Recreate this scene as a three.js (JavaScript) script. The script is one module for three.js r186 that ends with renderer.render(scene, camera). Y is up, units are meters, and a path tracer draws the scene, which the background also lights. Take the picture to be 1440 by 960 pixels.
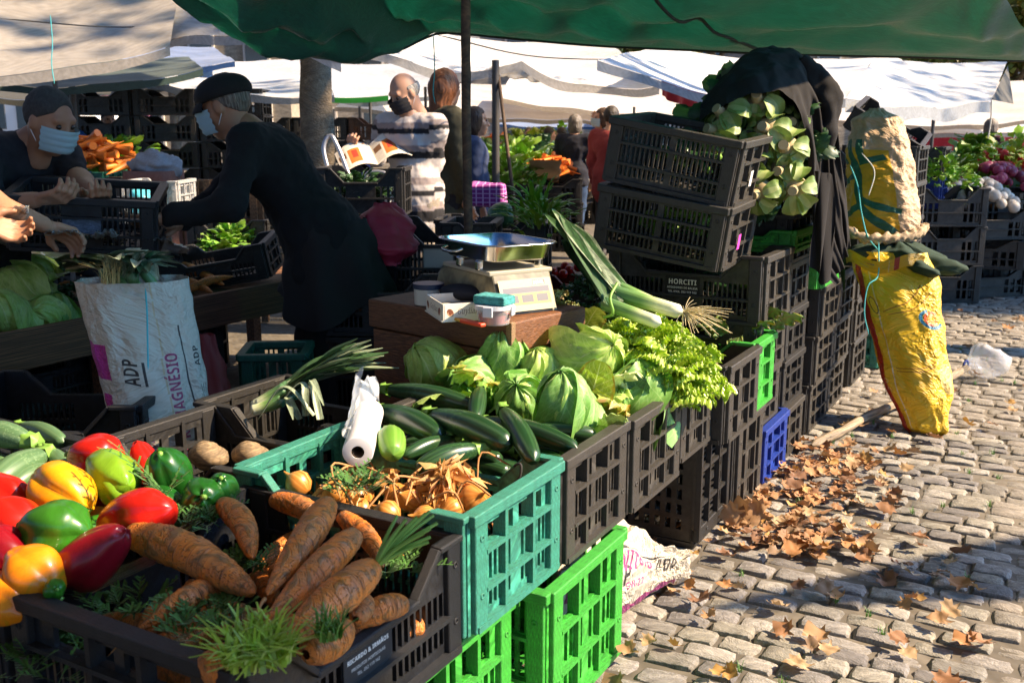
import * as THREE from 'three';
import { Sky } from 'three/addons/objects/Sky.js';
import { ImprovedNoise } from 'three/addons/math/ImprovedNoise.js';
import { mergeGeometries, mergeVertices } from 'three/addons/utils/BufferGeometryUtils.js';
import { RoundedBoxGeometry } from 'three/addons/geometries/RoundedBoxGeometry.js';

// ---------- camera, sky, sun, exposure ----------
const scene = new THREE.Scene();
const renderer = new THREE.WebGLRenderer({ antialias: true });
renderer.toneMapping = THREE.LinearToneMapping;
renderer.toneMappingExposure = 3.1;
renderer.shadowMap.enabled = true;
const camera = new THREE.PerspectiveCamera(2 * Math.atan(480 / 1400) * 180 / Math.PI, 1.5, 0.05, 400);
camera.position.set(0, 1.34, 0);
camera.rotation.order = 'YXZ';
camera.rotation.set(-Math.atan(298 / 1400), 29.5 * Math.PI / 180, 0);
camera.focus = 3.0; camera.userData.fStop = 7;
const SUN = new THREE.Vector3(0.710, 0.643, -0.287);
const sky = new Sky();
sky.name = 'sky'; sky.userData.kind = 'structure';
sky.scale.setScalar(300);
sky.material.uniforms.sunPosition.value.copy(SUN);
sky.material.uniforms.turbidity.value = 7;
sky.material.uniforms.rayleigh.value = 0.8;
sky.material.uniforms.mieCoefficient.value = 0.004;
scene.add(sky);
scene.environment = new THREE.PMREMGenerator(renderer).fromScene(sky).texture;
scene.environmentIntensity = 0.11;
const sun = new THREE.DirectionalLight(0xffe0b8, 5);
sun.name = 'sun';
sun.position.copy(SUN).multiplyScalar(40);
sun.castShadow = true;
Object.assign(sun.shadow.camera, { left: -20, right: 20, top: 20, bottom: -20, near: 1, far: 100 });
sun.shadow.mapSize.set(4096, 4096);
sun.shadow.radius = 1.6;
scene.add(sun);

// ---------- helpers ----------
const V = (x, y, z) => new THREE.Vector3(x, y, z);
const PI = Math.PI, sin = Math.sin, cos = Math.cos;
let seed = 7;
const rnd = () => { seed = (seed + 0x6D2B79F5) | 0; let t = Math.imul(seed ^ (seed >>> 15), 1 | seed); t = (t + Math.imul(t ^ (t >>> 7), 61 | t)) ^ t; return ((t ^ (t >>> 14)) >>> 0) / 4294967296; };
const rr = (a, b) => a + (b - a) * rnd();
const pick = (a) => a[Math.floor(rnd() * a.length)];
const PN = new ImprovedNoise();
const nz = (x, y = 0, z = 0) => PN.noise(x + 31.7, y + 11.3, z + 5.9);
const fbm = (x, y = 0, z = 0) => nz(x, y, z) + 0.5 * nz(x * 2.1, y * 2.1, z * 2.1) + 0.25 * nz(x * 4.3, y * 4.3, z * 4.3);
const clamp = (x, a = 0, b = 1) => Math.min(b, Math.max(a, x));
const sm = (a, b, x) => { const t = clamp((x - a) / (b - a)); return t * t * (3 - 2 * t); };
const lerp = (a, b, t) => a + (b - a) * t;
const used = {};
const numbered = (n) => { const k = used[n] = (used[n] ?? -1) + 1; return k ? `${n}_${String(k).padStart(3, '0')}` : n; };
function tag(o, label, category, group) { o.userData.label = label; o.userData.category = category; if (group) o.userData.group = group; return o; }
function thing(name, label, category, p = [0, 0, 0], turn = 0, group) {
  const o = new THREE.Group(); o.name = numbered(name); o.position.set(...p); o.rotation.y = turn; scene.add(o);
  return tag(o, label, category, group);
}
function part(name, geo, mat, parent) {
  const m = new THREE.Mesh(Array.isArray(geo) ? merge(geo) : geo, mat); m.name = name; m.castShadow = m.receiveShadow = true; parent.add(m); return m;
}
function solo(name, geo, mat, label, category, group, p) {
  const m = part(numbered(name), geo, mat, scene); if (p) m.position.set(...p); return tag(m, label, category, group);
}
function struct(name, geo, mat) { const m = part(name, geo, mat, scene); m.userData.kind = 'structure'; return m; }
function merge(list) {
  if (list.length === 1) return list[0];
  const keep = ['position', 'normal', 'uv'];
  const col = list.some((g) => g.attributes.color);
  return mergeGeometries(list.map((g) => {
    const q = g.index ? g.toNonIndexed() : g.clone();
    for (const k of Object.keys(q.attributes)) if (!keep.includes(k) && !(col && k === 'color')) q.deleteAttribute(k);
    if (!q.attributes.uv) q.setAttribute('uv', new THREE.BufferAttribute(new Float32Array(q.attributes.position.count * 2), 2));
    if (col && !q.attributes.color) q.setAttribute('color', new THREE.BufferAttribute(new Float32Array(q.attributes.position.count * 3).fill(1), 3));
    q.morphTargetsRelative = false;
    return q;
  }));
}
const box = (w, h, d, x = 0, y = 0, z = 0) => new THREE.BoxGeometry(w, h, d).translate(x, y, z);
const rbox = (w, h, d, x = 0, y = 0, z = 0, r = 0.008) => new RoundedBoxGeometry(w, h, d, 2, Math.min(r, w / 2.1, h / 2.1, d / 2.1)).translate(x, y, z);
const cyl = (r0, r1, h, n = 16, x = 0, y = 0, z = 0) => new THREE.CylinderGeometry(r0, r1, h, n).translate(x, y, z);
const dup = (o, p, turn, label) => { const r = o.clone(); r.name = numbered(o.name.replace(/_\d{3}$/, '')); r.userData = { ...o.userData }; scene.add(r); if (p) r.position.set(...p); if (turn !== undefined) r.rotation.y = turn; if (label) r.userData.label = label; return r; };
// a grid of points f(u, v) -> [x, y, z]
function sheet(f, nu, nv, su = 1, sv = 1, closeU = false) {
  const P = [], UV = [], I = [];
  for (let j = 0; j <= nv; j++) for (let i = 0; i <= nu; i++) { const p = f(closeU && i === nu ? 0 : i / nu, j / nv); P.push(p[0], p[1], p[2]); UV.push(i / nu * su, j / nv * sv); }
  for (let j = 0; j < nv; j++) for (let i = 0; i < nu; i++) { const a = j * (nu + 1) + i, b = a + nu + 1; I.push(a, a + 1, b, a + 1, b + 1, b); }
  const g = new THREE.BufferGeometry();
  g.setAttribute('position', new THREE.Float32BufferAttribute(P, 3)); g.setAttribute('uv', new THREE.Float32BufferAttribute(UV, 2)); g.setIndex(I); g.computeVertexNormals();
  if (closeU) { const n = g.attributes.normal; for (let j = 0; j <= nv; j++) { const a = j * (nu + 1), b = a + nu; const m = V(n.getX(a) + n.getX(b), n.getY(a) + n.getY(b), n.getZ(a) + n.getZ(b)).normalize(); n.setXYZ(a, m.x, m.y, m.z); n.setXYZ(b, m.x, m.y, m.z); } }
  return g;
}
// a tube along points; r(t, a) gives the radius
function sweep(pts, r, seg = 24, ring = 10, su = 1, sv = 1) {
  const c = new THREE.CatmullRomCurve3(pts.map((p) => V(...p)));
  const fr = c.computeFrenetFrames(seg, false);
  const pt = []; for (let j = 0; j <= seg; j++) pt.push(c.getPointAt(j / seg));
  return sheet((u, v) => { const j = Math.round(v * seg), a = -u * PI * 2, q = typeof r === 'number' ? r : r(v, a); const N = fr.normals[j], B = fr.binormals[j], p = pt[j]; const x = cos(a) * q, y = sin(a) * q; return [p.x + N.x * x + B.x * y, p.y + N.y * x + B.y * y, p.z + N.z * x + B.z * y]; }, ring, seg, su, sv, true);
}
const rope = (pts, r = 0.003, seg = 16) => sweep(pts, (t) => (t === 0 || t === 1 ? r * 0.2 : r), seg, 6);
// a bar between two points
function bar(a, b, r0, r1 = r0, n = 10) {
  const A = V(...a), B = V(...b), d = B.clone().sub(A), g = new THREE.CylinderGeometry(r1, r0, d.length(), n);
  g.applyQuaternion(new THREE.Quaternion().setFromUnitVectors(V(0, 1, 0), d.normalize())); const m = A.add(B).multiplyScalar(0.5); return g.translate(m.x, m.y, m.z);
}
function jiggle(g, amp, f, s = 0) { const p = g.attributes.position, n = g.attributes.normal; for (let i = 0; i < p.count; i++) { const k = amp * fbm(p.getX(i) * f + s, p.getY(i) * f, p.getZ(i) * f); p.setXYZ(i, p.getX(i) + n.getX(i) * k, p.getY(i) + n.getY(i) * k, p.getZ(i) + n.getZ(i) * k); } g.computeVertexNormals(); return g; }
function paintV(g, f) { const p = g.attributes.position, c = new Float32Array(p.count * 3); for (let i = 0; i < p.count; i++) { const q = f(p.getX(i), p.getY(i), p.getZ(i), i); c.set(q, i * 3); } g.setAttribute('color', new THREE.BufferAttribute(c, 3)); return g; }
// ---------- textures ----------
function dataTex(n, f, srgb = true) {
  const d = new Uint8Array(n * n * 4);
  for (let y = 0; y < n; y++) for (let x = 0; x < n; x++) { const c = f(x / n, y / n); const k = (y * n + x) * 4; d[k] = clamp(c[0]) * 255; d[k + 1] = clamp(c[1]) * 255; d[k + 2] = clamp(c[2]) * 255; d[k + 3] = 255; }
  const t = new THREE.DataTexture(d, n, n); t.wrapS = t.wrapT = THREE.RepeatWrapping; t.magFilter = THREE.LinearFilter; t.minFilter = THREE.LinearMipmapLinearFilter; t.generateMipmaps = true; if (srgb) t.colorSpace = THREE.SRGBColorSpace; t.needsUpdate = true; return t;
}
// noise that repeats over the tile
const tn = (u, v, f, s = 0) => { const a = u * PI * 2, b = v * PI * 2, r = f / 6.28; return nz(cos(a) * r + s, sin(a) * r + cos(b) * r * 1.31, sin(b) * r - s) ; };
function canvasTex(w, h, draw) { const c = document.createElement('canvas'); c.width = w; c.height = h; draw(c.getContext('2d'), w, h); const t = new THREE.CanvasTexture(c); t.colorSpace = THREE.SRGBColorSpace; t.anisotropy = 8; return t; }
const rep = (t, u, v = u) => { const q = t.clone(); q.wrapS = q.wrapT = THREE.RepeatWrapping; q.repeat.set(u, v); q.needsUpdate = true; return q; };
const T = {
  grime: dataTex(256, (u, v) => { const k = 0.78 + 0.26 * tn(u, v, 8) + 0.2 * tn(u, v, 30, 3) + 0.12 * tn(u, v, 90, 7), d = sm(0.12, 0.5, tn(u, v, 16, 5)) * 0.22; return [k + d, k + d * 0.92, k + d * 0.75]; }),
  crease: dataTex(512, (u, v) => { let k = 0.5; for (const [f, a, s] of [[7, 0.34, 1], [17, 0.2, 4], [41, 0.12, 8]]) k += a * (0.35 - Math.abs(tn(u, v, f, s)) * 2.2); return [k, k, k]; }, false),
  skin: dataTex(256, (u, v) => { const k = 0.9 + 0.12 * tn(u, v, 7) + 0.05 * tn(u, v, 50, 4), g = sm(0.25, 0.6, tn(u, v, 9, 12)) * 0.2; return [k - g * 0.6, k + g * 0.1, k - g * 0.4]; }),
  carrot: dataTex(256, (u, v) => { const ring = Math.pow(Math.max(0, nz(v * 70, u * 3.2 + 1)), 2) * 1.6 + Math.pow(Math.max(0, nz(v * 150, u * 7 + 5)), 2) * 0.9; const soil = sm(0.1, 0.45, tn(u, v, 12, 3)) * 0.35 + sm(0.3, 0.45, tn(u, v, 60, 6)) * 0.35; const k = 1 - 0.5 * clamp(ring) ; return [k * (1 - soil * 0.7), k * (1 - soil * 0.45), k * (1 - soil * 0.2)]; }),
  rough: dataTex(256, (u, v) => { const k = 0.75 + 0.3 * tn(u, v, 12, 2) + 0.2 * tn(u, v, 60, 5); return [k, k, k]; }, false),
  bump: dataTex(256, (u, v) => { const k = 0.5 + 0.3 * tn(u, v, 30, 1) + 0.3 * tn(u, v, 90, 9); return [k, k, k]; }, false),
  stone: dataTex(256, (u, v) => { const k = 0.78 + 0.16 * tn(u, v, 10) + 0.14 * tn(u, v, 44, 3) + 0.16 * tn(u, v, 140, 8); return [k, k * 0.99, k * 0.96]; }),
  weave: dataTex(128, (u, v) => { const k = 0.82 + 0.1 * (sin(u * PI * 64) * sin(v * PI * 64)) + 0.1 * tn(u, v, 14, 4); return [k, k, k]; }),
  hair: dataTex(256, (u, v) => { const k = 0.75 + 0.3 * tn(u * 3 % 1, v * 0.3, 70, 2) + 0.35 * nz(u * 160, v * 9) ; return [k, k * 0.97, k * 0.92]; }),
  wood: dataTex(256, (u, v) => { const g = tn(u * 0.5, v, 30, 2), k = 0.7 + 0.2 * sin(v * PI * 44 + 5 * tn(u, v, 5) ) * 0.5 + 0.25 * g + 0.12 * tn(u, v, 70); return [k, k * 0.94, k * 0.86]; }),
};
const lin = (r, g, b) => new THREE.Color().setRGB(r, g, b);
const std = (c, rough = 0.6, o = {}) => new THREE.MeshStandardMaterial({ color: Array.isArray(c) ? lin(...c) : c, roughness: rough, side: THREE.DoubleSide, ...o });
const phys = (c, rough = 0.6, o = {}) => new THREE.MeshPhysicalMaterial({ color: Array.isArray(c) ? lin(...c) : c, roughness: rough, side: THREE.DoubleSide, ...o });
const plastic = (c, o = {}) => std(c, 0.62, { map: rep(T.grime, 3), roughnessMap: rep(T.rough, 4), bumpMap: rep(T.bump, 6), bumpScale: 0.0006, ...o });
const M = {
  black: plastic([0.030, 0.029, 0.027]), black2: plastic([0.045, 0.043, 0.038]), blackblue: plastic([0.010, 0.012, 0.016]), dust: plastic([0.062, 0.057, 0.048]),
  teal: plastic([0.05, 0.32, 0.23]), green: plastic([0.06, 0.48, 0.05]), dkgreen: plastic([0.01, 0.13, 0.09]), blue: plastic([0.012, 0.05, 0.36]), whitep: plastic([0.55, 0.56, 0.55]),
  wood: std([0.30, 0.135, 0.06], 0.6, { map: rep(T.wood, 1.5), bumpMap: rep(T.wood, 1.5), bumpScale: 0.001 }),
  plank: std([0.26, 0.13, 0.065], 0.75, { map: rep(T.wood, 1), bumpMap: rep(T.wood, 1), bumpScale: 0.001 }),
  polewood: std([0.11, 0.065, 0.035], 0.75, { map: rep(T.grime, 1, 3), bumpMap: rep(T.bump, 1, 2), bumpScale: 0.001 }),
  metal: std([0.09, 0.085, 0.08], 0.5, { metalness: 0.6 }), steel: std([0.6, 0.6, 0.58], 0.25, { metalness: 1, roughnessMap: T.rough }), 
  ropew: std([0.5, 0.5, 0.45], 0.9), ropet: std([0.05, 0.35, 0.38], 0.8), ropedk: std([0.03, 0.03, 0.03], 0.9),
};

// ---------- ground ----------
{
  const earth = std([0.19, 0.17, 0.14], 0.95, { map: rep(T.stone, 60), bumpMap: rep(T.bump, 80), bumpScale: 0.01 });
  const g = new THREE.PlaneGeometry(240, 240).rotateX(-PI / 2).translate(0, -0.01, -40);
  struct('ground', g, earth);
  // setts: courses run across the aisle; the 300 that show largest are meshes of their own
  const pave = new THREE.Group(); pave.name = 'cobbled_pavement'; pave.userData.kind = 'structure'; scene.add(pave);
  const stoneMats = [0.36, 0.43, 0.28, 0.46, 0.38, 0.33, 0.24].map((k, i) => std([k * 0.98, k * 0.95, k * (0.84 + 0.02 * i)], 0.85, { map: rep(T.stone, 1), bumpMap: rep(T.stone, 1), bumpScale: 0.004 }));
  const variants = [];
  const rings = [-1, -0.985, -0.84, -0.45, 0, 0.45, 0.84, 0.985, 1];
  function sett(s) {   // a worn granite block, unit footprint, top at 0
    const N = 8, P = [], I = [], UV = [];
    for (let j = 0; j <= N; j++) for (let i = 0; i <= N; i++) {
      const u = rings[i], v = rings[j], e = Math.max(Math.abs(u), Math.abs(v));
      const sq = 1 - 0.06 * (u * u * v * v), px = u * sq * 0.5 * (1 + 0.05 * nz(s * 9 + u, v * 2)) + 0.03 * v * nz(s * 3), pz = v * sq * 0.5 * (1 + 0.06 * nz(s * 5 + v, u * 2, 4));
      const y = e > 0.99 ? -0.04 : (e > 0.9 ? -0.006 : 0) + 0.005 * fbm(u * 1.2 + s * 3, v * 1.2, s) + 0.0035 * nz(u * 5 + s, v * 5) - 0.004 * e * e;
      P.push(px, y, pz); UV.push((u + 1) * 0.22 + s * 0.37, (v + 1) * 0.2 + s * 0.21);
    }
    for (let j = 0; j < N; j++) for (let i = 0; i < N; i++) { const a = j * (N + 1) + i, b = a + N + 1; I.push(a, b, a + 1, a + 1, b, b + 1); }
    const q = new THREE.BufferGeometry(); q.setAttribute('position', new THREE.Float32BufferAttribute(P, 3)); q.setAttribute('uv', new THREE.Float32BufferAttribute(UV, 2)); q.setIndex(I); q.computeVertexNormals(); return q;
  }
  for (let s = 0; s < 12; s++) variants.push(sett(s));
  const all = [];
  let z = -1.0, row = 0;
  while (z > -16) {
    const d = rr(0.072, 0.09); z -= d; let x = -1.75 - rnd() * 0.1; const drift = 0.02 * sin(row * 0.7);
    while (x < 2.6) { const w = rr(0.095, 0.155); all.push([x + w / 2, z + d / 2 + drift + 0.02 * sin(x * 2.2 + row * 0.2), w, d]); x += w; } row++;
  }
  const vis = (a) => { const s = sin(29.5 * PI / 180), c = cos(29.5 * PI / 180), h = -a[0] * s - a[1] * c, u = a[0] * c - a[1] * s; return h > 1.6 && Math.abs(u / h) < 0.53 && a[0] > -1.02 ? h : 99 + h; };
  all.sort((a, b) => vis(a) - vis(b));
  const far = [[], [], []];
  all.forEach((a, k) => {
    const y = 0.006 * fbm(a[0] * 2, a[1] * 2) + rr(-0.007, 0.006), vi = Math.floor(rnd() * 12), tx = rr(-0.03, 0.03), tz = rr(-0.03, 0.03), ty = rr(-0.09, 0.09);
    const sx = a[2] - rr(0.003, 0.009), sz = a[3] - rr(0.003, 0.009);
    if (k < 300) { const m = part('stone_sett', variants[vi], pick(stoneMats), pave); m.position.set(a[0], y, a[1]); m.rotation.set(tx, ty, tz); m.scale.set(sx, 1, sz); } else {
      const q = variants[vi].clone(); q.applyMatrix4(new THREE.Matrix4().compose(V(a[0], y, a[1]), new THREE.Quaternion().setFromEuler(new THREE.Euler(tx, ty, tz)), V(sx, 1, sz))); far[k % 3].push(q);
    }
  });
  const rest = far.map((f, i) => { const q = mergeGeometries(f); return paintV(q, () => [0.92 + i * 0.06, 0.92 + i * 0.05, 0.92 + i * 0.05]); });
  const m = part('stone_setts', mergeGeometries(rest), std([0.38, 0.36, 0.325], 0.85, { map: rep(T.stone, 1), bumpMap: rep(T.stone, 1), bumpScale: 0.004, vertexColors: true }), pave); m.userData.kind = 'stuff';
}

// ---------- crates ----------
const crateCache = {};
function crateGeo(L, W, H, st) {
  const key = [L, W, H, st.s, st.dip, st.tall].join();
  if (crateCache[key]) return crateCache[key];
  const t = 0.01;
  const rect = (x0, y0, x1, y1) => { const p = new THREE.Path(); p.moveTo(x0, y0); p.lineTo(x0, y1); p.lineTo(x1, y1); p.lineTo(x1, y0); p.closePath(); return p; };
  function panel(w, dip, plate, handle) {
    const s = new THREE.Shape(), hw = w / 2, top = dip ? H * 0.7 : H;
    s.moveTo(-hw, 0); s.lineTo(hw, 0); s.lineTo(hw, H);
    if (dip) { s.lineTo(hw - 0.075, H); s.lineTo(hw - 0.075 - H * 0.3, top); s.lineTo(-hw + 0.075 + H * 0.3, top); s.lineTo(-hw + 0.075, H); }
    s.lineTo(-hw, H); s.closePath();
    const bands = dip ? [[0.035, H * 0.34], [H * 0.385, top - 0.028]] : [[0.03, H * 0.3], [H * 0.345, H * 0.62], [H * 0.665, H - 0.032]];
    bands.forEach(([y0, y1], k) => {
      if (y1 - y0 < 0.02) return;
      const lo = -hw + 0.052, hi = hw - 0.052, n = Math.floor((hi - lo) / st.s), p = (hi - lo) / n;
      for (let i = 0; i < n; i++) {
        const a = lo + i * p + p * 0.17, b = lo + (i + 1) * p - p * 0.17, m = (a + b) / 2;
        if (plate && Math.abs(m) < (w < 0.5 ? 0.012 : 0.075)) continue;
        if (handle && k === bands.length - 1) { if (Math.abs(m) < hw * 0.42) { continue; } }
        if (!plate && Math.abs(m) < p * 0.6) continue;
        if (handle && k === bands.length - 1) continue;
        s.holes.push(rect(a, y0, b, y1));
      }
      if (handle && k === bands.length - 1) for (const sg of [-1, 1]) { s.holes.push(rect(sg > 0 ? 0.012 : -hw * 0.62, y0, sg > 0 ? hw * 0.62 : -0.012, y1 - 0.012)); }
    });
    const g = new THREE.ExtrudeGeometry(s, { depth: t, bevelEnabled: false }); g.translate(0, 0, -t - (plate ? 0 : 0.003));
    const list = [g];
    const ribs = bands.slice(0, -1).map((b, i) => (b[1] + bands[i + 1][0]) / 2);
    for (const y of ribs) list.push(box(w - 0.09, 0.009, plate ? 0.017 : 0.034, 0, y, plate ? 0.0065 : -0.004));
    list.push(box(w - 0.02, 0.014, plate ? 0.02 : 0.034, 0, 0.008, plate ? 0.0055 : -0.003));
    if (!dip) list.push(rbox(w + 0.016, 0.026, 0.034, 0, H - 0.012, 0, 0.004)); else {
      list.push(rbox(w - 0.15 - H * 0.6, 0.014, 0.024, 0, top - 0.006, 0.004, 0.004));
      for (const sg of [-1, 1]) { list.push(rbox(0.082, 0.014, 0.024, sg * (hw - 0.038), H - 0.006, 0.004, 0.004)); const d = new RoundedBoxGeometry(H * 0.3 * 1.414, 0.012, 0.022, 1, 0.003); d.rotateZ(sg * PI / 4); list.push(d.translate(sg * (hw - 0.079 - H * 0.15), H - H * 0.15 - 0.004, 0.0035)); }
    }
    for (const sg of [-1, 1]) { list.push(rbox(0.046, H - 0.004, plate ? 0.016 : 0.03, sg * (hw - 0.026), H / 2 - 0.002, plate ? 0.003 : -0.004, 0.004)); for (const y of [0.3, 0.78]) list.push(new THREE.TorusGeometry(0.0055, 0.0022, 5, 8).translate(sg * (hw - 0.026), H * y, 0.0115)); }
    if (!plate) for (const x of [-0.06, 0.06]) list.push(box(0.012, H - 0.03, 0.03, x, H / 2, -0.005));
    return merge(list);
  }
  const base = (() => { const s = new THREE.Shape(); s.moveTo(-L / 2 + 0.012, -W / 2 + 0.012); s.lineTo(L / 2 - 0.012, -W / 2 + 0.012); s.lineTo(L / 2 - 0.012, W / 2 - 0.012); s.lineTo(-L / 2 + 0.012, W / 2 - 0.012); s.closePath();
    const nx = Math.round((L - 0.08) / 0.036), ny = Math.round((W - 0.08) / 0.05); for (let i = 0; i < nx; i++) for (let j = 0; j < ny; j++) { const x = -L / 2 + 0.04 + (L - 0.08) * (i + 0.5) / nx, y = -W / 2 + 0.04 + (W - 0.08) * (j + 0.5) / ny; s.holes.push(rect(x - 0.009, y - 0.017, x + 0.009, y + 0.017)); }
    return new THREE.ExtrudeGeometry(s, { depth: 0.008, bevelEnabled: false }).rotateX(-PI / 2).translate(0, 0.003, 0); })();
  const long = panel(L, st.dip !== 0, true, false), end = panel(W - 0.022, false, false, true);
  return crateCache[key] = { long, end, base };
}
// long axis along local x; origin at the middle of the underside
function crate(o) {
  const { p, turn = 0, L = 0.6, W = 0.39, H = 0.26, mat = M.black, end = mat, label, group, tilt, dip = 1, s = 0.019, plate, name = 'produce_crate' } = o;
  const g = crateGeo(L, W, H, { s, dip });
  const t = thing(name, label, 'crate', p, turn, group);
  if (tilt) t.rotation.set(tilt[0], turn, tilt[1]);
  part('base', g.base, mat, t);
  let q = part('side_wall', g.long, mat, t); q.position.z = W / 2;
  if (plate) { const pl = part('printed_plate', new THREE.PlaneGeometry(0.135, H * 0.3), plate, q); pl.position.set(0, H * 0.5, 0.0035); }
  q = part('side_wall', g.long, mat, t); q.position.z = -W / 2; q.rotation.y = PI;
  q = part('end_wall', g.end, end, t); q.position.x = L / 2; q.rotation.y = PI / 2;
  if (o.sticker) { const st = part('paper_sticker', new THREE.PlaneGeometry(0.03, 0.055), o.sticker, q); st.position.set(-0.05, H * 0.4, 0.019); }
  q = part('end_wall', g.end, end, t); q.position.x = -L / 2; q.rotation.y = -PI / 2;
  return t;
}
const plate = (draw, bg = '#1d1c19', w = 256, h = 148) => std(0xffffff, 0.7, { map: canvasTex(w, h, (c) => { c.fillStyle = bg; c.fillRect(0, 0, w, h); draw(c, w, h); }) });
const plHorciti = plate((c) => { c.fillStyle = '#e5e2d2'; c.font = 'bold 52px sans-serif'; c.textAlign = 'center'; c.fillText('HORCITI', 128, 62); c.font = 'bold 21px sans-serif'; c.fillText('ATEADORES DE BALEIA', 128, 94); c.fillText('TEL./FAX. 252 119 162', 128, 124); });
const plRicardo = plate((c) => { c.fillStyle = '#d8d8d2'; c.font = 'bold 23px sans-serif'; c.textAlign = 'center'; c.fillText('RICARDO & IRMÃOS', 128, 50); c.font = '16px sans-serif'; c.fillText('PRODUTOS HORTICOLAS', 128, 82); c.fillText('TEL. 252 119 162', 128, 108); }, '#14171a');
const plWhite = plate((c) => { c.fillStyle = '#8d8c82'; c.fillRect(0, 0, 256, 148); c.fillStyle = '#b5b3a6'; c.fillRect(8, 10, 240, 120); });
const X0 = -1.265;   // middle of the crates whose ends stand along the aisle
const crates = {};
// the row of open crates, from the carrots outwards
crates.carrot = crate({ p: [-1.255, 0.33, -1.235], turn: PI / 2, L: 0.58, W: 0.54, H: 0.245, mat: M.blackblue, plate: plRicardo, label: 'dark crate holding carrots, standing next to the teal onion crate' });
crates.onion = crate({ p: [X0, 0.355, -1.727], mat: M.teal, W: 0.395, H: 0.255, label: 'teal plastic crate holding brown onions' });
crates.zucchini = crate({ p: [X0, 0.345, -2.118], W: 0.375, mat: M.black, end: M.dust, label: 'black crate full of zucchini beside the teal crate' });
crates.cabbage = crate({ p: [X0 + 0.005, 0.34, -2.505], W: 0.385, mat: M.black, end: M.dust, label: 'black crate of pointed cabbages beside the zucchini crate' });
crate({ p: [X0 - 0.005, 0.36, -2.86], W: 0.31, mat: M.black, end: M.dust, label: 'black crate under the frilly green lettuce' });
crates.beet = crate({ p: [X0 + 0.045, 0.345, -3.19], W: 0.36, mat: M.black, end: M.dust, label: 'black crate of beet roots with red-veined leaves' });
crate({ p: [X0 + 0.03, 0.36, -3.5], W: 0.25, mat: M.green, H: 0.25, label: 'bright green crate end squeezed between black crates under the wilted leaves' });
// what the row stands on
crate({ p: [X0 + 0.03, 0.003, -2.02], mat: M.green, W: 0.42, H: 0.335, dip: 0, s: 0.026, label: 'bright green crate on the cobbles holding up the zucchini crate' });
crate({ p: [X0 - 0.04, 0.003, -1.56], mat: M.green, W: 0.42, H: 0.33, dip: 0, s: 0.026, label: 'bright green crate on the cobbles under the teal crate' });
crate({ p: [-1.42, 0.003, -2.45], mat: M.black, W: 0.38, H: 0.33, label: 'black crate on the cobbles under the cabbage crate' });
crate({ p: [-1.25, 0.003, -1.12], turn: PI / 2, mat: M.black2, W: 0.44, L: 0.56, H: 0.32, label: 'black crate on the cobbles under the carrot crate' });
{ // a crate turned on its side: its perforated base faces the zucchini
  const t = crate({ p: [X0 - 0.005, 0.20, -2.97], L: 0.6, W: 0.39, H: 0.3, label: 'empty black crate lying on its side among dead leaves' }); t.rotation.set(-PI / 2, 0, 0); t.position.set(-1.275, 0.206, -2.93);
}
crate({ p: [X0 + 0.01, 0.003, -3.43], W: 0.33, H: 0.335, mat: M.black, end: M.dust, label: 'black crate on the cobbles under the bright green crate' });
crate({ p: [X0 + 0.01, 0.003, -3.79], W: 0.36, H: 0.22, mat: M.blue, label: 'blue crate standing on dead leaves at the foot of a stack' });
// the stack that carries the tilted crates
for (const [y, m] of [[0.225, M.black2], [0.44, M.black2], [0.64, M.black2]]) crate({ p: [X0 + 0.005 - (0.64 - y) * 0.06, y, -3.72], W: 0.39, H: y > 0.6 ? 0.255 : 0.212, mat: m, end: M.dust, plate: y > 0.6 ? plHorciti : undefined, label: y > 0.6 ? 'black crate with white printed plate under two tilted crates' : y > 0.4 ? 'dusty black crate directly under the crate with the printed plate' : 'dusty black crate resting directly on the blue crate' });
// two tilted crates leaning on top
crate({ p: [-1.30, 0.902, -3.51], turn: 0.02, tilt: [0.05, -0.15], L: 0.47, W: 0.4, H: 0.225, dip: 0, s: 0.017, mat: M.black2, end: M.dust, label: 'tilted black crate filled with green vegetables, lower of two', sticker: std([0.6, 0.05, 0.4], 0.7) });
crate({ p: [-1.272, 1.132, -3.52], turn: 0.02, tilt: [0.05, -0.18], L: 0.47, W: 0.4, H: 0.225, dip: 0, s: 0.017, mat: M.black2, end: M.dust, label: 'tilted black crate topmost of the leaning pair', sticker: std([0.6, 0.6, 0.58], 0.7) });
// stacks further along the aisle
crate({ p: [X0, 0.003, -4.09], W: 0.37, H: 0.21, mat: M.black, end: M.dust, label: 'low black crate alone on the cobbles between two crate stacks' });
for (let k = 0; k < 3; k++) { const q = 0.012 * k; crate({ p: [X0 + q, 0.003 + k * 0.22, -4.575 - q], W: 0.385, H: 0.222, mat: M.black, end: M.dust, label: `${['bottom', 'middle', 'top'][k]} dusty black crate of the stack under the green crate by the coat` }); crate({ p: [X0 - 0.005 + q, 0.003 + k * 0.22, -4.97 - q * 0.5], W: 0.385, H: 0.222, mat: M.black2, end: M.dust, label: `${['bottom', 'middle', 'top'][k]} dusty black crate of the stack behind the coat hem` }); }
crate({ p: [X0 + 0.02, 0.664, -4.55], W: 0.385, H: 0.20, mat: M.green, label: 'bright green crate half covered by the hanging coat' });
crate({ p: [X0 + 0.0, 0.862, -4.13], W: 0.39, H: 0.09, mat: M.green, label: 'green crate rim wedged behind the printed black crate' });
for (let k = 0; k < 4; k++) crate({ p: [X0 - 0.02, 0.215 + k * 0.2, -4.14], W: 0.36, H: 0.2, mat: M.black, label: `black crate, ${['lowest', 'second from below', 'third from below', 'uppermost'][k]} in the column under the cauliflower crate` });
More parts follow.
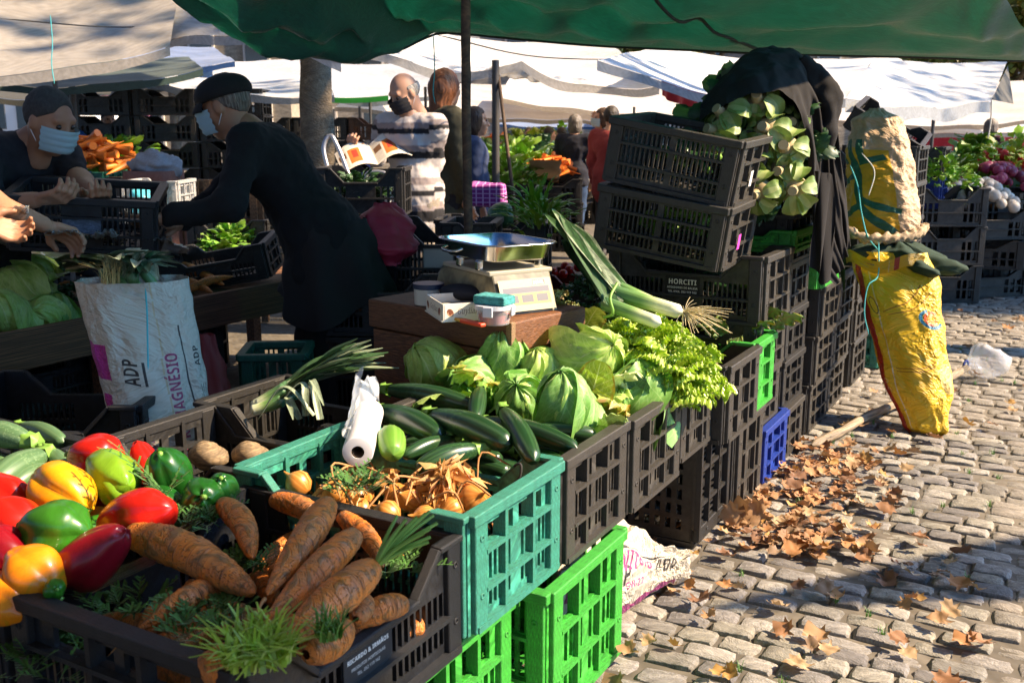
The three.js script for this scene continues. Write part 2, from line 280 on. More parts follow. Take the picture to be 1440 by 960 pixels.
crate({ p: [X0 + 0.02, 1.0, -4.13], W: 0.42, H: 0.22, mat: M.black, plate: std([0.45, 0.32, 0.22], 0.8, { map: T.grime }), label: 'black crate heaped with cauliflowers under the coat' });
for (let k = 0; k < 4; k++) crate({ p: [X0 - 0.005, 0.003 + k * 0.23, -5.56], W: 0.4, H: 0.232, mat: M.black, end: M.dust, label: `black crate, ${['lowest', 'second from below', 'third from below', 'uppermost'][k]} in the stack behind the yellow bag` });
for (let k = 0; k < 3; k++) crate({ p: [X0 + 0.06, 0.003 + k * 0.2, -6.05], W: 0.38, H: 0.2, mat: k === 1 ? M.dkgreen : M.teal, label: k === 1 ? 'dark green crate between two teal crates behind the yellow bag' : k ? 'teal crate on top of the dark green one behind the yellow bag' : 'teal crate on the cobbles behind the yellow bag' });
for (let k = 0; k < 5; k++) { crate({ p: [X0, 0.003 + k * 0.245, -7.4], W: 0.5, H: 0.247, mat: M.black2, end: M.dust, label: `grey-edged black crate, ${['lowest', 'second from below', 'third from below', 'fourth from below', 'uppermost'][k]} in the stack under the tipped crate` }); crate({ p: [X0, 0.003 + k * 0.24, -8.8], W: 0.42, H: 0.242, mat: k === 3 ? M.blue : M.black2, end: k === 3 ? M.blue : M.black2, label: k === 3 ? 'blue crate high in the tall stack' : `black crate, ${['lowest', 'second', 'directly under the blue one', '', 'on top of the blue one'][k]} in the tall stack with the blue crate` }); }
crate({ p: [X0 + 0.02, 1.27, -7.42], W: 0.4, L: 0.5, H: 0.16, tilt: [0.2, -0.55], mat: M.black, label: 'black crate tipped over on top of the tall stack' });

// ---------- canopies ----------
const cloth = (c, tr = 0.3, o = {}) => phys(c, 0.85, { transmission: tr, thickness: 0, map: rep(T.weave, 3), bumpMap: rep(T.bump, 2), bumpScale: 0.0015, ...o });
const C = { white: cloth([0.75, 0.74, 0.72], 0.55), grey: cloth([0.45, 0.42, 0.37], 0.3), beige: cloth([0.66, 0.56, 0.44], 0.6), bluew: cloth([0.57, 0.65, 0.74], 0.55), dark: cloth([0.05, 0.055, 0.05], 0.05), dkteal: cloth([0.03, 0.075, 0.075], 0.1), blue: cloth([0.05, 0.16, 0.42], 0.3), green: cloth([0.006, 0.13, 0.075], 0.42), red: cloth([0.35, 0.012, 0.03], 0.2), hotred: cloth([0.8, 0.03, 0.09], 0.5), pink: cloth([0.7, 0.28, 0.5], 0.4), grass: cloth([0.02, 0.5, 0.04], 0.4) };
// corners: hem left, hem right, ridge right, ridge left
function tarp(c, mat, label, { sag = 0.08, wr = 0.02, nu = 48, nv = 30, ph = 0, name = 'market_canopy', group = 'market canopies', hang = 0.06, pin = 0 } = {}) {
  const [a, b, d, e] = c.map((p) => V(...p)), n = b.clone().sub(a).cross(e.clone().sub(a)).normalize(); if (n.y < 0) n.negate();
  const w = a.distanceTo(b), h = a.distanceTo(e);
  const at = (u, v) => { const p = a.clone().lerp(b, u).lerp(e.clone().lerp(d, u), v); const s = 4 * u * (1 - u), q = 4 * v * (1 - v); p.y -= sag * (s * 0.6 + q * 0.4 * s + 0.35 * s * (1 - v)); p.addScaledVector(n, wr * (fbm(u * w * 1.1 + ph, v * h * 0.8 + ph) + 0.5 * sin(u * w * 7 + 3 * nz(v * 3, ph)) * (1 - v) * (1 - v))); if (pin) { const dx = Math.hypot((u - 0.5) * w, v * h); p.y += pin * Math.exp(-dx * 2.2); p.addScaledVector(n, 0.045 * sin(Math.atan2(v * h, (u - 0.5) * w) * 22) * Math.exp(-dx * 1.1) * Math.min(1, dx * 5)); } return p; };
  const t = thing(name, label, 'canopy', [0, 0, 0], 0, group);
  part('roof_sheet', sheet((u, v) => at(u, v).toArray(), nu, nv, w / 2, h / 2), mat, t);
  if (hang) part('hem', sheet((u, v) => { const p = at(u, 0); p.y -= hang * v * (1 + 0.12 * sin(u * w * 6 + ph)); p.addScaledVector(n, -0.004); return p.toArray(); }, nu, 3, w, hang), mat, t);
  return t;
}
{ // the green canopy over the crates
  const hem = [[-3.297, 1.96, -2.985], [-3.224, 1.827, -3.17], [-3.057, 1.694, -3.408], [-2.851, 1.66, -3.634], [-2.737, 1.698, -3.825], [-2.729, 1.787, -4.087], [-2.588, 1.783, -4.165], [-2.402, 1.766, -4.384], [-2.113, 1.744, -4.659], [-1.813, 1.735, -4.944], [-1.403, 1.721, -5.291], [-0.797, 1.718, -5.867], [-0.346, 1.713, -6.356], [-0.146, 1.739, -6.593]];
  const c0 = new THREE.CatmullRomCurve3(hem.map((p) => V(...p)), false, 'catmullrom', 0.3);
  const rows = [[0, 0, 0], [0.45, 0.035, 0.1], [0.95, 0.13, 0.24], [1.8, 0.34, 0.24], [2.7, 0.5, 0.26]];
  const rc = new THREE.CatmullRomCurve3(rows.map((r) => V(...r)));
  const f = (u, v) => { const p = c0.getPoint(u), r = rc.getPoint(v); const k = sm(0.55, 1, u); const left = 1 - sm(0.25, 0.42, u);
    p.z += (-2.6 - p.z) * r.x / 2.7; p.x -= k * r.z * 0.9; p.y += r.y * (1 - 0.2 * left) - 0.05 * left * sin(PI * Math.min(1, v * 3));
    const s = v * 3; p.y += 0.02 * sin(u * 52 - s * 6 + 4 * nz(u * 5, v * 3)) * Math.min(1, s) + 0.008 * sin(u * 131 - s * 15 + 5 * nz(u * 9, v * 4)) * Math.min(1, s * 2) + 0.02 * fbm(u * 9, v * 4) * Math.min(1, v * 6) + 0.022 * sin(s * 7 + u * 9) * Math.min(1, s); return p.toArray(); };
  const t = thing('market_canopy', 'sagging green shade-cloth canopy over the crates', 'canopy');
  part('roof_sheet', sheet(f, 150, 44, 5, 3), C.green, t);
  const seamPts = (u0, du) => { const q = []; for (let i = 0; i <= 10; i++) { const p = f(u0 + du * i / 10, i / 10 * 0.6); p[1] -= 0.006; q.push(p); } return q; };
  part('seam', sweep(seamPts(0.78, -0.04), 0.008, 30, 6), C.dark, t);
  const cord = []; for (let i = 0; i <= 20; i++) { const p = f(i / 20, 0); p[1] -= 0.004; cord.push(p); } part('edge_cord', sweep(cord, 0.006, 80, 6), M.ropedk, t);
}
// canopies behind, from the near left outwards (points on the hem and on the ridge)
tarp([[-5.92, 1.692, -3.315], [-5.033, 1.851, -4.561], [-6.054, 2.608, -5.695], [-7.478, 2.523, -4.282]], C.grey, 'grey canvas canopy with leaf shadows beside the dappled white one', { sag: 0.1, ph: 2 });
tarp([[-5.384, 1.903, -4.844], [-3.966, 1.751, -4.905], [-6.053, 3.133, -6.999], [-7.626, 2.612, -5.629]], C.white, 'white canopy dappled with leaf shadows above the woman in the cap', { sag: -0.1, ph: 5, hang: 0.05 });
tarp([[-7.647, 1.733, -4.697], [-6.554, 1.845, -6.283], [-7.938, 2.053, -7.43], [-9.08, 2.032, -5.604]], C.dkteal, 'dark teal canopy hanging under the grey one', { sag: 0.1, ph: 7 });
tarp([[-9.424, 1.672, -5.909], [-8.29, 1.796, -7.403], [-9.698, 2.061, -8.786], [-11.941, 2.111, -7.529]], C.dark, 'black shade canopy over the orange carrot stall', { sag: 0.1, ph: 9 });
tarp([[-8.965, 2.059, -7.438], [-7.904, 2.03, -8.031], [-9.663, 2.353, -9.464], [-10.757, 2.405, -8.858]], C.blue, 'blue canopy strip under the dappled white canopy', { sag: 0.05, ph: 11 });
tarp([[-8.024, 1.831, -6.74], [-5.963, 1.654, -7.276], [-8.22, 2.195, -9.655], [-10.01, 2.195, -8.642]], C.bluew, 'pale blue canopy behind the tree trunk', { sag: 0.08, ph: 13 });
tarp([[-8.934, 1.776, -10.323], [-7.243, 1.83, -11.293], [-9.361, 2.413, -13.761], [-11.353, 2.435, -12.64]], C.bluew, 'pale canopy with a green border behind the man in stripes', { sag: 0.1, ph: 15 });
part('border', sheet((u, v) => { const a = V(...[-8.85, 1.773, -10.253]), b = V(...[-7.935, 1.773, -10.77]); const p = a.lerp(b, u); p.y -= 0.07 * v + 0.03 * sin(u * PI); return p.toArray(); }, 12, 2), C.grass, scene.children[scene.children.length - 1]);
tarp([[-5.212, 1.947, -6.832], [-3.408, 1.73, -8.739], [-5.398, 2.44, -11.899], [-7.354, 2.563, -10.822]], C.white, 'broad white canopy propped by a dark pole and a leaning stick', { sag: 0.16, ph: 17, pin: 0.22, wr: 0.03, hang: 0.07 });
tarp([[-9.918, 1.675, -12.091], [-5.831, 1.53, -16.717], [-8.321, 2.279, -20.19], [-12.658, 2.318, -16.571]], C.beige, 'long beige canopy far behind the white one', { sag: 0.1, ph: 19 });
tarp([[-6.748, 1.74, -11.551], [-4.373, 1.555, -14.024], [-6.471, 2.245, -17.705], [-9.165, 2.321, -16.199]], C.beige, 'beige canopy with dark hem over the produce mounds', { sag: 0.1, ph: 21 });
tarp([[-8.375, 1.787, -18.865], [-4.382, 1.647, -21.09], [-6.498, 2.563, -25.99], [-9.924, 2.632, -24.069]], C.bluew, 'pale blue canopy behind the red banner', { sag: 0.1, ph: 23 });
tarp([[-12.395, 1.474, -21.213], [-9.415, 1.508, -22.907], [-10.787, 1.793, -25.724], [-13.976, 1.793, -23.92]], C.blue, 'blue canopy far behind the shoppers', { sag: 0.1, ph: 25 });
tarp([[-2.878, 1.792, -6.235], [-1.501, 1.555, -7.426], [-1.858, 1.997, -10.386], [-3.661, 2.118, -9.396]], C.bluew, 'bluish white canopy behind the draped coat', { sag: 0.1, ph: 27 });
tarp([[-1.501, 1.555, -7.426], [-0.747, 1.592, -9.741], [-0.844, 2.093, -12.629], [-1.858, 1.997, -10.386]], C.bluew, 'bluish white canopy with a dark hem above the sacking', { sag: 0.06, ph: 29, hang: 0.1 });
part('end_flap', sheet((u, v) => { const a = V(...[-0.749, 1.593, -9.764]), b = V(...[-0.83, 2.025, -12.502]), c = V(...[-0.645, 1.581, -10.971]); return a.clone().lerp(c, u).lerp(b, v).toArray(); }, 8, 8), C.dark, scene.children[scene.children.length - 1]);
tarp([[-3.322, 1.496, -14.604], [-0.45, 1.496, -16.229], [-1.097, 2.22, -20.739], [-3.999, 2.145, -19.079]], C.beige, 'cream canopy over the woman in the white shirt', { sag: 0.1, ph: 31 });
tarp([[-2.881, 1.318, -17.16], [-0.297, 1.34, -18.627], [-0.619, 1.632, -22.04], [-3.33, 1.579, -20.493]], C.bluew, 'blue-grey canopy above the bright red cloth', { sag: 0.06, ph: 33 });
tarp([[-4.973, 2.301, -16.217], [-2.382, 2.257, -17.672], [-3.504, 2.765, -21.86], [-5.742, 2.765, -20.594]], C.white, 'white canopy peeping above the bluish one', { sag: 0.06, ph: 35 });
{ // hanging cloth bands
  const band = (a, b, h, mat, label, name, ph) => { const A = V(...a), B = V(...b), dz = B.clone().sub(A).cross(V(0, 1, 0)).normalize(); return solo(name, sheet((u, v) => { const p = A.clone().lerp(B, u); p.y -= h * v + 0.05 * sin(PI * u) ; p.addScaledVector(dz, 0.03 * sin(u * 26 + ph) * v); return p.toArray(); }, 40, 6, A.distanceTo(B), h), mat, label, 'cloth'); };
  band([-2.828, 1.316, -18.364], [-0.529, 1.364, -19.676], 0.32, C.hotred, 'bright red cloth band hung behind the woman in the white shirt', 'hanging_cloth', 0);
  const red = phys(0xffffff, 0.8, { transmission: 0.2, map: canvasTex(512, 200, (c) => { c.fillStyle = '#7c1026'; c.fillRect(0, 0, 512, 200); c.fillStyle = '#d9a489'; c.font = 'bold 62px serif'; c.fillText('SEA', 330, 70); c.font = 'italic 110px serif'; c.fillText('8', 245, 110); c.fillRect(300, 96, 130, 6); }) });
  red.map.flipY = true;
  const bn = band([-2.8, 1.728, -7.203], [-2.44, 1.637, -7.62], 0.14, red, 'dark red banner with pale lettering under the bluish canopy', 'banner', 1); const uv = bn.geometry.attributes.uv; for (let i = 0; i < uv.count; i++) uv.setXY(i, (i % 41) / 40, 1 - Math.floor(i / 41) / 6);
  band([-11.082, 1.83, -9.121], [-10.626, 1.876, -9.39], 0.32, C.pink, 'pink cloth hanging behind the orange carrots', 'hanging_cloth', 2);
  band([-11.447, 1.849, -8.919], [-11.082, 1.83, -9.121], 0.14, C.pink, 'short pale pink valance behind the man in the mask', 'hanging_cloth', 5);
}
// canopies of the stalls across the aisle; they shade the far cobbles and the carrots
tarp([[1.26, 1.9, -3.40], [3.37, 1.95, -4.8], [4.55, 2.1, -6.45], [2.8, 1.95, -5.4]], C.beige, 'beige canopy corner reaching over the sunny cobbles', { sag: 0.04 });
tarp([[0.04, 2.0, -2.1], [0.04, 2.0, -1.4], [1.5, 2.3, -1.4], [1.5, 2.3, -2.1]], cloth([0.3, 0.22, 0.15], 0.3), 'brown canopy edge reaching towards the carrot crate', { sag: 0.05 });
tarp([[1.4, 2.1, -9.0], [1.4, 2.1, -15.5], [3.8, 2.7, -15.5], [3.8, 2.7, -9.6]], C.bluew, 'pale canopy over the opposite stalls far along the aisle', { sag: 0.05 });
tarp([[-7, 2.0, -1.5], [-0.95, 2.15, -1.75], [-0.7, 2.4, 3.5], [-7, 2.4, 3.5]], C.grey, 'grey canopy over the stalls behind the peppers', { sag: 0.1, ph: 41 });
tarp([[-0.7, 2.2, -1.1], [3.0, 2.2, -1.1], [3.2, 2.7, 5], [-0.7, 2.7, 5]], C.grey, 'grey canopy behind the photographed aisle', { sag: 0.1, ph: 43 });
// poles and cords
const pole = (a, b, r, mat, label) => solo('canopy_pole', bar(a, b, r, r * 0.92, 12), mat, label, 'pole', 'canopy poles');
const foot = (p) => [p[0], 0, p[2]];
{ const p = [-1.976, 1.294, -3.159]; solo('canopy_pole', jiggle(sweep([[p[0], 0, p[2]], [p[0] + 0.004, 0.7, p[2]], [p[0] - 0.003, 1.4, p[2]], [p[0], 2.05, p[2]]], 0.017, 40, 12, 0.2, 2), 0.002, 20), M.polewood, 'round brown wooden pole behind the kitchen scale', 'pole'); }
{ const p = [-4.473, 1.532, -7.619]; pole(foot(p), [p[0], 1.92, p[2]], 0.035, M.metal, 'thick dark post under the broad white canopy'); const q = [-4.488, 1.833, -7.684], r = [-3.581, 0.926, -6.566]; pole([r[0], 0, r[2]], q, 0.016, M.polewood, 'thin leaning stick propping the broad white canopy'); }
for (const [q, r, lab] of [[[-4.786, 1.608, -11.454], 0.018, 'thin pole beside the red jacket shopper'], [[-6.819, 1.728, -5.047], 0.02, 'thin pole with a turquoise cord near the masked man'], [[-7.595, 1.72, -5.781], 0.03, 'dark post wrapped in cloth behind the masked man'], [[-6.421, 1.801, -9.402], 0.018, 'thin pole behind the red-haired woman'], [[-8.203, 1.74, -10.728], 0.02, 'thin pole under the green-bordered canopy'], [[-8.963, 1.751, -11.475], 0.02, 'second thin pole under the green-bordered canopy'], [[-1.757, 1.563, -7.988], 0.018, 'thin pole hidden beside the coat'], [[-1.767, 1.631, -14.343], 0.025, 'pole in front of the bright red cloth'], [[-9.819, 1.793, -8.652], 0.02, 'pole at the edge of the pink cloth'], [[-8.783, 1.518, -12.695], 0.05, 'stout post at the back of the market']]) pole(foot(q), q, r, M.metal, lab);
solo('cord', rope([[-5.057, 1.962, -3.752], [-5.03, 1.809, -3.729], [-5.022, 1.694, -3.706], [-4.997, 1.586, -3.694]], 0.003), M.ropet, 'turquoise cord hanging from the grey canopy', 'cord');
solo('cord', rope([[-2.678, 1.771, -3.994], [-2.655, 1.604, -3.966], [-2.651, 1.507, -3.945], [-2.637, 1.456, -3.94]], 0.003), M.ropet, 'turquoise cord hanging from the corner of the green canopy', 'cord');
solo('cord', rope([[-0.695, 1.575, -9.062], [-0.683, 1.407, -9.028], [-0.688, 1.267, -8.991]], 0.006), M.ropew, 'white cord dangling from the bluish canopy corner', 'cord');
solo('cord', rope([[-5.775, 1.994, -3.941], [-5.518, 1.984, -4.554], [-5.43, 2.083, -5.333]], 0.004), M.ropedk, 'dark cord running along the grey canopy', 'cord');
solo('cord', rope([[-2.734, 1.78, -4.082], [-3.159, 1.803, -5.961], [-3.231, 1.922, -8.299]], 0.004), M.ropedk, 'dark guy line in front of the broad white canopy', 'cord');

// ---------- vegetables ----------
const leafTex = (a, b, veins = 7, edge) => canvasTex(256, 256, (c) => {
  c.fillStyle = a; c.fillRect(0, 0, 256, 256);
  for (let i = 0; i < 900; i++) { c.fillStyle = `rgba(${rnd() < 0.5 ? '255,255,190' : '10,50,0'},${0.03 + rnd() * 0.05})`; c.fillRect(rnd() * 256, rnd() * 256, 3 + rnd() * 14, 3 + rnd() * 14); }
  c.strokeStyle = b; c.lineCap = 'round';
  const line = (w, ...p) => { c.lineWidth = w; c.beginPath(); c.moveTo(p[0], p[1]); c.quadraticCurveTo(p[2], p[3], p[4], p[5]); c.stroke(); };
  line(7, 128, 256, 128, 160, 128, 90); line(6, 128, 140, 128, 70, 128, 10);
  for (let i = 0; i < veins; i++) for (const s of [-1, 1]) { const y = 236 - i * 200 / veins; line(1.6, 128, y, 128 + s * 50, y - 40, 128 + s * 118, y - 62 - rnd() * 30); for (let k = 0; k < 3; k++) { const t = 0.3 + k * 0.22; line(1.1, 128 + s * 118 * t, y - 60 * t, 128 + s * (118 * t + 18), y - 60 * t - 24, 128 + s * (118 * t + 14), y - 60 * t - 44); } }
  if (edge) { for (let i = 0; i < 90; i++) { c.fillStyle = edge; c.globalAlpha = 0.25; const s = rnd() < 0.5 ? 0 : 236; c.beginPath(); c.arc(s + rnd() * 20, rnd() * 256, 4 + rnd() * 8, 0, 7); c.fill(); } c.globalAlpha = 1; }
});
const leafMat = (tex, tr = 0.3, rough = 0.5, tint = [1, 1, 1]) => phys(tint, rough, { map: tex, transmission: tr, thickness: 0, bumpMap: tex, bumpScale: 0.0006 });
const LT = { pale: leafTex('#d3e39a', '#e4edc0'), mid: leafTex('#b3d368', '#cce092'), deep: leafTex('#74ab4a', '#9cc474'), blue: leafTex('#39664a', '#658f70'), yellow: leafTex('#a9b93c', '#dfe3a0', 7, '#b06a1e') };
const LM = { pale: leafMat(LT.pale, 0.3), mid: leafMat(LT.mid, 0.35), deep: leafMat(LT.deep, 0.35), blue: leafMat(LT.blue, 0.25), yellow: leafMat(LT.yellow, 0.45) };
const flat = (c, tr = 0.3, rough = 0.55) => phys(c, rough, { transmission: tr, thickness: 0, vertexColors: false, map: rep(T.grime, 2) });
// a leaf that hugs a head of radius R
function wrapLeaf(R, phi, width, reach, off, flare, s0, stretch) {
  return sheet((u, v) => {
    const s = u * 2 - 1, w = width * Math.pow(sin(PI * (0.08 + 0.80 * v)), 0.7), th = PI * (1 - reach * v) + 0.1 * s * s, az = phi + s * w + 1.5 * v * v;
    const out = flare * sm(0.6, 1, v) * (0.6 + 0.4 * s * s) + flare * 0.8 * Math.pow(Math.abs(s), 4) * v, rp = 0.012 * nz(s * 4 + s0, v * 5, s0) + 0.02 * R * sin(s * 9 + s0) * sm(0.5, 1, v);
    const r = R * (1 + off) + out + rp; const q = sin(th);
    return [cos(az) * q * r * 0.96, -cos(th) * r * stretch + (th < 0.9 ? 0 : 0), sin(az) * q * r * 0.96];
  }, 16, 14);
}
const cabProto = {};
function cabbageParts(kind) {
  if (cabProto[kind]) return cabProto[kind];
  const [R, stretch, n, flare, m1, m2] = { round: [0.082, 1.05, 7, 0.012, LM.pale, LM.mid], point: [0.078, 1.3, 7, 0.012, LM.mid, LM.deep], loose: [0.075, 1.1, 9, 0.022, LM.mid, LM.deep], tall: [0.085, 1.25, 8, 0.02, LM.pale, LM.mid] }[kind];
  const out = [['head', new THREE.SphereGeometry(R * 0.97, 20, 14).scale(0.95, stretch, 0.95), m1]];
  for (let k = 0; k < n; k++) { const outer = k >= n - 3; out.push(['leaf', wrapLeaf(R, k * 2.4 + 0.3, outer ? 1.0 : 1.25, outer ? 0.7 + 0.08 * (k % 3) : 0.97, 0.015 + 0.03 * k, outer ? flare * 2.6 : flare * 1.1, k * 3.1 + R * 90, stretch), outer ? m2 : k % 3 ? m1 : m2]); }
  return cabProto[kind] = out;
}
function cabbage(kind, p, rot, s, label, group = 'cabbages in the crates', cat = 'cabbage') {
  const t = thing('cabbage', label, cat, p, 0, group); t.rotation.set(...rot); t.scale.setScalar(s);
  for (const [n, g, m] of cabbageParts(kind)) part(n, g, m, t);
  return t;
}
// a single flat-ish leaf with a rib; x across, y along
function looseLeaf(len, wid, bend, ruffle, s0, nu = 12, nv = 12) {
  return sheet((u, v) => { const s = u * 2 - 1, w = wid * Math.pow(sin(PI * clamp(0.06 + 0.9 * v)), 0.6), a = bend * v; const e = Math.pow(Math.abs(s), 2); return [s * w * (1 - 0.1 * e), len * sin(a) / bend * 1.0 + ruffle * e * nz(s * 3 + s0, v * 6), len * (1 - cos(a)) / bend + 0.3 * w * e + ruffle * e * sin(v * 24 + s * 3 + s0)]; }, nu, nv);
}
const orient = (g, x, y, z, rx, ry, rz, s = 1) => g.applyMatrix4(new THREE.Matrix4().compose(V(x, y, z), new THREE.Quaternion().setFromEuler(new THREE.Euler(rx, ry, rz, 'YXZ')), V(s, s, s)));
// a bunch of leaves growing from a point
function clump(n, R, len, wid, { bend = 1.2, ruffle = 0.01, up = 0.5, nu = 4, nv = 5, s0 = 0, flatY = 0.6 } = {}) {
  const list = [];
  for (let i = 0; i < n; i++) { const a = rnd() * 6.283, e = Math.sqrt(rnd()), l = len * rr(0.6, 1.1), g = looseLeaf(l, wid * rr(0.7, 1.2), rr(0.5, 1.3) * bend, ruffle, i + s0, nu, nv); orient(g, cos(a) * R * e, flatY * R * (1 - e * e) * rr(0.5, 1.2), sin(a) * R * e, lerp(0, 1.35, e) * (1 - up) + rr(-0.3, 0.5), PI / 2 - a + rr(-0.6, 0.6), rr(-0.4, 0.4)); const k = rr(0.7, 1.25), y = rr(0.85, 1.2); paintV(g, () => [k * y, k, k * 0.8]); list.push(g); }
  return merge(list);
}
const vleaf = (c, tr = 0.35, rough = 0.5) => phys(c, rough, { transmission: tr, thickness: 0, vertexColors: true });
const G = { bright: vleaf([0.2, 0.42, 0.03], 0.4), mid: vleaf([0.09, 0.24, 0.03]), dark: vleaf([0.025, 0.09, 0.022]), blue: vleaf([0.05, 0.13, 0.08]), lime: vleaf([0.33, 0.5, 0.05], 0.45), frond: vleaf([0.05, 0.16, 0.02], 0.3, 0.7), stem: std([0.16, 0.32, 0.05], 0.5), brown: vleaf([0.2, 0.1, 0.03], 0.2, 0.8), skin: vleaf([0.62, 0.36, 0.14], 0.35, 0.45) };
// feathery fronds
function fronds(n, R, len, s0 = 0) {
  const list = [];
  for (let i = 0; i < n; i++) { const a = rnd() * 6.283, l = len * rr(0.5, 1.1), d = V(cos(a) * R * rnd(), 0, sin(a) * R * rnd()); const lean = rr(0.3, 1.2), b = rnd() * 6.283;
    const P = (t) => [d.x + cos(b) * lean * l * t, d.y + l * (0.7 * t - 0.35 * lean * t * t), d.z + sin(b) * lean * l * t];
    list.push(sheet((u, v) => { const q = P(v); return [q[0] + (u - 0.5) * 0.003 * sin(b), q[1], q[2] - (u - 0.5) * 0.003 * cos(b)]; }, 1, 4));
    for (let k = 0; k < 9; k++) { const t = 0.25 + k * 0.08, q = P(t), e = b + (k % 2 ? 1 : -1) * rr(0.6, 1.3), w = 0.022 * (1.2 - t) * rr(0.7, 1.4); list.push(sheet((u, v) => [q[0] + cos(e) * w * v + (u - 0.5) * 0.004 * sin(e), q[1] + w * v * 0.5, q[2] + sin(e) * w * v - (u - 0.5) * 0.004 * cos(e)], 1, 2)); } }
  for (const g of list) { const k = rr(0.6, 1.5); paintV(g, () => [k, k, k]); }
  return merge(list);
}
const blades = (n, R, len, w = 0.004, ln = 0.9) => { const list = []; for (let i = 0; i < n; i++) { const a = rnd() * 6.283, b = rnd() * 6.283, e = Math.sqrt(rnd()), l = len * rr(0.5, 1.1), lean = rr(0.1, ln); const g = sheet((u, v) => [cos(a) * R * e + cos(b) * lean * l * v * v + (u - 0.5) * w * (1 - 0.7 * v) * sin(b), l * v * (1 - 0.35 * lean * v), sin(a) * R * e + sin(b) * lean * l * v * v - (u - 0.5) * w * (1 - 0.7 * v) * cos(b)], 1, 4); const k = rr(0.7, 1.3); paintV(g, () => [k, k, k * 0.8]); list.push(g); } return merge(list); };
// roots and fruits along a line of points
const carrotMat = std([1, 1, 1], 0.62, { vertexColors: true, map: rep(T.carrot, 1, 0.4), roughnessMap: rep(T.rough, 3), bumpMap: rep(T.carrot, 1, 0.4), bumpScale: 0.004 });
function carrotGeo(pts, r0, r1, s0, dirt = 1, seg = 34) {
  const g = sweep(pts, (t, a) => { const pr = lerp(r0, r1, Math.pow(t, 1.2)) * Math.pow(sin(PI * clamp(0.035 + t * 1.0, 0, 1)), t < 0.5 ? 0.32 : 0.38); return t >= 1 ? 0.0004 : t <= 0 ? r0 * 0.25 : pr * (1 + 0.05 * nz(t * 9 + s0, cos(a), sin(a)) + 0.03 * sin(t * 95 + 2.5 * nz(a, s0)) + 0.03 * nz(t * 30 + s0, a)); }, seg, 18, 1, 3);
  return paintV(g, (x, y, z) => { const f = 40, d = sm(0.02, 0.42, fbm(x * 22 + s0, y * 22, z * 22) * 0.9 + 0.16) * 0.6 * dirt, b = 0.75 * sm(0.4, 0.62, nz(x * 70 + s0, y * 70, z * 70)) * dirt, k = 0.9 + 0.25 * nz(x * f, y * f, z * f); return [lerp(lerp(0.68 * k, 0.42, d), 0.08, b), lerp(lerp(0.2 * k, 0.18, d), 0.045, b), lerp(lerp(0.025 * k, 0.065, d), 0.018, b)]; });
}
function carrot(pts, r0, r1, label, { tail = 1, dirt = 1 } = {}) {
  const t = thing('carrot', label, 'carrot', [0, 0, 0], 0, 'carrots in the dark crate'), s0 = rnd() * 50;
  part('root', carrotGeo(pts, r0 * 0.92, r1 * 0.8, s0, dirt), carrotMat, t);
  if (tail) { const a = V(...pts[pts.length - 1]), b = a.clone().sub(V(...pts[pts.length - 2])).normalize(); part('root_tail', sweep([a.toArray(), a.clone().addScaledVector(b, 0.02).toArray(), a.clone().addScaledVector(b, 0.05).add(V(0.006, -0.006, 0.004)).toArray()], (t2) => 0.0035 * (1.05 - t2), 8, 6), std([0.35, 0.18, 0.06], 0.8), t); }
  return t;
}
// the carrots one can pick out (thick end first)
const CR = [
  [[[-1.485, 0.6, -1.169], [-1.333, 0.6, -1.163], [-1.129, 0.575, -1.135]], 0.042, 0.036, 'fat soil-covered carrot lying across towards the peppers', 0],
  [[[-1.447, 0.6, -1.366], [-1.321, 0.61, -1.294], [-1.198, 0.6, -1.194]], 0.03, 0.024, 'short bent carrot with a black broken end', 0],
  [[[-1.225, 0.62, -1.432], [-1.139, 0.62, -1.256], [-1.063, 0.61, -1.08]], 0.037, 0.022, 'spotted tapering carrot on top of the heap', 1],
  [[[-1.097, 0.61, -1.354], [-1.059, 0.61, -1.209], [-1.015, 0.6, -1.028]], 0.034, 0.026, 'ridged orange carrot between the spotted one and the stalked one', 0],
  [[[-0.969, 0.62, -1.241], [-0.957, 0.615, -1.106], [-0.954, 0.6, -0.993]], 0.038, 0.03, 'thick carrot with cut green stalks', 0],
  [[[-1.413, 0.58, -1.472], [-1.336, 0.58, -1.469], [-1.221, 0.57, -1.441]], 0.028, 0.024, 'carrot with a black blotch near the onion crate', 0],
  [[[-1.247, 0.56, -1.153], [-1.248, 0.56, -1.066], [-1.257, 0.545, -0.982]], 0.032, 0.012, 'thin carrot tapering to a long root tail', 1],
  [[[-1.228, 0.58, -1.473], [-1.116, 0.57, -1.42], [-1.043, 0.55, -1.366]], 0.026, 0.02, 'carrot sticking out behind the stalked carrot', 0],
  [[[-0.957, 0.56, -1.174], [-0.976, 0.56, -1.22], [-1.014, 0.555, -1.246]], 0.022, 0.02, 'small round carrot end under the stalked carrot', 0],
  [[[-0.963, 0.52, -1.319], [-0.975, 0.53, -1.274], [-1.001, 0.52, -1.208]], 0.028, 0.025, 'carrot in shade at the crate side', 0],
  [[[-1.048, 0.565, -0.925], [-1.028, 0.57, -0.961], [-1.026, 0.56, -1.018]], 0.034, 0.03, 'carrot end under the bright grassy stalks', 0],
  [[[-0.934, 0.575, -1.027], [-0.929, 0.575, -1.079], [-0.949, 0.565, -1.146]], 0.034, 0.03, 'carrot with a short tuft of cut leaves', 0],
];
for (const [pts, r0, r1, lab, tail] of CR) carrot(pts, r0, r1, lab, { tail });
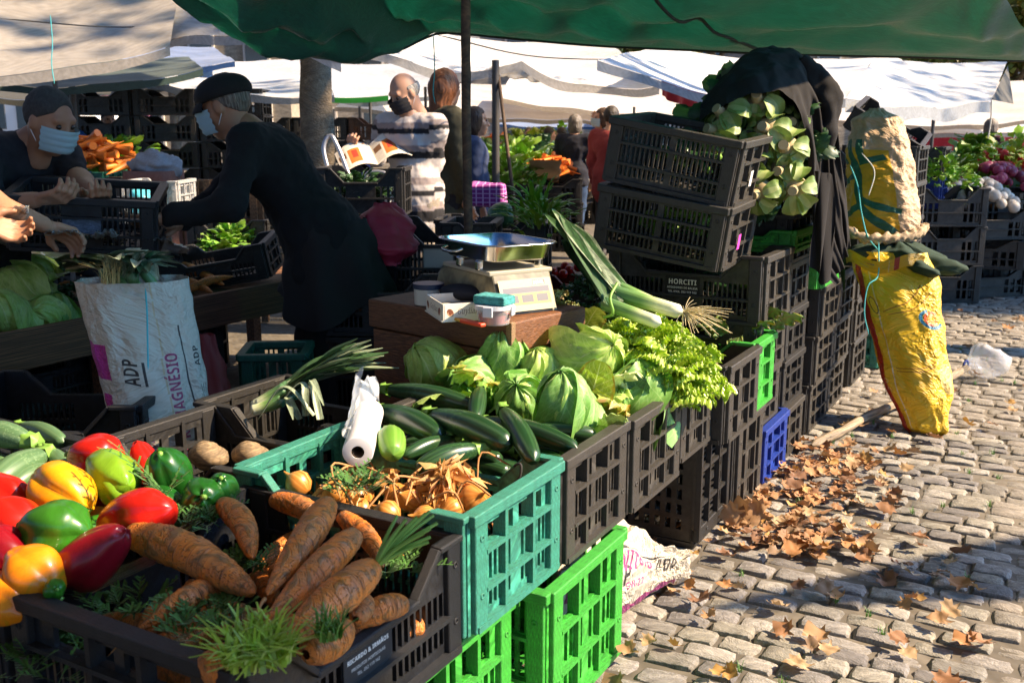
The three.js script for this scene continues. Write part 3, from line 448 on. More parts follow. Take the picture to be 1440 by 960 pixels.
for (let i = 0; i < 20; i++) { const x = rr(-1.47, -1.05), z = rr(-1.46, -1.02), a = rnd() * 6.28, l = rr(0.07, 0.11), y = 0.40 + 0.075 * (i / 20) + 0.03 * rnd(); carrot([[x - cos(a) * l, y, z - sin(a) * l], [x, y + 0.008, z], [clamp(x + cos(a) * l, -1.48, -1.03), y, clamp(z + sin(a) * l, -1.49, -0.99)]], rr(0.025, 0.033), 0.018, 'carrot buried in the lower layers of the dark crate', { tail: 0 }); }
{ const p = V(...[-0.962, 0.625, -1.233]), e = V(...[-0.906, 0.68, -1.308]); const t = thing('carrot_stalks', 'cut green stalks sprouting from the thick carrot', 'stalks'); const d = e.clone().sub(p); for (let i = 0; i < 17; i++) { const q = d.clone().multiplyScalar(rr(0.65, 1.05)).add(V(rr(-0.035, 0.035), rr(-0.02, 0.04), rr(-0.035, 0.035))); part('stalk', sweep([p.toArray(), p.clone().addScaledVector(q, 0.5).add(V(0, 0.006, 0)).toArray(), p.clone().add(q).toArray()], (s) => 0.0042 - 0.0012 * s, 8, 6), G.stem, t); } }
const stuff = (name, g, m, label, cat, p) => { const o = solo(name, g, m, label, cat); o.userData.kind = 'stuff'; if (p) o.position.set(...p); return o; };
stuff('cut_stalks', blades(190, 0.05, 0.07, 0.009, 1.5), G.lime, 'bright grassy cut stalks at the carrot crate front', 'greens', [-0.968, 0.59, -0.966]);
stuff('cut_stalks', blades(70, 0.02, 0.05, 0.006), G.mid, 'short tuft of cut leaves on a carrot', 'greens', [-0.896, 0.61, -1.036]);
for (const [p, n, R, l, lab] of [[[-1.195, 0.54, -1.069], 60, 0.08, 0.07, 'feathery carrot tops in the front of the dark crate'], [[-1.455, 0.58, -1.302], 46, 0.07, 0.08, 'feathery carrot tops against the green peppers'], [[-1.274, 0.59, -1.578], 40, 0.05, 0.09, 'feathery carrot tops against the onions'], [[-1.243, 0.56, -1.228], 30, 0.05, 0.06, 'feathery carrot tops between the fat carrots'], [[-1.059, 0.52, -1.431], 30, 0.05, 0.06, 'feathery carrot tops by the crate side'], [[-1.411, 0.5, -1.079], 26, 0.07, 0.07, 'feathery carrot tops in the crate corner'], [[-1.463, 0.45, -0.955], 50, 0.1, 0.1, 'carrot tops seen through the crate front']]) stuff('carrot_tops', fronds(n, R, l), G.frond, lab, 'greens', p);
stuff('long_frond', fronds(6, 0.01, 0.2), G.frond, 'long green carrot frond curling over the red pepper', 'greens', [-1.505, 0.63, -1.28]);

// peppers
const pepCache = [0, 1, 2, 3].map((k) => sheet((u, v) => { const a = -u * 6.2832, L = [4, 3, 4, 3][k], th = PI * (1 - v); const lobe = 1.06 - 0.26 * Math.pow(1 - Math.abs(cos(a * L / 2 + k)), 1.6) * (0.55 + 0.45 * Math.abs(2 * v - 1)), taper = lerp([0.88, 0.8, 0.92, 0.72][k], 1, sm(0.1, 0.7, v)); let r = Math.pow(sin(th), 0.62) * lobe * taper * (1 + 0.13 * nz(cos(a) * 1.3 + k * 4, sin(a) * 1.3, v * 2.4)); let y = -cos(th) * [1.15, 1.35, 1.0, 1.45][k]; if (v > 0.86) y -= 0.26 * sm(0.86, 1, v); if (v < 0.3) y += 0.3 * (1 - sm(0, 0.3, v)) * (0.4 + 0.6 * Math.pow(1 - Math.abs(cos(a * L / 2 + k)), 1.2)) * (v < 0.04 ? 1 : 1); return [cos(a) * r, y, sin(a) * r]; }, 40, 26, 1, 1, true));
const pepStem = merge([sweep([[0, 0.85, 0], [0.02, 1.12, 0.02], [0.14, 1.42, 0.05]], (t) => 0.15 - 0.05 * t + (t > 0.8 ? 0.03 : 0) - (t >= 1 ? 0.12 : 0), 10, 9), new THREE.SphereGeometry(0.36, 14, 8).scale(1, 0.22, 1).translate(0, 0.86, 0)]);
const pepMat = (c, c2) => phys(c, 0.34, { clearcoat: 0.35, clearcoatRoughness: 0.12, specularIntensity: 0.4, map: T.skin });
const PC = { y: pepMat([0.85, 0.36, 0.008]), o: pepMat([0.8, 0.24, 0.008]), r: pepMat([0.55, 0.012, 0.006]), dr: pepMat([0.24, 0.004, 0.012]), g: pepMat([0.035, 0.17, 0.012]), dg: pepMat([0.012, 0.09, 0.01]), lg: pepMat([0.2, 0.4, 0.02]) };
const pcName = { y: 'yellow', o: 'orange-yellow', r: 'red', dr: 'dark red', g: 'green', dg: 'dark green', lg: 'light green' };
for (const [p, r, c, k, rot, lab] of [
  [[-1.743, 0.62, -1.221], 0.056, 'y', 0, [0.2, 0, -1.9], 'large yellow bell pepper with its stem facing the carrots'],
  [[-1.577, 0.62, -1.082], 0.056, 'g', 2, [0.1, 0.3, 1.55], 'glossy green bell pepper lying on its side among yellow and red'],
  [[-1.506, 0.59, -0.985], 0.048, 'o', 2, [0.3, 0, -2.2], 'orange-yellow bell pepper beside the dark red one'],
  [[-1.457, 0.6, -1.069], 0.05, 'dr', 1, [-0.5, 0, -0.75], 'dark red bell pepper at the edge of the carrot crate'],
  [[-1.538, 0.6, -1.228], 0.056, 'r', 3, [0.1, 0.2, 1.9], 'long scarred red bell pepper next to the fat carrot'],
  [[-1.748, 0.62, -1.341], 0.055, 'lg', 3, [0.2, -0.3, 1.6], 'light green bell pepper lying behind the yellow one'],
  [[-1.701, 0.6, -1.316], 0.034, 'lg', 2, [0.5, 0, 0.3], 'small yellow-green pepper in front of the light green one'],
  [[-1.628, 0.62, -1.394], 0.05, 'dg', 0, [0.45, 0, -0.1], 'dark green bell pepper standing upright with its stem up'],
  [[-1.867, 0.62, -1.399], 0.052, 'r', 2, [0.2, 0.4, 1.5], 'bright red bell pepper at the back of the heap'],
  [[-1.779, 0.6, -1.46], 0.035, 'r', 1, [0, 0, 0.5], 'red pepper tip between two green peppers'],
  [[-1.496, 0.6, -1.361], 0.046, 'dg', 2, [0.9, 0, -0.7], 'dark green pepper touching the bent carrot'],
  [[-1.487, 0.61, -1.406], 0.034, 'dg', 2, [0.5, 0, -0.4], 'dark green pepper lobe beside the teal crate'],
  [[-1.569, 0.585, -1.323], 0.04, 'dg', 0, [0.4, 0, 0.9], 'dark green pepper half hidden behind the scarred red pepper'],
  [[-1.718, 0.6, -1.097], 0.048, 'r', 2, [0.4, 0, 0.6], 'red bell pepper beside the stem of the glossy green one'],
  [[-1.884, 0.6, -1.179], 0.045, 'r', 1, [0.2, 0, 1.2], 'red-orange pepper under the pale cucumbers'],
  [[-1.623, 0.58, -1.015], 0.05, 'dr', 0, [0.3, 0, 0.4], 'deep red pepper beside the orange-yellow one'],
  [[-1.433, 0.585, -0.97], 0.018, 'g', 2, [0.8, 0, -1], 'little green pepper beside the orange-yellow one'],
  [[-1.537, 0.56, -0.939], 0.042, 'o', 1, [0.3, 0, 1.2], 'orange pepper in the corner of the pepper crate'],
]) { const t = thing('bell_pepper', lab, 'pepper', p, 0, 'bell peppers'); t.rotation.set(...rot); t.scale.setScalar(r); part('body', pepCache[k], PC[c], t); part('stem', pepStem, G.stem, t); }
for (let i = 0; i < 14; i++) { const c = pick(['r', 'g', 'y', 'dr', 'dg']); const t = thing('bell_pepper', `${pcName[c]} pepper under the top layer of the pepper crate`, 'pepper', [rr(-1.95, -1.6), rr(0.45, 0.545), rr(-1.42, -1.0)], 0, 'bell peppers'); t.rotation.set(rnd() * 6, rnd() * 6, rnd() * 6); t.scale.setScalar(rr(0.04, 0.048)); part('body', pepCache[i % 4], PC[c], t); part('stem', pepStem, G.stem, t); }
crate({ p: [-1.81, 0.33, -1.22], turn: PI / 2, L: 0.56, W: 0.5, H: 0.24, mat: M.blackblue, label: 'dark crate holding the bell peppers' });
crate({ p: [-1.81, 0.0, -1.22], turn: PI / 2, L: 0.56, W: 0.5, H: 0.32, mat: M.black, label: 'black crate on the ground under the pepper crate' });
crate({ p: [-2.32, 0.33, -1.30], turn: PI / 2, L: 0.5, W: 0.46, H: 0.25, mat: M.blackblue, label: 'dark crate holding pale cucumbers' });
crate({ p: [-2.32, 0.0, -1.30], turn: PI / 2, L: 0.5, W: 0.46, H: 0.32, mat: M.black, label: 'black crate on the ground under the cucumber crate' });

// zucchini
const zTex = (a, b) => canvasTex(128, 128, (c) => { c.fillStyle = a; c.fillRect(0, 0, 128, 128); for (let i = 0; i < 700; i++) { c.fillStyle = b; c.globalAlpha = 0.1 + rnd() * 0.35; const w = 0.5 + rnd() * 1.6; c.fillRect(rnd() * 128, rnd() * 128, w, w * (1 + rnd() * 3)); } for (let i = 0; i < 8; i++) { c.globalAlpha = 0.16; c.fillStyle = b; c.fillRect(i * 16 + 3, 0, 5, 128); } c.globalAlpha = 1; });
const ZM = { dark: phys(0xffffff, 0.3, { map: zTex('#1c3a1e', '#6f9a5c'), clearcoat: 0.25, clearcoatRoughness: 0.3 }), pale: phys(0xffffff, 0.4, { map: zTex('#4a6a45', '#9db58c'), clearcoat: 0.2, clearcoatRoughness: 0.4 }), melon: phys(0xffffff, 0.4, { map: zTex('#5c8a2c', '#b9cf7a') }) };
function squash(a, b, r, mat, label, { name = 'zucchini', cat = 'zucchini', group = 'zucchini in the black crate', sag = 0.01, taper = 0.8 } = {}) {
  const t = thing(name, label, cat, [0, 0, 0], 0, group), A = V(...a), B = V(...b), m = A.clone().lerp(B, 0.5); m.y += sag;
  part('fruit', sweep([A.toArray(), m.toArray(), B.toArray()], (q, an) => (q <= 0 || q >= 1 ? 0.001 : r * lerp(taper, 1.05, q) * Math.pow(sin(PI * clamp(q, 0.02, 0.98)), q > 0.5 ? 0.3 : 0.22) * (1 + 0.025 * cos(an * 6) * (1 - q))), 26, 18, 1, 2), mat, t);
  const d = A.clone().sub(B).normalize(); part('stem', sweep([A.clone().addScaledVector(d, -0.008).toArray(), A.clone().addScaledVector(d, 0.014).toArray(), A.clone().addScaledVector(d, 0.03).add(V(0, 0.004, 0)).toArray()], (q, an) => (q >= 1 ? 0.001 : r * (0.62 - 0.2 * q + (q > 0.75 ? 0.14 : 0)) * (1 + 0.16 * cos(an * 5))), 8, 15), G.stem, t);
  return t;
}
for (const [a, b, r, lab] of [
  [[-1.694, 0.6, -2.26], [-1.359, 0.61, -2.2], 0.031, 'zucchini lying along the back edge beside the cabbages'],
  [[-1.592, 0.595, -2.08], [-1.303, 0.6, -1.955], 0.036, 'fat zucchini behind the plastic bag roll'],
  [[-1.393, 0.62, -2.04], [-1.099, 0.62, -1.935], 0.038, 'big dark zucchini on top with its stem end raised'],
  [[-1.39, 0.635, -2.28], [-1.289, 0.61, -2.086], 0.026, 'stubby zucchini pointing up against the cabbages'],
  [[-1.219, 0.64, -2.111], [-1.008, 0.61, -1.885], 0.03, 'zucchini pointing out towards the crate end'],
  [[-1.287, 0.6, -2.125], [-0.971, 0.605, -2.029], 0.028, 'long zucchini with its round end towards the aisle'],
  [[-1.292, 0.585, -1.996], [-1.337, 0.58, -1.835], 0.02, 'slim zucchini at the front of the crate'],
  [[-1.178, 0.6, -1.918], [-1.26, 0.575, -1.78], 0.03, 'zucchini with a flower scar beside the teal crate'],
  [[-1.192, 0.575, -2.144], [-1.012, 0.575, -2.232], 0.027, 'zucchini half hidden under the long one'],
]) squash(a, b, r, ZM.dark, lab);
squash([-1.426, 0.6, -1.906], [-1.327, 0.6, -1.785], 0.034, ZM.melon, 'round pale green squash beside the plastic bag roll', { taper: 1, name: 'round_squash', cat: 'squash' });
for (let i = 0; i < 10; i++) { const x = rr(-1.45, -1.1), z = rr(-2.22, -2.02), a = rr(-0.5, 0.5); squash([x - 0.09 * cos(a), rr(0.45, 0.53), z - 0.09 * sin(a)], [x + 0.09 * cos(a), rr(0.45, 0.53), z + 0.09 * sin(a)], 0.03, ZM.dark, 'zucchini in the lower layers of the black crate'); }
for (const [a, b, r, lab] of [
  [[-2.036, 0.6, -1.384], [-1.984, 0.58, -1.207], 0.036, 'pale striped cucumber lying over the red pepper'],
  [[-2.162, 0.6, -1.436], [-2.311, 0.6, -1.405], 0.036, 'dark cucumber behind the pale striped one'],
  [[-2.103, 0.585, -1.434], [-1.923, 0.575, -1.372], 0.022, 'slim cucumber beside the bright red pepper'],
  [[-1.994, 0.58, -1.37], [-1.969, 0.57, -1.246], 0.024, 'cucumber in shade under the pale striped one'],
  [[-1.916, 0.575, -1.261], [-1.931, 0.57, -1.172], 0.026, 'cucumber end near the yellow pepper'],
  [[-2.378, 0.57, -1.564], [-2.161, 0.57, -1.531], 0.024, 'cucumber along the crate rim'],
]) squash(a, b, r, ZM.pale, lab, { name: 'cucumber', cat: 'cucumber', group: 'pale cucumbers' });
for (let i = 0; i < 14; i++) { const x = rr(-2.48, -2.16), z = rr(-1.46, -1.1), a = rnd() * 3; squash([x - 0.06 * cos(a), rr(0.45, 0.54), z - 0.06 * sin(a)], [x + 0.06 * cos(a), rr(0.45, 0.54), z + 0.06 * sin(a)], 0.028, ZM.pale, 'cucumber in the lower layers of the cucumber crate', { name: 'cucumber', cat: 'cucumber', group: 'pale cucumbers' }); }

// onions
const onionMat = phys(0xffffff, 0.35, { map: canvasTex(128, 128, (c) => { c.fillStyle = '#b8772f'; c.fillRect(0, 0, 128, 128); for (let i = 0; i < 90; i++) { c.fillStyle = pick(['#d9a05a', '#8e5420', '#e6bd80', '#7a4417']); c.globalAlpha = 0.25; c.fillRect(rnd() * 128, 0, 0.6 + rnd() * 3, 128); } c.globalAlpha = 1; }), clearcoat: 0.2, clearcoatRoughness: 0.4 });
const onionGeo = merge([new THREE.LatheGeometry([[0.001, -0.92], [0.3, -0.9], [0.75, -0.6], [1, 0], [0.86, 0.48], [0.5, 0.8], [0.2, 0.98], [0.12, 1.2], [0.05, 1.45]].map((p) => new THREE.Vector2(...p)), 24)]);
const tuft = blades(10, 0.15, 0.6, 0.12).translate(0, -0.95, 0).scale(1, -1, 1).translate(0, -1.9, 0);
function onion(p, r, rot, lab) { const t = thing('onion', lab, 'onion', p, 0, 'onions in the teal crate'); t.rotation.set(...rot); t.scale.setScalar(r); part('bulb', onionGeo, onionMat, t); part('root_tuft', tuft, G.brown, t); }
for (const [p, r, rot, lab] of [[[-1.093, 0.545, -1.758], 0.034, [0.5, 0, -0.9], 'shiny onion against the teal end wall'], [[-1.131, 0.54, -1.628], 0.028, [1.2, 0, 0.6], 'onion at the front edge of the teal crate'], [[-1.214, 0.54, -1.608], 0.03, [0.4, 0, 1.2], 'flat onion beside the carrot heads'], [[-1.118, 0.535, -1.71], 0.027, [1.6, 0, 0.2], 'onion between loose skins and the shiny one'], [[-1.503, 0.54, -1.655], 0.032, [0.2, 0, 1], 'onion under dry skins at the far end of the teal crate'], [[-1.41, 0.535, -1.67], 0.03, [1, 0, 0.3], 'onion half covered by peeling skin'], [[-1.236, 0.535, -1.717], 0.03, [0.6, 1, 0.4], 'onion behind the dry stalks']]) onion(p, r, rot, lab);
for (let i = 0; i < 44; i++) onion([rr(-1.51, -1.03), rr(0.4, 0.5), rr(-1.87, -1.58)], rr(0.026, 0.034), [rnd() * 6, rnd() * 6, rnd() * 6], 'onion in the lower layers of the teal crate');
stuff('onion_skins', clump(34, 0.2, 0.045, 0.014, { ruffle: 0.02, flatY: 0.1, up: 0.1 }).scale(1.1, 1, 0.65), G.skin, 'papery onion skins strewn over the onions', 'skins', [-1.27, 0.52, -1.73]);
stuff('onion_skins', clump(24, 0.045, 0.045, 0.012, { ruffle: 0.03, flatY: 0.8 }), G.skin, 'heap of curled dry onion skins', 'skins', [-1.169, 0.55, -1.76]);
stuff('dry_stalks', merge([...Array(16)].map(() => { const a = rnd() * 6.28, p = [rr(-1.45, -1.06), 0.54, rr(-1.85, -1.6)]; return rope([p, [p[0] + 0.04 * cos(a), 0.57 + 0.04 * rnd(), p[2] + 0.04 * sin(a)], [p[0] + 0.09 * cos(a + 0.8), 0.55 + 0.05 * rnd(), p[2] + 0.09 * sin(a + 0.8)]], 0.0025, 10); })), std([0.4, 0.2, 0.07], 0.8), 'thin dry onion stalks sticking up from the teal crate', 'stalks');

// cabbages
for (const [k, p, rot, s, lab] of [
  ['round', [-1.667, 0.63, -2.468], [0.4, 0.5, 0.5], 0.92, 'pale round cabbage next to the wooden chest'],
  ['point', [-1.447, 0.66, -2.522], [0.1, 1.2, 0.15], 0.85, 'upright yellow-green cabbage in the middle of the heap'],
  ['round', [-1.333, 0.64, -2.536], [0.5, 2.2, -0.3], 0.72, 'small pale cabbage between the large ones'],
  ['tall', [-1.21, 0.67, -2.607], [0.9, 0.3, -0.9], 0.95, 'long pale cabbage leaning towards the frilly lettuce'],
  ['point', [-1.116, 0.63, -2.256], [0.15, 3.0, -0.1], 0.84, 'pointed cabbage with a large upright leaf'],
  ['loose', [-1.513, 0.6, -2.438], [0.6, 1, 0.3], 0.85, 'cabbage with loose outer leaves behind the zucchini'],
  ['loose', [-1.686, 0.66, -2.653], [0.2, 2, 0.1], 0.8, 'leafy cabbage at the foot of the wooden chest'],
  ['loose', [-1.315, 0.585, -2.386], [0.9, 4, 0.2], 0.85, 'dark leafy cabbage low beside the zucchini'],
  ['loose', [-1.043, 0.6, -2.592], [0.5, 1.8, -0.6], 0.9, 'dark green cabbage with a spread leaf at the crate end'],
  ['tall', [-1.472, 0.66, -2.838], [0.3, 5, 0.2], 0.85, 'yellowish cabbage below the browned lettuce'],
  ['loose', [-1.693, 0.66, -2.846], [0.2, 4.4, 0.3], 0.7, 'cabbage with curled leaf tips below the chocolate box'],
  ['loose', [-1.104, 0.59, -2.528], [0.9, 0.2, -0.6], 0.75, 'small leafy cabbage beside the pointed one'],
]) cabbage(k, p, rot, s, lab);
for (let i = 0; i < 12; i++) cabbage(pick(['round', 'loose']), [rr(-1.5, -1.1), rr(0.44, 0.52), rr(-2.95, -2.35)], [rnd() * 6, rnd() * 6, 0], 0.8, 'cabbage in the lower layers of the black crates');
{ const t = thing('cabbage_leaf', 'big upright yellow-edged leaf beside the pointed cabbage', 'leaf', [-1.102, 0.57, -2.346]); t.rotation.set(-0.15, 0.35, -0.2); part('blade', looseLeaf(0.19, 0.065, 0.7, 0.006, 2, 18, 18), LM.yellow, t); }
for (const [p, rot, s, m, lab] of [[[-1.434, 0.585, -2.408], [0.5, -0.3, 0.9], 0.17, LM.deep, 'broad cabbage leaf lying over the zucchini'], [[-1.017, 0.585, -2.529], [-0.2, 0.3, 0.3], 0.1, LM.blue, 'blue-green cabbage leaf fanned at the crate end'], [[-1.022, 0.585, -2.274], [0.5, 0.6, -0.9], 0.09, LM.mid, 'narrow green leaf poking out over the crate rim'], [[-1.832, 0.65, -2.624], [0.2, -0.6, 0.8], 0.13, LM.mid, 'ragged leaf tip over the pale round cabbage'], [[-1.473, 0.6, -2.278], [0.9, 0.2, 0.5], 0.14, LM.mid, 'cabbage leaf between zucchini and the pale round cabbage'], [[-1.399, 0.67, -2.956], [0.1, 0.6, -0.4], 0.13, LM.yellow, 'yellow-green leaf standing below the parsley'], [[-1.006, 0.585, -2.641], [-0.3, 0.5, 0.2], 0.09, LM.blue, 'dark folded leaf by the cabbage crate corner']]) { const t = thing('cabbage_leaf', lab, 'leaf', p); t.rotation.set(...rot); part('blade', looseLeaf(s, s * 0.42, 0.9, 0.008, rnd() * 9, 16, 16), m, t); }

for (let i = 0; i < 26; i++) { const k = i % 13, x = -1.5 + 0.47 * ((i * 0.618) % 1), z = -2.33 - 0.5 * ((i * 0.381 + 0.2) % 1), m = pick([LM.pale, LM.mid, LM.mid, LM.deep, LM.yellow]); const t = thing('cabbage_leaf', `${m === LM.pale ? 'pale' : m === LM.deep ? 'dark green' : m === LM.yellow ? 'yellow-green' : 'fresh green'} loose outer leaf curling among the cabbage heads`, 'leaf', [x, 0.575 + 0.06 * sin(i * 2.1), z], 0, 'loose cabbage leaves'); t.rotation.order = 'YXZ'; t.rotation.set(rr(0.1, 0.8), rr(-1.2, 1.6), rr(-0.5, 0.5)); part('blade', looseLeaf(rr(0.1, 0.15), rr(0.045, 0.06), rr(0.9, 1.6), 0.016, i * 3.3, 18, 18), m, t); }
// frilly lettuce
const frill = [0, 1, 2].map((k) => sheet((u, v) => { const s = u * 2 - 1, e = Math.max(Math.abs(s), v * 0.9), w = 0.05 * (0.35 + 0.8 * v) , f = sm(0.35, 1, e); return [s * w + f * 0.007 * sin(v * 40 + k * 2), v * 0.1 + f * 0.008 * sin(s * 22 + k), 0.035 * v * v + 0.02 * s * s * v + f * 0.011 * sin(s * 20 + v * 31 + k * 3) + f * 0.006 * sin(s * 47 - v * 38)]; }, 36, 30));
const lettM = { bright: leafMat(leafTex('#bcd940', '#dcea90', 5), 0.5, 0.5), brown: leafMat(leafTex('#9fae62', '#d6dcae', 5, '#6d3a1c'), 0.4, 0.55), green: leafMat(leafTex('#6f9c2a', '#b5cf7c', 5), 0.4, 0.5) };
function lettuce(p, R, n, mat, label, sq = 1, s = 1) {
  const t = thing('lettuce', label, 'lettuce', p, 0, 'lettuces');
  for (let i = 0; i < n; i++) { const y = i / n, a = i * 2.4, e = Math.sqrt(y); const m = part('leaf', frill[i % 3], mat, t); const el = lerp(0.15, 1.45, e); m.position.set(cos(a) * R * e * 0.55, R * 0.45 * (1 - e) + 0.01, sin(a) * R * e * 0.55 * sq); m.rotation.order = 'YXZ'; m.rotation.set(el, PI / 2 - a, rr(-0.3, 0.3)); m.scale.setScalar(s * rr(0.75, 1.1)); }
  return t;
}
lettuce([-1.14, 0.615, -2.872], 0.15, 60, lettM.bright, 'bright frilly green lettuce spilling over the crates', 1, 1.1);
lettuce([-0.986, 0.605, -2.715], 0.11, 40, lettM.bright, 'frilly green lettuce hanging over the crate ends', 1, 1.0);
lettuce([-0.966, 0.54, -2.77], 0.06, 16, lettM.bright, 'sprig of frilly lettuce drooping down a crate end', 1, 0.6);
lettuce([-1.492, 0.72, -2.865], 0.075, 26, lettM.brown, 'lettuce with browned frilly edges below the scale', 1, 0.75);
// parsley and dark herbs behind
solo('herb_bunch', clump(260, 0.12, 0.035, 0.016, { ruffle: 0.01, flatY: 0.9 }), G.dark, 'dark curly parsley beside the scale', 'herbs', undefined, [-1.58, 0.68, -3.384]);
solo('herb_bunch', clump(200, 0.1, 0.04, 0.018, { ruffle: 0.01, flatY: 0.8 }), G.mid, 'green herbs between the parsley and the frilly lettuce', 'herbs', undefined, [-1.395, 0.64, -3.243]);

// leeks
const leekTex = canvasTex(64, 256, (c) => { const g = c.createLinearGradient(0, 256, 0, 0); g.addColorStop(0, '#eef0d8'); g.addColorStop(0.3, '#d3e0a6'); g.addColorStop(0.5, '#6f9a4c'); g.addColorStop(1, '#35603c'); c.fillStyle = g; c.fillRect(0, 0, 64, 256); for (let i = 0; i < 60; i++) { c.fillStyle = rnd() < 0.5 ? '#ffffff' : '#17351c'; c.globalAlpha = 0.08; c.fillRect(rnd() * 64, 0, 1.2, 256); } });
leekTex.flipY = true;
const leekM = phys(0xffffff, 0.45, { map: leekTex, transmission: 0.12, thickness: 0 }), leekG = phys([0.07, 0.17, 0.06], 0.45, { transmission: 0.2, map: T.grime }), leekP = phys([0.36, 0.46, 0.3], 0.45, { transmission: 0.2, map: T.grime });
function ribbon(pts, w, fold = 0.5) { const c = new THREE.CatmullRomCurve3(pts.map((p) => V(...p))); return sheet((u, v) => { const p = c.getPoint(v), t = c.getTangent(v), s = u * 2 - 1, side = V(0, 1, 0).cross(t).normalize(), up = t.clone().cross(side), k = w * (v < 0.7 ? 1 : lerp(1, 0.15, (v - 0.7) / 0.3)) * 0.5; p.addScaledVector(side, s * k).addScaledVector(up, Math.abs(s) * fold * k); return p.toArray(); }, 4, 18, 1, 1); }
function leek(root, mid, tip, r, label, { n = 6, w = 0.05, spread = 0.08, group = 'leeks', roots = 0, mat = leekG } = {}) {
  const t = thing('leek', label, 'leek', [0, 0, 0], 0, group); const A = V(...root), B = V(...mid), E = V(...tip);
  part('shaft', sweep([root, A.clone().lerp(B, 0.5).toArray(), mid], (q) => (q <= 0 || q >= 1 ? 0.002 : r * lerp(0.95, 1.15, q)), 14, 14), leekM, t);
  for (let i = 0; i < n; i++) { const s = (i / (n - 1) - 0.5) * 2, q = E.clone().add(V(rr(-1, 1) * spread * 0.5, s * spread * 0.5 + rr(-0.02, 0.02), s * spread)).lerp(B, rr(0, 0.25)); part('leaf', ribbon([A.clone().lerp(B, 0.8).toArray(), B.clone().lerp(q, 0.4).add(V(0, 0.02, 0)).toArray(), q.toArray()], w * rr(0.7, 1)), i % 3 ? mat : leekP, t); }
  if (roots) { const list = []; const d = A.clone().sub(B).normalize(); for (let i = 0; i < 70; i++) { const a = d.clone().multiplyScalar(rr(0.03, 0.1)).add(V(rr(-1, 1), rr(-1, 0.9), rr(-1, 1)).multiplyScalar(0.055)); list.push(sweep([root, A.clone().addScaledVector(a, 0.5).add(V(0, 0.008, 0)).toArray(), A.clone().add(a).toArray()], (s) => 0.0014 - 0.0008 * s, 6, 4)); } const m = part('roots', list, std([0.55, 0.47, 0.28], 0.8), t); m.userData.kind = 'stuff'; }
  return t;
}
leek([-0.986, 0.808, -2.778], [-1.259, 0.851, -2.81], [-1.569, 1.083, -3.044], 0.022, 'thick leek with a shaggy root end lying over the lettuce', { roots: 1, n: 7, w: 0.07, spread: 0.09 });
leek([-1.03, 0.783, -2.711], [-1.244, 0.822, -2.752], [-1.507, 1.017, -3.004], 0.02, 'leek tied beside the shaggy-rooted one', { n: 6, w: 0.07, spread: 0.07 });
leek([-1.044, 0.806, -2.803], [-1.282, 0.871, -2.86], [-1.55, 0.978, -3.146], 0.02, 'leek behind the shaggy-rooted one', { n: 5, w: 0.06, spread: 0.08 });
solo('leek_tie', sweep([[-1.195, 0.884, -2.76], [-1.193, 0.845, -2.705], [-1.181, 0.803, -2.701], [-1.218, 0.783, -2.722]], 0.005, 14, 6), G.stem, 'green leaf tied round the leek bundle', 'tie');
for (let i = 0; i < 7; i++) leek([-2.0 + rr(-0.03, 0.03), 0.55 + rr(-0.01, 0.03), -2.0 - i * 0.014], [-1.9, 0.6 + rr(-0.01, 0.03), -2.05 - i * 0.014], [-1.72 + rr(-0.06, 0.05), 0.71 + rr(-0.03, 0.06), -2.22 + rr(-0.1, 0.08)], 0.017, 'leek with broad cut leaf tips in front of the wooden chest', { n: 5, w: 0.055, spread: 0.05, group: 'leeks by the wooden chest' });
for (const [a, b, c] of [[[-1.782, 0.566, -2.033], [-1.858, 0.643, -2.008], [-1.914, 0.556, -1.956]], [[-1.799, 0.566, -2.023], [-1.837, 0.645, -2.057], [-1.891, 0.586, -2.012]], [[-1.745, 0.565, -2.018], [-1.796, 0.662, -2.049], [-1.727, 0.608, -2.015]], [[-1.815, 0.556, -2.012], [-1.867, 0.606, -2.03], [-1.796, 0.57, -1.968]]]) { solo('leek_leaf', ribbon([a, b, c], 0.02, 0.4), leekP, 'drooping leek leaf curling over the dark crate', 'leaf', 'drooping leek leaves'); }

// ---------- sacks, coat, chest and scale ----------
function sackGeo(b, t, w, d, yaw, crump, s0, { nu = 72, nv = 60, flat = 0.8, f = 9 } = {}) {
  const B = V(...b), E = V(...t), X = V(cos(yaw), 0, -sin(yaw)), Z = V(sin(yaw), 0, cos(yaw));
  return sheet((u, v) => { const a = (0.5 - u) * 6.2832 + PI / 2, c = cos(a), s = sin(a), q = (x) => Math.sign(x) * Math.pow(Math.abs(x), flat); const W = w(v), D = d(v); const p = B.clone().lerp(E, v);
    const ridge = 1 - 2 * Math.abs(nz(c * 2.2 + s0, v * f * 0.6, s * 2.2)), k = crump * (1.6 * fbm(c * 1.6 + s0, v * f * 0.35, s * 1.6) + 0.8 * ridge * nz(v * 3 + s0, c) + 0.35 * (1 - 2 * Math.abs(nz(c * 5 + s0, v * f * 1.6, s * 5))));
    p.addScaledVector(X, q(c) * W + c * k * Math.min(1, W * 20)).addScaledVector(Z, q(s) * D + s * k * Math.min(1, D * 30)); p.y += crump * 0.4 * nz(c * 3, s * 3, v * 6 + s0); return p.toArray(); }, nu, nv, 1, 1, true);
}
const prof = (...pts) => (v) => { for (let i = 1; i < pts.length; i++) if (v <= pts[i][0]) { const [a, x] = pts[i - 1], [b, y] = pts[i]; const t = (v - a) / (b - a); return lerp(x, y, t * t * (3 - 2 * t)); } return pts[pts.length - 1][1]; };
const printed = (w, h, draw, rough = 0.5, o = {}) => phys(0xffffff, rough, { map: canvasTex(w, h, draw), bumpMap: rep(T.crease, 2), bumpScale: 0.012, ...o });
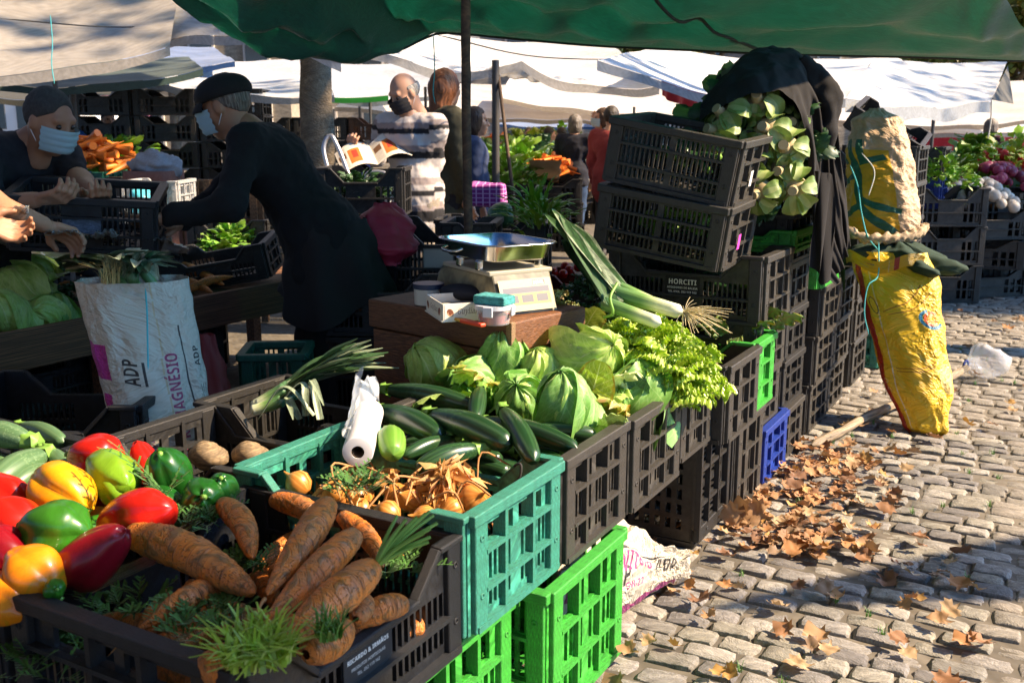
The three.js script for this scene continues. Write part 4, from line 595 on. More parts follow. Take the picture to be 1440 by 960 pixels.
const scuff = (c, w, h, n, cols) => { for (let i = 0; i < n; i++) { c.globalAlpha = 0.05 + rnd() * 0.12; c.fillStyle = pick(cols); c.save(); c.translate(rnd() * w, rnd() * h); c.rotate(rnd() * 3); c.fillRect(0, 0, 2 + rnd() * 26, 1 + rnd() * 5); c.restore(); } c.globalAlpha = 1; };
{ // the tall yellow bag
  const m = printed(1024, 1024, (c) => {
    c.fillStyle = '#dcb51c'; c.fillRect(0, 0, 1024, 1024); scuff(c, 1024, 1024, 700, ['#f3df6a', '#b98a10', '#fff3b0', '#c79a18']);
    c.fillStyle = '#a5301c'; c.fillRect(322, 0, 52, 1024); c.fillStyle = '#d8c9a0'; c.fillRect(420, 60, 7, 940); scuff(c, 1024, 1024, 80, ['#e8dca0']);
    c.strokeStyle = '#8a5a14'; c.lineWidth = 4; for (const [x, y, e, g] of [[450, 330, 600, 170], [470, 345, 640, 215], [445, 640, 610, 590], [445, 655, 600, 612]]) { c.beginPath(); c.moveTo(x, y); c.quadraticCurveTo((x + e) / 2 + 30, (y + g) / 2 + 22, e, g); c.stroke(); }
    c.lineWidth = 18; for (const [col, r, a0, a1] of [['#1c6f92', 62, 0.4, 4.2], ['#c6521e', 40, 1.2, 5.4], ['#e08a1c', 24, 0, 6]]) { c.strokeStyle = col; c.beginPath(); c.ellipse(640, 360, r, r * 0.8, 0.2, a0, a1); c.stroke(); }
    c.strokeStyle = '#5a4a2a'; c.lineWidth = 5; c.beginPath(); c.ellipse(405, 300, 16, 44, -0.2, 0, 7); c.stroke();
    c.fillStyle = '#b6a89a'; c.globalAlpha = 0.55; c.beginPath(); c.ellipse(690, 690, 60, 90, -0.4, 0, 7); c.fill(); c.globalAlpha = 1;
    c.fillStyle = '#d9c8a8'; c.font = '40px sans-serif'; c.save(); c.translate(360, 700); c.rotate(PI / 2); c.fillText('O  C', 0, 0); c.restore();
    c.fillStyle = '#1e1a10'; c.beginPath(); c.ellipse(452, 52, 20, 12, -0.4, 0, 7); c.fill();
  }, 0.46, { transmission: 0.15, thickness: 0 });
  const t = thing('yellow_bag', 'tall yellow woven plastic bag with a red stripe leaning on the cobbles', 'bag');
  part('bag', sackGeo([-0.487, -0.018, -4.702], [-0.756, 0.779, -4.979], prof([0, 0.07], [0.06, 0.1], [0.3, 0.145], [0.65, 0.165], [0.88, 0.185], [1, 0.165]), prof([0, 0.012], [0.06, 0.08], [0.25, 0.12], [0.8, 0.13], [1, 0.09]), 0.12, 0.01, 3, { f: 12 }), m, t);
  part('bottom_seam', sackGeo([-0.479, -0.068, -4.671], [-0.488, -0.005, -4.705], () => 0.075, () => 0.006, 0.12, 0.004, 5, { nu: 30, nv: 4 }), m, t);
  part('folded_mouth', sheet((u, v) => { const a = (u - 0.5) * 2.4 + 1.57, P = V(...[-0.765, 0.729, -4.939]); return [P.x + cos(a) * (0.18 + 0.012 * v), P.y - 0.02 + 0.06 * v + 0.02 * sin(u * 9), P.z + sin(a) * (0.14 + 0.02 * v) + 0.01 * nz(u * 9, v * 3)]; }, 40, 6), m, t);
}
{ // sack with green bands above it
  const m = printed(1024, 1024, (c) => {
    c.fillStyle = '#b59a78'; c.fillRect(0, 0, 1024, 1024); scuff(c, 1024, 1024, 900, ['#d8c4a4', '#8d7453', '#e8dcc4', '#a58b66']);
    c.fillStyle = '#c99a12'; c.beginPath(); c.moveTo(200, 1024); c.lineTo(230, 330); c.lineTo(330, 300); c.lineTo(560, 330); c.lineTo(590, 1024); c.fill();
    c.strokeStyle = '#1f5a43'; c.lineWidth = 44; const L = (...p) => { c.beginPath(); c.moveTo(p[0], p[1]); for (let i = 2; i < p.length; i += 2) c.lineTo(p[i], p[i + 1]); c.stroke(); };
    L(330, 250, 420, 520, 430, 760, 560, 960); L(200, 640, 330, 560, 400, 520); L(430, 700, 540, 780, 600, 790); L(250, 900, 420, 760); L(230, 260, 330, 440); L(420, 240, 440, 420, 540, 380);
    scuff(c, 1024, 1024, 300, ['#e9c95a', '#8f6c08', '#d9b23a']);
  }, 0.6, { transmission: 0.12, thickness: 0, bumpScale: 0.008 });
  const t = thing('patterned_sack', 'knotted beige sack with yellow panel and green bands above the yellow bag', 'sack');
  part('bag', sackGeo([-0.812, 0.817, -5.122], [-0.911, 1.442, -5.242], prof([0, 0.15], [0.12, 0.165], [0.5, 0.155], [0.75, 0.14], [0.9, 0.11], [1, 0.03]), prof([0, 0.1], [0.2, 0.13], [0.7, 0.12], [0.92, 0.08], [1, 0.01]), 0.1, 0.012, 9, { f: 16, nv: 100, nu: 100 }), m, t);
  part('rolled_hem', jiggle(sweep([[-0.955, 0.878, -4.892], [-0.864, 0.843, -4.887], [-0.762, 0.84, -4.944], [-0.659, 0.854, -5.1], [-0.645, 0.879, -5.22]], (q, a) => (q <= 0 || q >= 1 ? 0.004 : 0.022 + 0.008 * sin(q * 60 + a * 2)), 90, 12), 0.006, 30), std([0.5, 0.38, 0.24], 0.85, { map: T.grime }), t);
  part('cord', rope([[-0.95, 1.177, -4.897], [-0.915, 1.085, -4.917], [-0.884, 0.954, -4.903], [-0.84, 0.842, -4.877], [-0.79, 0.789, -4.869]], 0.0035, 24), M.ropet, t); part('loose_cord', rope([[-0.913, 1.232, -4.954], [-0.849, 1.151, -4.948], [-0.86, 1.037, -4.913]], 0.003, 14), M.ropew, t);
  solo('cord', rope([[-0.79, 0.83, -4.855], [-0.769, 0.677, -4.759], [-0.796, 0.649, -4.713], [-0.8, 0.522, -4.68], [-0.773, 0.427, -4.672]], 0.003, 24), M.ropet, 'thin turquoise cord hanging over the yellow bag', 'cord');
}
{ // green cloth bundle
  const P = V(...[-0.73, 0.777, -5.017]); const g = sheet((u, v) => { const a = -u * 6.2832, th = PI * v, f = 1 + 0.16 * sin(a * 5 + v * 4) * sin(th) + 0.3 * fbm(cos(a) * 1.5 + 3, v * 3, sin(a) * 1.5); return [P.x + 0.005 + cos(a) * sin(th) * 0.215 * f + 0.04 * sin(th), P.y + cos(th) * 0.06 * f - 0.06 * Math.max(0, cos(a - 0.2)) * sin(th) - 0.02, P.z + sin(a) * sin(th) * 0.15 * f]; }, 80, 40, 3, 2, true);
  solo('cloth_bundle', g, std([0.012, 0.045, 0.022], 0.85, { map: rep(T.weave, 4) }), 'crumpled dark green cloth stuffed between the sacks', 'cloth');
}
{ // black coat over the cauliflowers
  const cm = std([0.009, 0.008, 0.008], 0.95, { map: rep(T.weave, 6), bumpMap: rep(T.weave, 8), bumpScale: 0.0006 });
  const cv = (a) => new THREE.CatmullRomCurve3(a.map((p) => V(...p)), false, 'catmullrom', 0.4);
  const front = cv([[-1.266, 1.371, -3.661], [-1.197, 1.417, -3.664], [-1.11, 1.465, -3.678], [-1.015, 1.477, -3.711], [-0.938, 1.446, -3.748], [-0.901, 1.32, -3.785], [-0.877, 1.15, -3.827], [-0.864, 0.976, -3.863], [-0.853, 0.83, -3.903], [-0.799, 0.737, -4.005]]);
  const back = cv([[-1.321, 1.405, -3.85], [-1.3, 1.517, -3.948], [-1.247, 1.614, -4.06], [-1.157, 1.659, -4.122], [-1.085, 1.657, -4.221], [-1.016, 1.598, -4.305], [-0.94, 1.46, -4.314], [-0.899, 1.259, -4.346], [-0.86, 1.082, -4.384], [-0.831, 0.876, -4.35]]);
  const f = (u, v) => { const a = front.getPoint(u), b = back.getPoint(u), p = a.clone().lerp(b, v); const bow = 4 * v * (1 - v) * (1 - sm(0.45, 0.8, u) * 0.8); p.y += 0.05 * bow; p.x += 0.03 * bow * sm(0.3, 0.6, u); const dn = sm(0.42, 0.62, u); const w = 0.017 * sin(v * 22 + 2.5 * nz(u * 4, v)) * (0.25 + dn) + 0.02 * fbm(u * 7, v * 3) * (1 - 0.5 * dn) + 0.009 * sin(v * 47 + u * 9) * dn; p.z += w; p.x += w * 0.7; p.y += 0.016 * fbm(u * 10 + 4, v * 4) * (1 - dn); return p; };
  const t = thing('draped_coat', 'black coat draped over the heap of cauliflowers', 'coat');
  part('coat_body', sheet((u, v) => f(u, v).toArray(), 130, 50, 2, 1), cm, t);
  part('back_drop', sheet((u, v) => { const p = f(u, 1); p.y -= v * 0.3; p.z -= v * 0.06 + 0.02 * sin(u * 40) * v; return p.toArray(); }, 80, 8, 2, 1), cm, t);
  part('sleeve', jiggle(sweep([[-1.015, 1.595, -4.046], [-0.941, 1.529, -4.048], [-0.883, 1.432, -4.057], [-0.886, 1.324, -4.053], [-0.897, 1.25, -4.052]], (q, a) => (q <= 0 || q >= 1 ? 0.01 : 0.05 * (1 - 0.25 * q) * (1 + 0.12 * sin(a * 3 + q * 9))), 40, 20), 0.02, 9), cm, t);
  part('hanging_tail', sheet((u, v) => { const a = V(...[-0.867, 1.19, -3.819]), b = V(...[-0.815, 1.175, -3.892]), p = a.lerp(b, u); const q = V(...[-0.809, 0.731, -3.927]); p.lerp(q, v * 0.0); p.y -= v * 0.42 * (1 - 0.25 * Math.abs(u - 0.6)); p.x += v * 0.02 + 0.012 * sin(u * 12 + v * 5); p.z += 0.014 * sin(u * 17 + v * 3) + 0.02 * v; return p.toArray(); }, 30, 30), cm, t);
}
{ // cauliflowers: stub, pale ribbed leaves
  const stub = merge([new THREE.CylinderGeometry(0.016, 0.02, 0.03, 12).translate(0, 0.06, 0), new THREE.SphereGeometry(0.05, 16, 10).scale(1, 0.9, 1)]);
  const sM = std([0.36, 0.29, 0.15], 0.7), lf = [0, 1].map((k) => sheet((u, v) => { const s = u * 2 - 1, w = 0.03 * (0.45 + 0.8 * sin(PI * (0.1 + 0.75 * v))), a = 0.25 + 1.5 * v; return [s * w, 0.06 * cos(a) + 0.006 * s * s, 0.015 + 0.072 * sin(a) * (1 + 0.12 * nz(s + k, v * 3)) + 0.012 * s * s * (1 - v)]; }, 8, 12));
  const tex = canvasTex(128, 128, (c) => { c.fillStyle = '#6f8a3a'; c.fillRect(0, 0, 128, 128); c.fillStyle = '#97a660'; c.beginPath(); c.moveTo(34, 128); c.lineTo(94, 128); c.lineTo(70, 0); c.lineTo(58, 0); c.fill(); for (let i = 0; i < 300; i++) { c.globalAlpha = 0.12; c.fillStyle = pick(['#4c6a24', '#b9c282', '#93a550']); c.fillRect(rnd() * 128, rnd() * 128, 2, 12); } c.globalAlpha = 1; });
  const cM = leafMat(tex, 0.25, 0.5);
  for (const [p, rot, s] of [[[-1.079, 1.423, -3.78], [1.0, 0, -0.1], 1], [[-1.169, 1.376, -3.717], [1.0, 0, 0.4], 1], [[-1.186, 1.319, -3.694], [1.2, 0, 0.5], 1], [[-1.028, 1.33, -3.739], [1.3, 0, 0], 1], [[-0.968, 1.263, -3.756], [1.3, 0, -0.2], 1.05], [[-1.074, 1.229, -3.712], [1.4, 0, 0.3], 1], [[-0.965, 1.186, -3.739], [1.5, 0, 0], 0.95], [[-1.084, 1.151, -3.687], [1.5, 0, 0.4], 1], [[-1.023, 1.115, -3.666], [1.7, 0, 0.1], 0.9], [[-0.919, 1.125, -3.727], [1.6, 0, -0.2], 0.95], [[-1.132, 1.272, -3.736], [1.3, 0, 0.3], 0.9], [[-0.977, 1.345, -3.842], [1.2, 0, -0.4], 0.85]]) {
    const t = thing('cauliflower', 'cauliflower with its pale cut stub facing out of the heap under the coat', 'cauliflower', p, 0.1, 'cauliflowers under the coat'); t.rotation.set(...rot); t.scale.setScalar(s * 1.12);
    part('stub', stub, sM, t); for (let k = 0; k < 7; k++) { const m = part('leaf', lf[k % 2], cM, t); m.rotation.set(rr(-0.3, 0.05), k * 0.9 + rr(-0.2, 0.2), 0); m.scale.setScalar(rr(0.75, 1.0)); }
  }
  for (const p of [[-1.181, 1.426, -3.875], [-1.059, 1.399, -3.938], [-0.993, 1.224, -3.933], [-1.134, 1.197, -3.846], [-1.04, 1.131, -3.871], [-1.242, 1.319, -3.756], [-1.067, 1.266, -3.842]]) solo('cauliflower_leaves', clump(26, 0.09, 0.11, 0.04, { ruffle: 0.012, nu: 6, nv: 8, flatY: 0.3 }).rotateX(1.1), G.dark, 'dark green outer leaves between the cauliflowers', 'leaves', 'cauliflower leaves', p);
}
{ // chest, scale and what lies by it
  const t = thing('wooden_chest', 'brown wooden chest carrying the kitchen scale', 'chest', [-1.68, 0.42, -2.72], -0.21);
  part('body', rbox(0.62, 0.27, 0.34, 0, 0.135, 0, 0.006), M.wood, t); part('lid', rbox(0.64, 0.095, 0.36, 0, 0.322, 0, 0.008), M.wood, t);
  const h = new THREE.Shape(); h.absellipse(0, 0, 0.042, 0.03, 0, 6.2832); const hasp = part('hasp_plate', new THREE.ExtrudeGeometry(h, { depth: 0.003, bevelEnabled: false }).translate(-0.03, 0.255, 0.17), std([0.3, 0.25, 0.17], 0.6, { metalness: 0.5, map: T.grime }), t);
  for (const x of [-0.055, -0.005]) part('rivet', new THREE.SphereGeometry(0.006, 8, 6).translate(x, 0.262, 0.174), M.metal, hasp);
  part('worn_corner', rbox(0.022, 0.094, 0.02, 0.312, 0.3225, 0.172, 0.003), std([0.5, 0.36, 0.22], 0.8, { map: T.wood }), t);
  crate({ p: [-1.68, 0.003, -2.72], W: 0.36, H: 0.415, dip: 0, mat: M.black, label: 'black crate under the wooden chest' });
  const top = 0.79;
  const sc = thing('kitchen_scale', 'cream shop scale with a steel tray and yellow display', 'scale', [-1.62, top, -2.74], -0.5), cream = std([0.27, 0.245, 0.15], 0.5, { map: rep(T.grime, 1) });
  const sh = new THREE.Shape(); sh.moveTo(-0.19, 0); sh.lineTo(0.21, 0); sh.lineTo(0.165, 0.105); sh.lineTo(-0.12, 0.105); sh.quadraticCurveTo(-0.18, 0.09, -0.19, 0.04); sh.closePath();
  part('housing', new THREE.ExtrudeGeometry(sh, { depth: 0.2, bevelEnabled: true, bevelSize: 0.006, bevelThickness: 0.006, bevelSegments: 2 }).translate(0, 0.006, -0.1), cream, sc);
  part('top_plate', rbox(0.3, 0.014, 0.23, 0.02, 0.122, 0, 0.004), std([0.34, 0.32, 0.24], 0.5), sc);
  const dm = std(0xffffff, 0.4, { map: canvasTex(512, 256, (c) => { c.fillStyle = '#8f8866'; c.fillRect(0, 0, 512, 256); c.fillStyle = '#8e2119'; c.fillRect(330, 14, 120, 40); c.fillStyle = '#eee'; c.font = 'bold 36px sans-serif'; c.fillText('DIBAL', 336, 47); c.fillStyle = '#0c1738'; c.fillRect(30, 66, 450, 46); c.fillStyle = '#a87e08'; c.fillRect(30, 114, 450, 92); c.fillStyle = '#161b2c'; for (let i = 0; i < 3; i++) c.fillRect(52 + i * 145, 128, 112, 60); }) });
  const dp = part('display_panel', new THREE.PlaneGeometry(0.19, 0.1), dm, sc); dp.position.set(0.2, 0.056, 0); dp.rotation.set(0, PI / 2, 0, 'YXZ'); dp.rotateX(-0.405); dp.position.x += 0.004;
  const pan = []; { const w = 0.17, d = 0.125, h = 0.055; const ring = (k, y, e) => { const q = []; for (let i = 0; i <= 32; i++) { const a = i / 32 * 6.2832, f = (x) => Math.sign(x) * Math.pow(Math.abs(x), 0.35); q.push([f(cos(a)) * (w * k + e), y, f(sin(a)) * (d * k + e)]); } return q; }; const rs = [ring(0, 0, 0), ring(0.88, 0, 0), ring(0.92, 0.006, 0), ring(1, h, 0), ring(1, h, 0.012), ring(1, h - 0.003, 0.013)]; pan.push(sheet((u, v) => rs[Math.round(v * 5)][Math.round(u * 32)], 32, 5)); }
  const tray = part('tray', merge(pan).translate(0.02, 0.155, 0), M.steel, sc); part('handle', sweep([[-0.05, 0.19, 0.14], [-0.045, 0.183, 0.16], [0.045, 0.183, 0.16], [0.05, 0.19, 0.14]], 0.005, 16, 8), M.steel, tray); part('bracket', merge([rbox(0.03, 0.035, 0.02, -0.02, 0.142, 0.11), rbox(0.03, 0.035, 0.02, 0.1, 0.142, 0.11), rbox(0.03, 0.035, 0.02, 0.1, 0.142, -0.11), rbox(0.03, 0.035, 0.02, -0.02, 0.142, -0.11)]), M.steel, sc);
  // chocolate box
  const face = (flip) => std(0xffffff, 0.5, { map: canvasTex(512, 128, (c) => { c.fillStyle = '#e9e2d2'; c.fillRect(0, 0, 512, 128); c.fillStyle = '#6b4a3a'; c.font = 'italic 64px serif'; c.textAlign = 'center'; c.fillText('Guylian', 256, 80); for (const [x, r] of [[60, 0.5], [430, -0.4]]) { c.save(); c.translate(x, 66); c.rotate(r); c.fillStyle = '#7c4630'; c.beginPath(); c.ellipse(0, 0, 40, 30, 0, 0, 7); c.fill(); c.strokeStyle = '#d9b08c'; c.lineWidth = 5; for (let i = -2; i < 3; i++) { c.beginPath(); c.ellipse(0, 0, 34 - Math.abs(i) * 6, 24, 0.3 * i, 0.4, 2.4); c.stroke(); } c.restore(); } }) });
  const wh = std([0.72, 0.69, 0.6], 0.6), g = thing('chocolate_box', 'open white chocolate box with shell pictures on the chest', 'box', [-1.60, top, -2.50], -0.72);
  for (const [w, x, z, r] of [[0.19, 0, 0.075, 0], [0.19, 0, -0.075, PI], [0.15, 0.095, 0, PI / 2], [0.15, -0.095, 0, -PI / 2]]) { const q = part('side', rbox(w, 0.052, 0.003, 0, 0.028, 0, 0.001), wh, g); q.position.set(x, 0, z); q.rotation.y = r; const s = part('print', new THREE.PlaneGeometry(w - 0.01, 0.046), face(), q); s.position.set(0, 0.028, 0.0022); }
  part('bottom', box(0.2, 0.003, 0.16, 0, 0.0025, 0), wh, g); part('tray_insert', rbox(0.17, 0.02, 0.13, 0, 0.02, 0), std([0.3, 0.28, 0.24], 0.6), g);
  const tw = thing('plastic_tub', 'clear plastic tub with a white clip lid and pink contents', 'tub', [-1.44, top, -2.44], 0.2);
  part('tub_wall', new THREE.CylinderGeometry(0.054, 0.044, 0.045, 28, 1, true).translate(0, 0.0235, 0), phys([0.85, 0.85, 0.88], 0.15, { transmission: 0.75, thickness: 0 }), tw); part('contents', new THREE.CylinderGeometry(0.046, 0.04, 0.024, 20).translate(0, 0.016, 0), std([0.6, 0.14, 0.12], 0.6), tw); part('lid', merge([cyl(0.057, 0.057, 0.012, 28, 0, 0.052, 0), rbox(0.03, 0.03, 0.006, 0, 0.042, 0.057), rbox(0.006, 0.03, 0.03, 0.057, 0.042, 0)]), std([0.6, 0.61, 0.66], 0.4), tw);
  solo('sponge', jiggle(new RoundedBoxGeometry(0.105, 0.026, 0.07, 4, 0.006), 0.003, 40), std([0.08, 0.42, 0.42], 0.9, { map: T.grime }), 'turquoise sponge on top of the plastic tub', 'sponge', undefined, [-1.44, top + 0.072, -2.44]);
  const jr = thing('lidded_jar', 'small white jar with a dark blue lid beside the chocolate box', 'jar', [-1.79, top, -2.62]); part('jar', cyl(0.048, 0.046, 0.05, 24, 0, 0.027, 0), std([0.6, 0.57, 0.5], 0.4), jr); part('lid', cyl(0.051, 0.051, 0.016, 24, 0, 0.061, 0), std([0.02, 0.03, 0.07], 0.4), jr);
  solo('dark_pouch', new THREE.SphereGeometry(0.06, 20, 12).scale(1.3, 0.45, 0.7), std([0.01, 0.012, 0.02], 0.9), 'dark cloth pouch leaning against the scale behind the chocolate box', 'pouch', undefined, [-1.66, top + 0.05, -2.61]);
  const kn = thing('folding_knife', 'red folding knife with a brass end on the chest edge', 'knife', [-1.50, top + 0.007, -2.395], -0.35); part('handle', rbox(0.1, 0.012, 0.022, 0.02, 0, 0, 0.005), std([0.7, 0.06, 0.02], 0.4), kn); part('brass_end', rbox(0.03, 0.011, 0.02, -0.046, 0, 0, 0.005), std([0.6, 0.35, 0.08], 0.3, { metalness: 0.8 }), kn);
}
{ // roll of produce bags
  const t = thing('bag_roll', 'white roll of thin plastic produce bags at the corner of the teal crate', 'roll'); const a = [-1.38, 0.617, -1.721], b = [-1.567, 0.626, -2.017];
  const A = V(...a), B = V(...b), ax = B.clone().sub(A).normalize(); const q = new THREE.Quaternion().setFromUnitVectors(V(0, 1, 0), ax);
  part('roll', new THREE.LatheGeometry([[0.015, 0], [0.034, 0], [0.036, 0.004], [0.036, 0.3], [0.034, 0.304], [0.015, 0.304], [0.015, 0]].map((p) => new THREE.Vector2(...p)), 36).applyQuaternion(q).translate(...a), phys([0.8, 0.8, 0.8], 0.35, { transmission: 0.15, thickness: 0 }), t);
  part('core', new THREE.LatheGeometry([[0.0145, 0.002], [0.0145, 0.3], [0.012, 0.3], [0.012, 0.002]].map((p) => new THREE.Vector2(...p)), 24).applyQuaternion(q).translate(...a), std([0.2, 0.13, 0.08], 0.8), t);
  const film = phys([0.85, 0.9, 0.95], 0.25, { transmission: 0.6, thickness: 0 });
  part('loose_film', sheet((u, v) => { const p = A.clone().lerp(B, 0.1 + v * 0.95); return [p.x - 0.04 - 0.03 * sin(u * 5) + u * 0.03, p.y + 0.035 - u * 0.06 + 0.06 * v * v + 0.008 * fbm(u * 4, v * 6), p.z - 0.02 + u * 0.02 + 0.008 * nz(u * 7, v * 7)]; }, 20, 24), film, t);
  part('film_tip', sheet((u, v) => { const p = B.clone().lerp(V(...[-1.576, 0.685, -2.026]), v); return [p.x + (u - 0.5) * 0.07 * (1 - 0.6 * v), p.y + 0.02, p.z + 0.01 * sin(u * 8 + v * 4)]; }, 12, 10), film, t);
}
// sack prints
const adp = (c, w, h, mirror) => { c.fillStyle = '#b5ae9e'; c.fillRect(0, 0, w, h); scuff(c, w, h, 900, ['#d3cdbf', '#8f8776', '#776e5b', '#c2bbac']); };
{ const m = printed(1024, 1024, (c, w, h) => {
    adp(c, w, h); c.save(); c.scale(1, 0.82); c.fillStyle = '#a3207a'; c.fillRect(230, 260, 175, 150); c.fillRect(330, 470, 60, 70);
    const vt = (s, x, y, f, col) => { c.save(); c.translate(x, y); c.rotate(-PI / 2); c.fillStyle = col; c.font = f; c.fillText(s, 0, 0); c.restore(); };
    vt('ADP', 500, 430, 'bold 58px sans-serif', '#2a2725'); c.fillStyle = '#2a2725'; c.fillRect(508, 330, 5, 102); vt('ADP', 600, 880, 'bold 54px sans-serif', '#2a2725'); vt('NITROMAGNÉSIO', 600, 755, 'bold 54px sans-serif', '#8c3358'); vt('NITROMAGNÉSIO 27', 505, 1010, '50px sans-serif', '#a06a86');
    vt('ADP', 705, 370, 'bold 44px sans-serif', '#2a2725'); c.strokeStyle = '#2a2725'; c.lineWidth = 6; c.beginPath(); c.moveTo(628, 190); c.bezierCurveTo(650, 500, 650, 700, 690, 930); c.stroke();
    for (let i = 0; i < 9; i++) { c.fillStyle = '#5a5650'; c.globalAlpha = 0.6; c.fillRect(690 + i * 12, 450, 4, 120 + (i * 37) % 60); c.fillRect(690 + i * 12, 760, 4, 90 + (i * 53) % 60); } c.globalAlpha = 1; c.fillStyle = '#222'; c.fillRect(700, 650, 90, 26);
    c.fillStyle = '#a7803c'; c.globalAlpha = 0.3; for (let i = 0; i < 12; i++) c.fillRect(545 + rnd() * 14, i * 80, 5, 70); c.globalAlpha = 1; c.restore();
  }, 0.65, { transmission: 0.08, thickness: 0 });
  const t = thing('fertilizer_sack', 'white woven fertilizer sack with a magenta square full of leeks', 'sack');
  const b = [-2.237, 0.396, -1.969], p = [-2.622, 0.871, -2.161];
  part('bag', sackGeo([b[0], 0.02, b[2]], p, prof([0, 0.12], [0.1, 0.15], [0.6, 0.155], [1, 0.165]), prof([0, 0.08], [0.15, 0.11], [0.8, 0.11], [1, 0.1]), 0.75, 0.012, 21, { f: 8 }), m, t);
  part('cord', rope([[-2.464, 0.865, -2.072], [-2.428, 0.796, -2.041], [-2.402, 0.715, -2.013], [-2.359, 0.641, -1.971]], 0.003), M.ropet, t);
  for (let i = 0; i < 7; i++) leek([p[0] + rr(-0.08, 0.08), p[1] - 0.08, p[2] + rr(-0.06, 0.06)], [p[0] + rr(-0.1, 0.1), p[1] + 0.03, p[2] + rr(-0.06, 0.08)], [p[0] + rr(-0.12, 0.3), p[1] + rr(0.03, 0.1), p[2] + rr(-0.2, 0.2)], 0.016, 'leek poking out of the fertilizer sack', { n: 4, w: 0.05, spread: 0.06, group: 'leeks in the sack' });
  stuff('leek_roots', blades(90, 0.03, 0.09, 0.002), std([0.5, 0.42, 0.22], 0.8, { vertexColors: true }), 'stringy pale leek roots on the sack mouth', 'roots', [p[0] + 0.02, p[1], p[2] + 0.1]);
}
{ const m = printed(1024, 512, (c, w, h) => { adp(c, w, h); for (const [x, y] of [[740, 330], [690, 140]]) { c.save(); c.translate(x, y); c.scale(2.2, 1); c.rotate(-PI / 2); c.font = 'bold 44px sans-serif'; c.fillStyle = '#2a2725'; c.fillText('ADP', 0, 0); c.fillStyle = '#8c2a6a'; c.fillText('NITRO', -150, 0); c.font = 'bold 24px sans-serif'; c.fillText('SW-22', -120, 36); c.restore(); } c.fillStyle = '#8c2a6a'; c.fillRect(840, 60, 60, 400); c.fillStyle = '#333'; c.fillRect(600, 20, 9, 470); }, 0.6, { transmission: 0.1, thickness: 0 });
  const t = thing('crumpled_sack', 'crumpled white sack lying on the cobbles against the green crate', 'sack');
  const c = new THREE.CatmullRomCurve3([[-1.145, 0.12, -2.219], [-1.081, 0.12, -2.377], [-1.021, 0.1, -2.493], [-0.969, 0.075, -2.584], [-0.915, 0.045, -2.7]].map((p) => V(...p)));
  part('bag', sheet((u, v) => { const p = c.getPoint(v), an = u * 6.2832, k = sm(0, 0.08, v), w = k * lerp(0.19, 0.05, sm(0.25, 0.95, v)), h = k * lerp(0.17, 0.05, sm(0.25, 0.9, v)), q = cos(an), r = sin(an); const cr = 0.022 * fbm(q * 2 + 4, v * 5, r * 2) + 0.016 * (1 - 2 * Math.abs(nz(q * 2.5 + v * 6, v * 7, r * 2.5))); return [p.x - r * w * 0.35 + cr * 0.5, Math.max(0.008, p.y - q * h * 0.85 + cr), p.z - r * w + cr * 0.4]; }, 80, 60, 1, 1, true), m, t);
}
{ // stick and clear bag on the cobbles
  solo('bamboo_stick', jiggle(sweep([[-0.888, 0.02, -4.174], [-0.808, 0.035, -4.399], [-0.758, 0.045, -4.618], [-0.667, 0.05, -4.926], [-0.56, 0.05, -5.343], [-0.438, 0.06, -5.883]], (q) => (q <= 0 || q >= 1 ? 0.004 : 0.019 + 0.0035 * Math.pow(Math.abs(sin(q * 16)), 12)), 60, 12), 0.002, 20), std([0.42, 0.33, 0.22], 0.7, { map: T.grime }), 'pale bent stick lying on the cobbles under the yellow bag', 'stick');
  const t = thing('clear_bag', 'clear plastic bag tied over the end of the stick', 'bag', [-0.35, 0.1, -5.894]); part('film', jiggle(new THREE.SphereGeometry(0.105, 30, 20).scale(1.0, 0.85, 0.9), 0.03, 9), phys([0.95, 0.97, 1], 0.08, { transmission: 0.7, thickness: 0 }), t); part('blue_tie', new THREE.TorusGeometry(0.026, 0.006, 8, 18).rotateY(1.2).translate(-0.1, -0.03, 0.02), std([0.02, 0.05, 0.3], 0.6), t);
  solo('turquoise_string', rope([[-0.983, 0.08, -2.046], [-0.955, 0.1, -2.052], [-0.948, 0.1, -2.105], [-0.954, 0.12, -2.135]], 0.0025), M.ropet, 'turquoise string knotted on the bright green crate', 'string');
  solo('black_wire', rope([[-1.057, 0.593, -1.874], [-1.039, 0.601, -1.875], [-1.037, 0.573, -1.869], [-1.053, 0.554, -1.867]], 0.003), M.ropedk, 'black wire loop on the rim of the teal crate', 'wire');
}
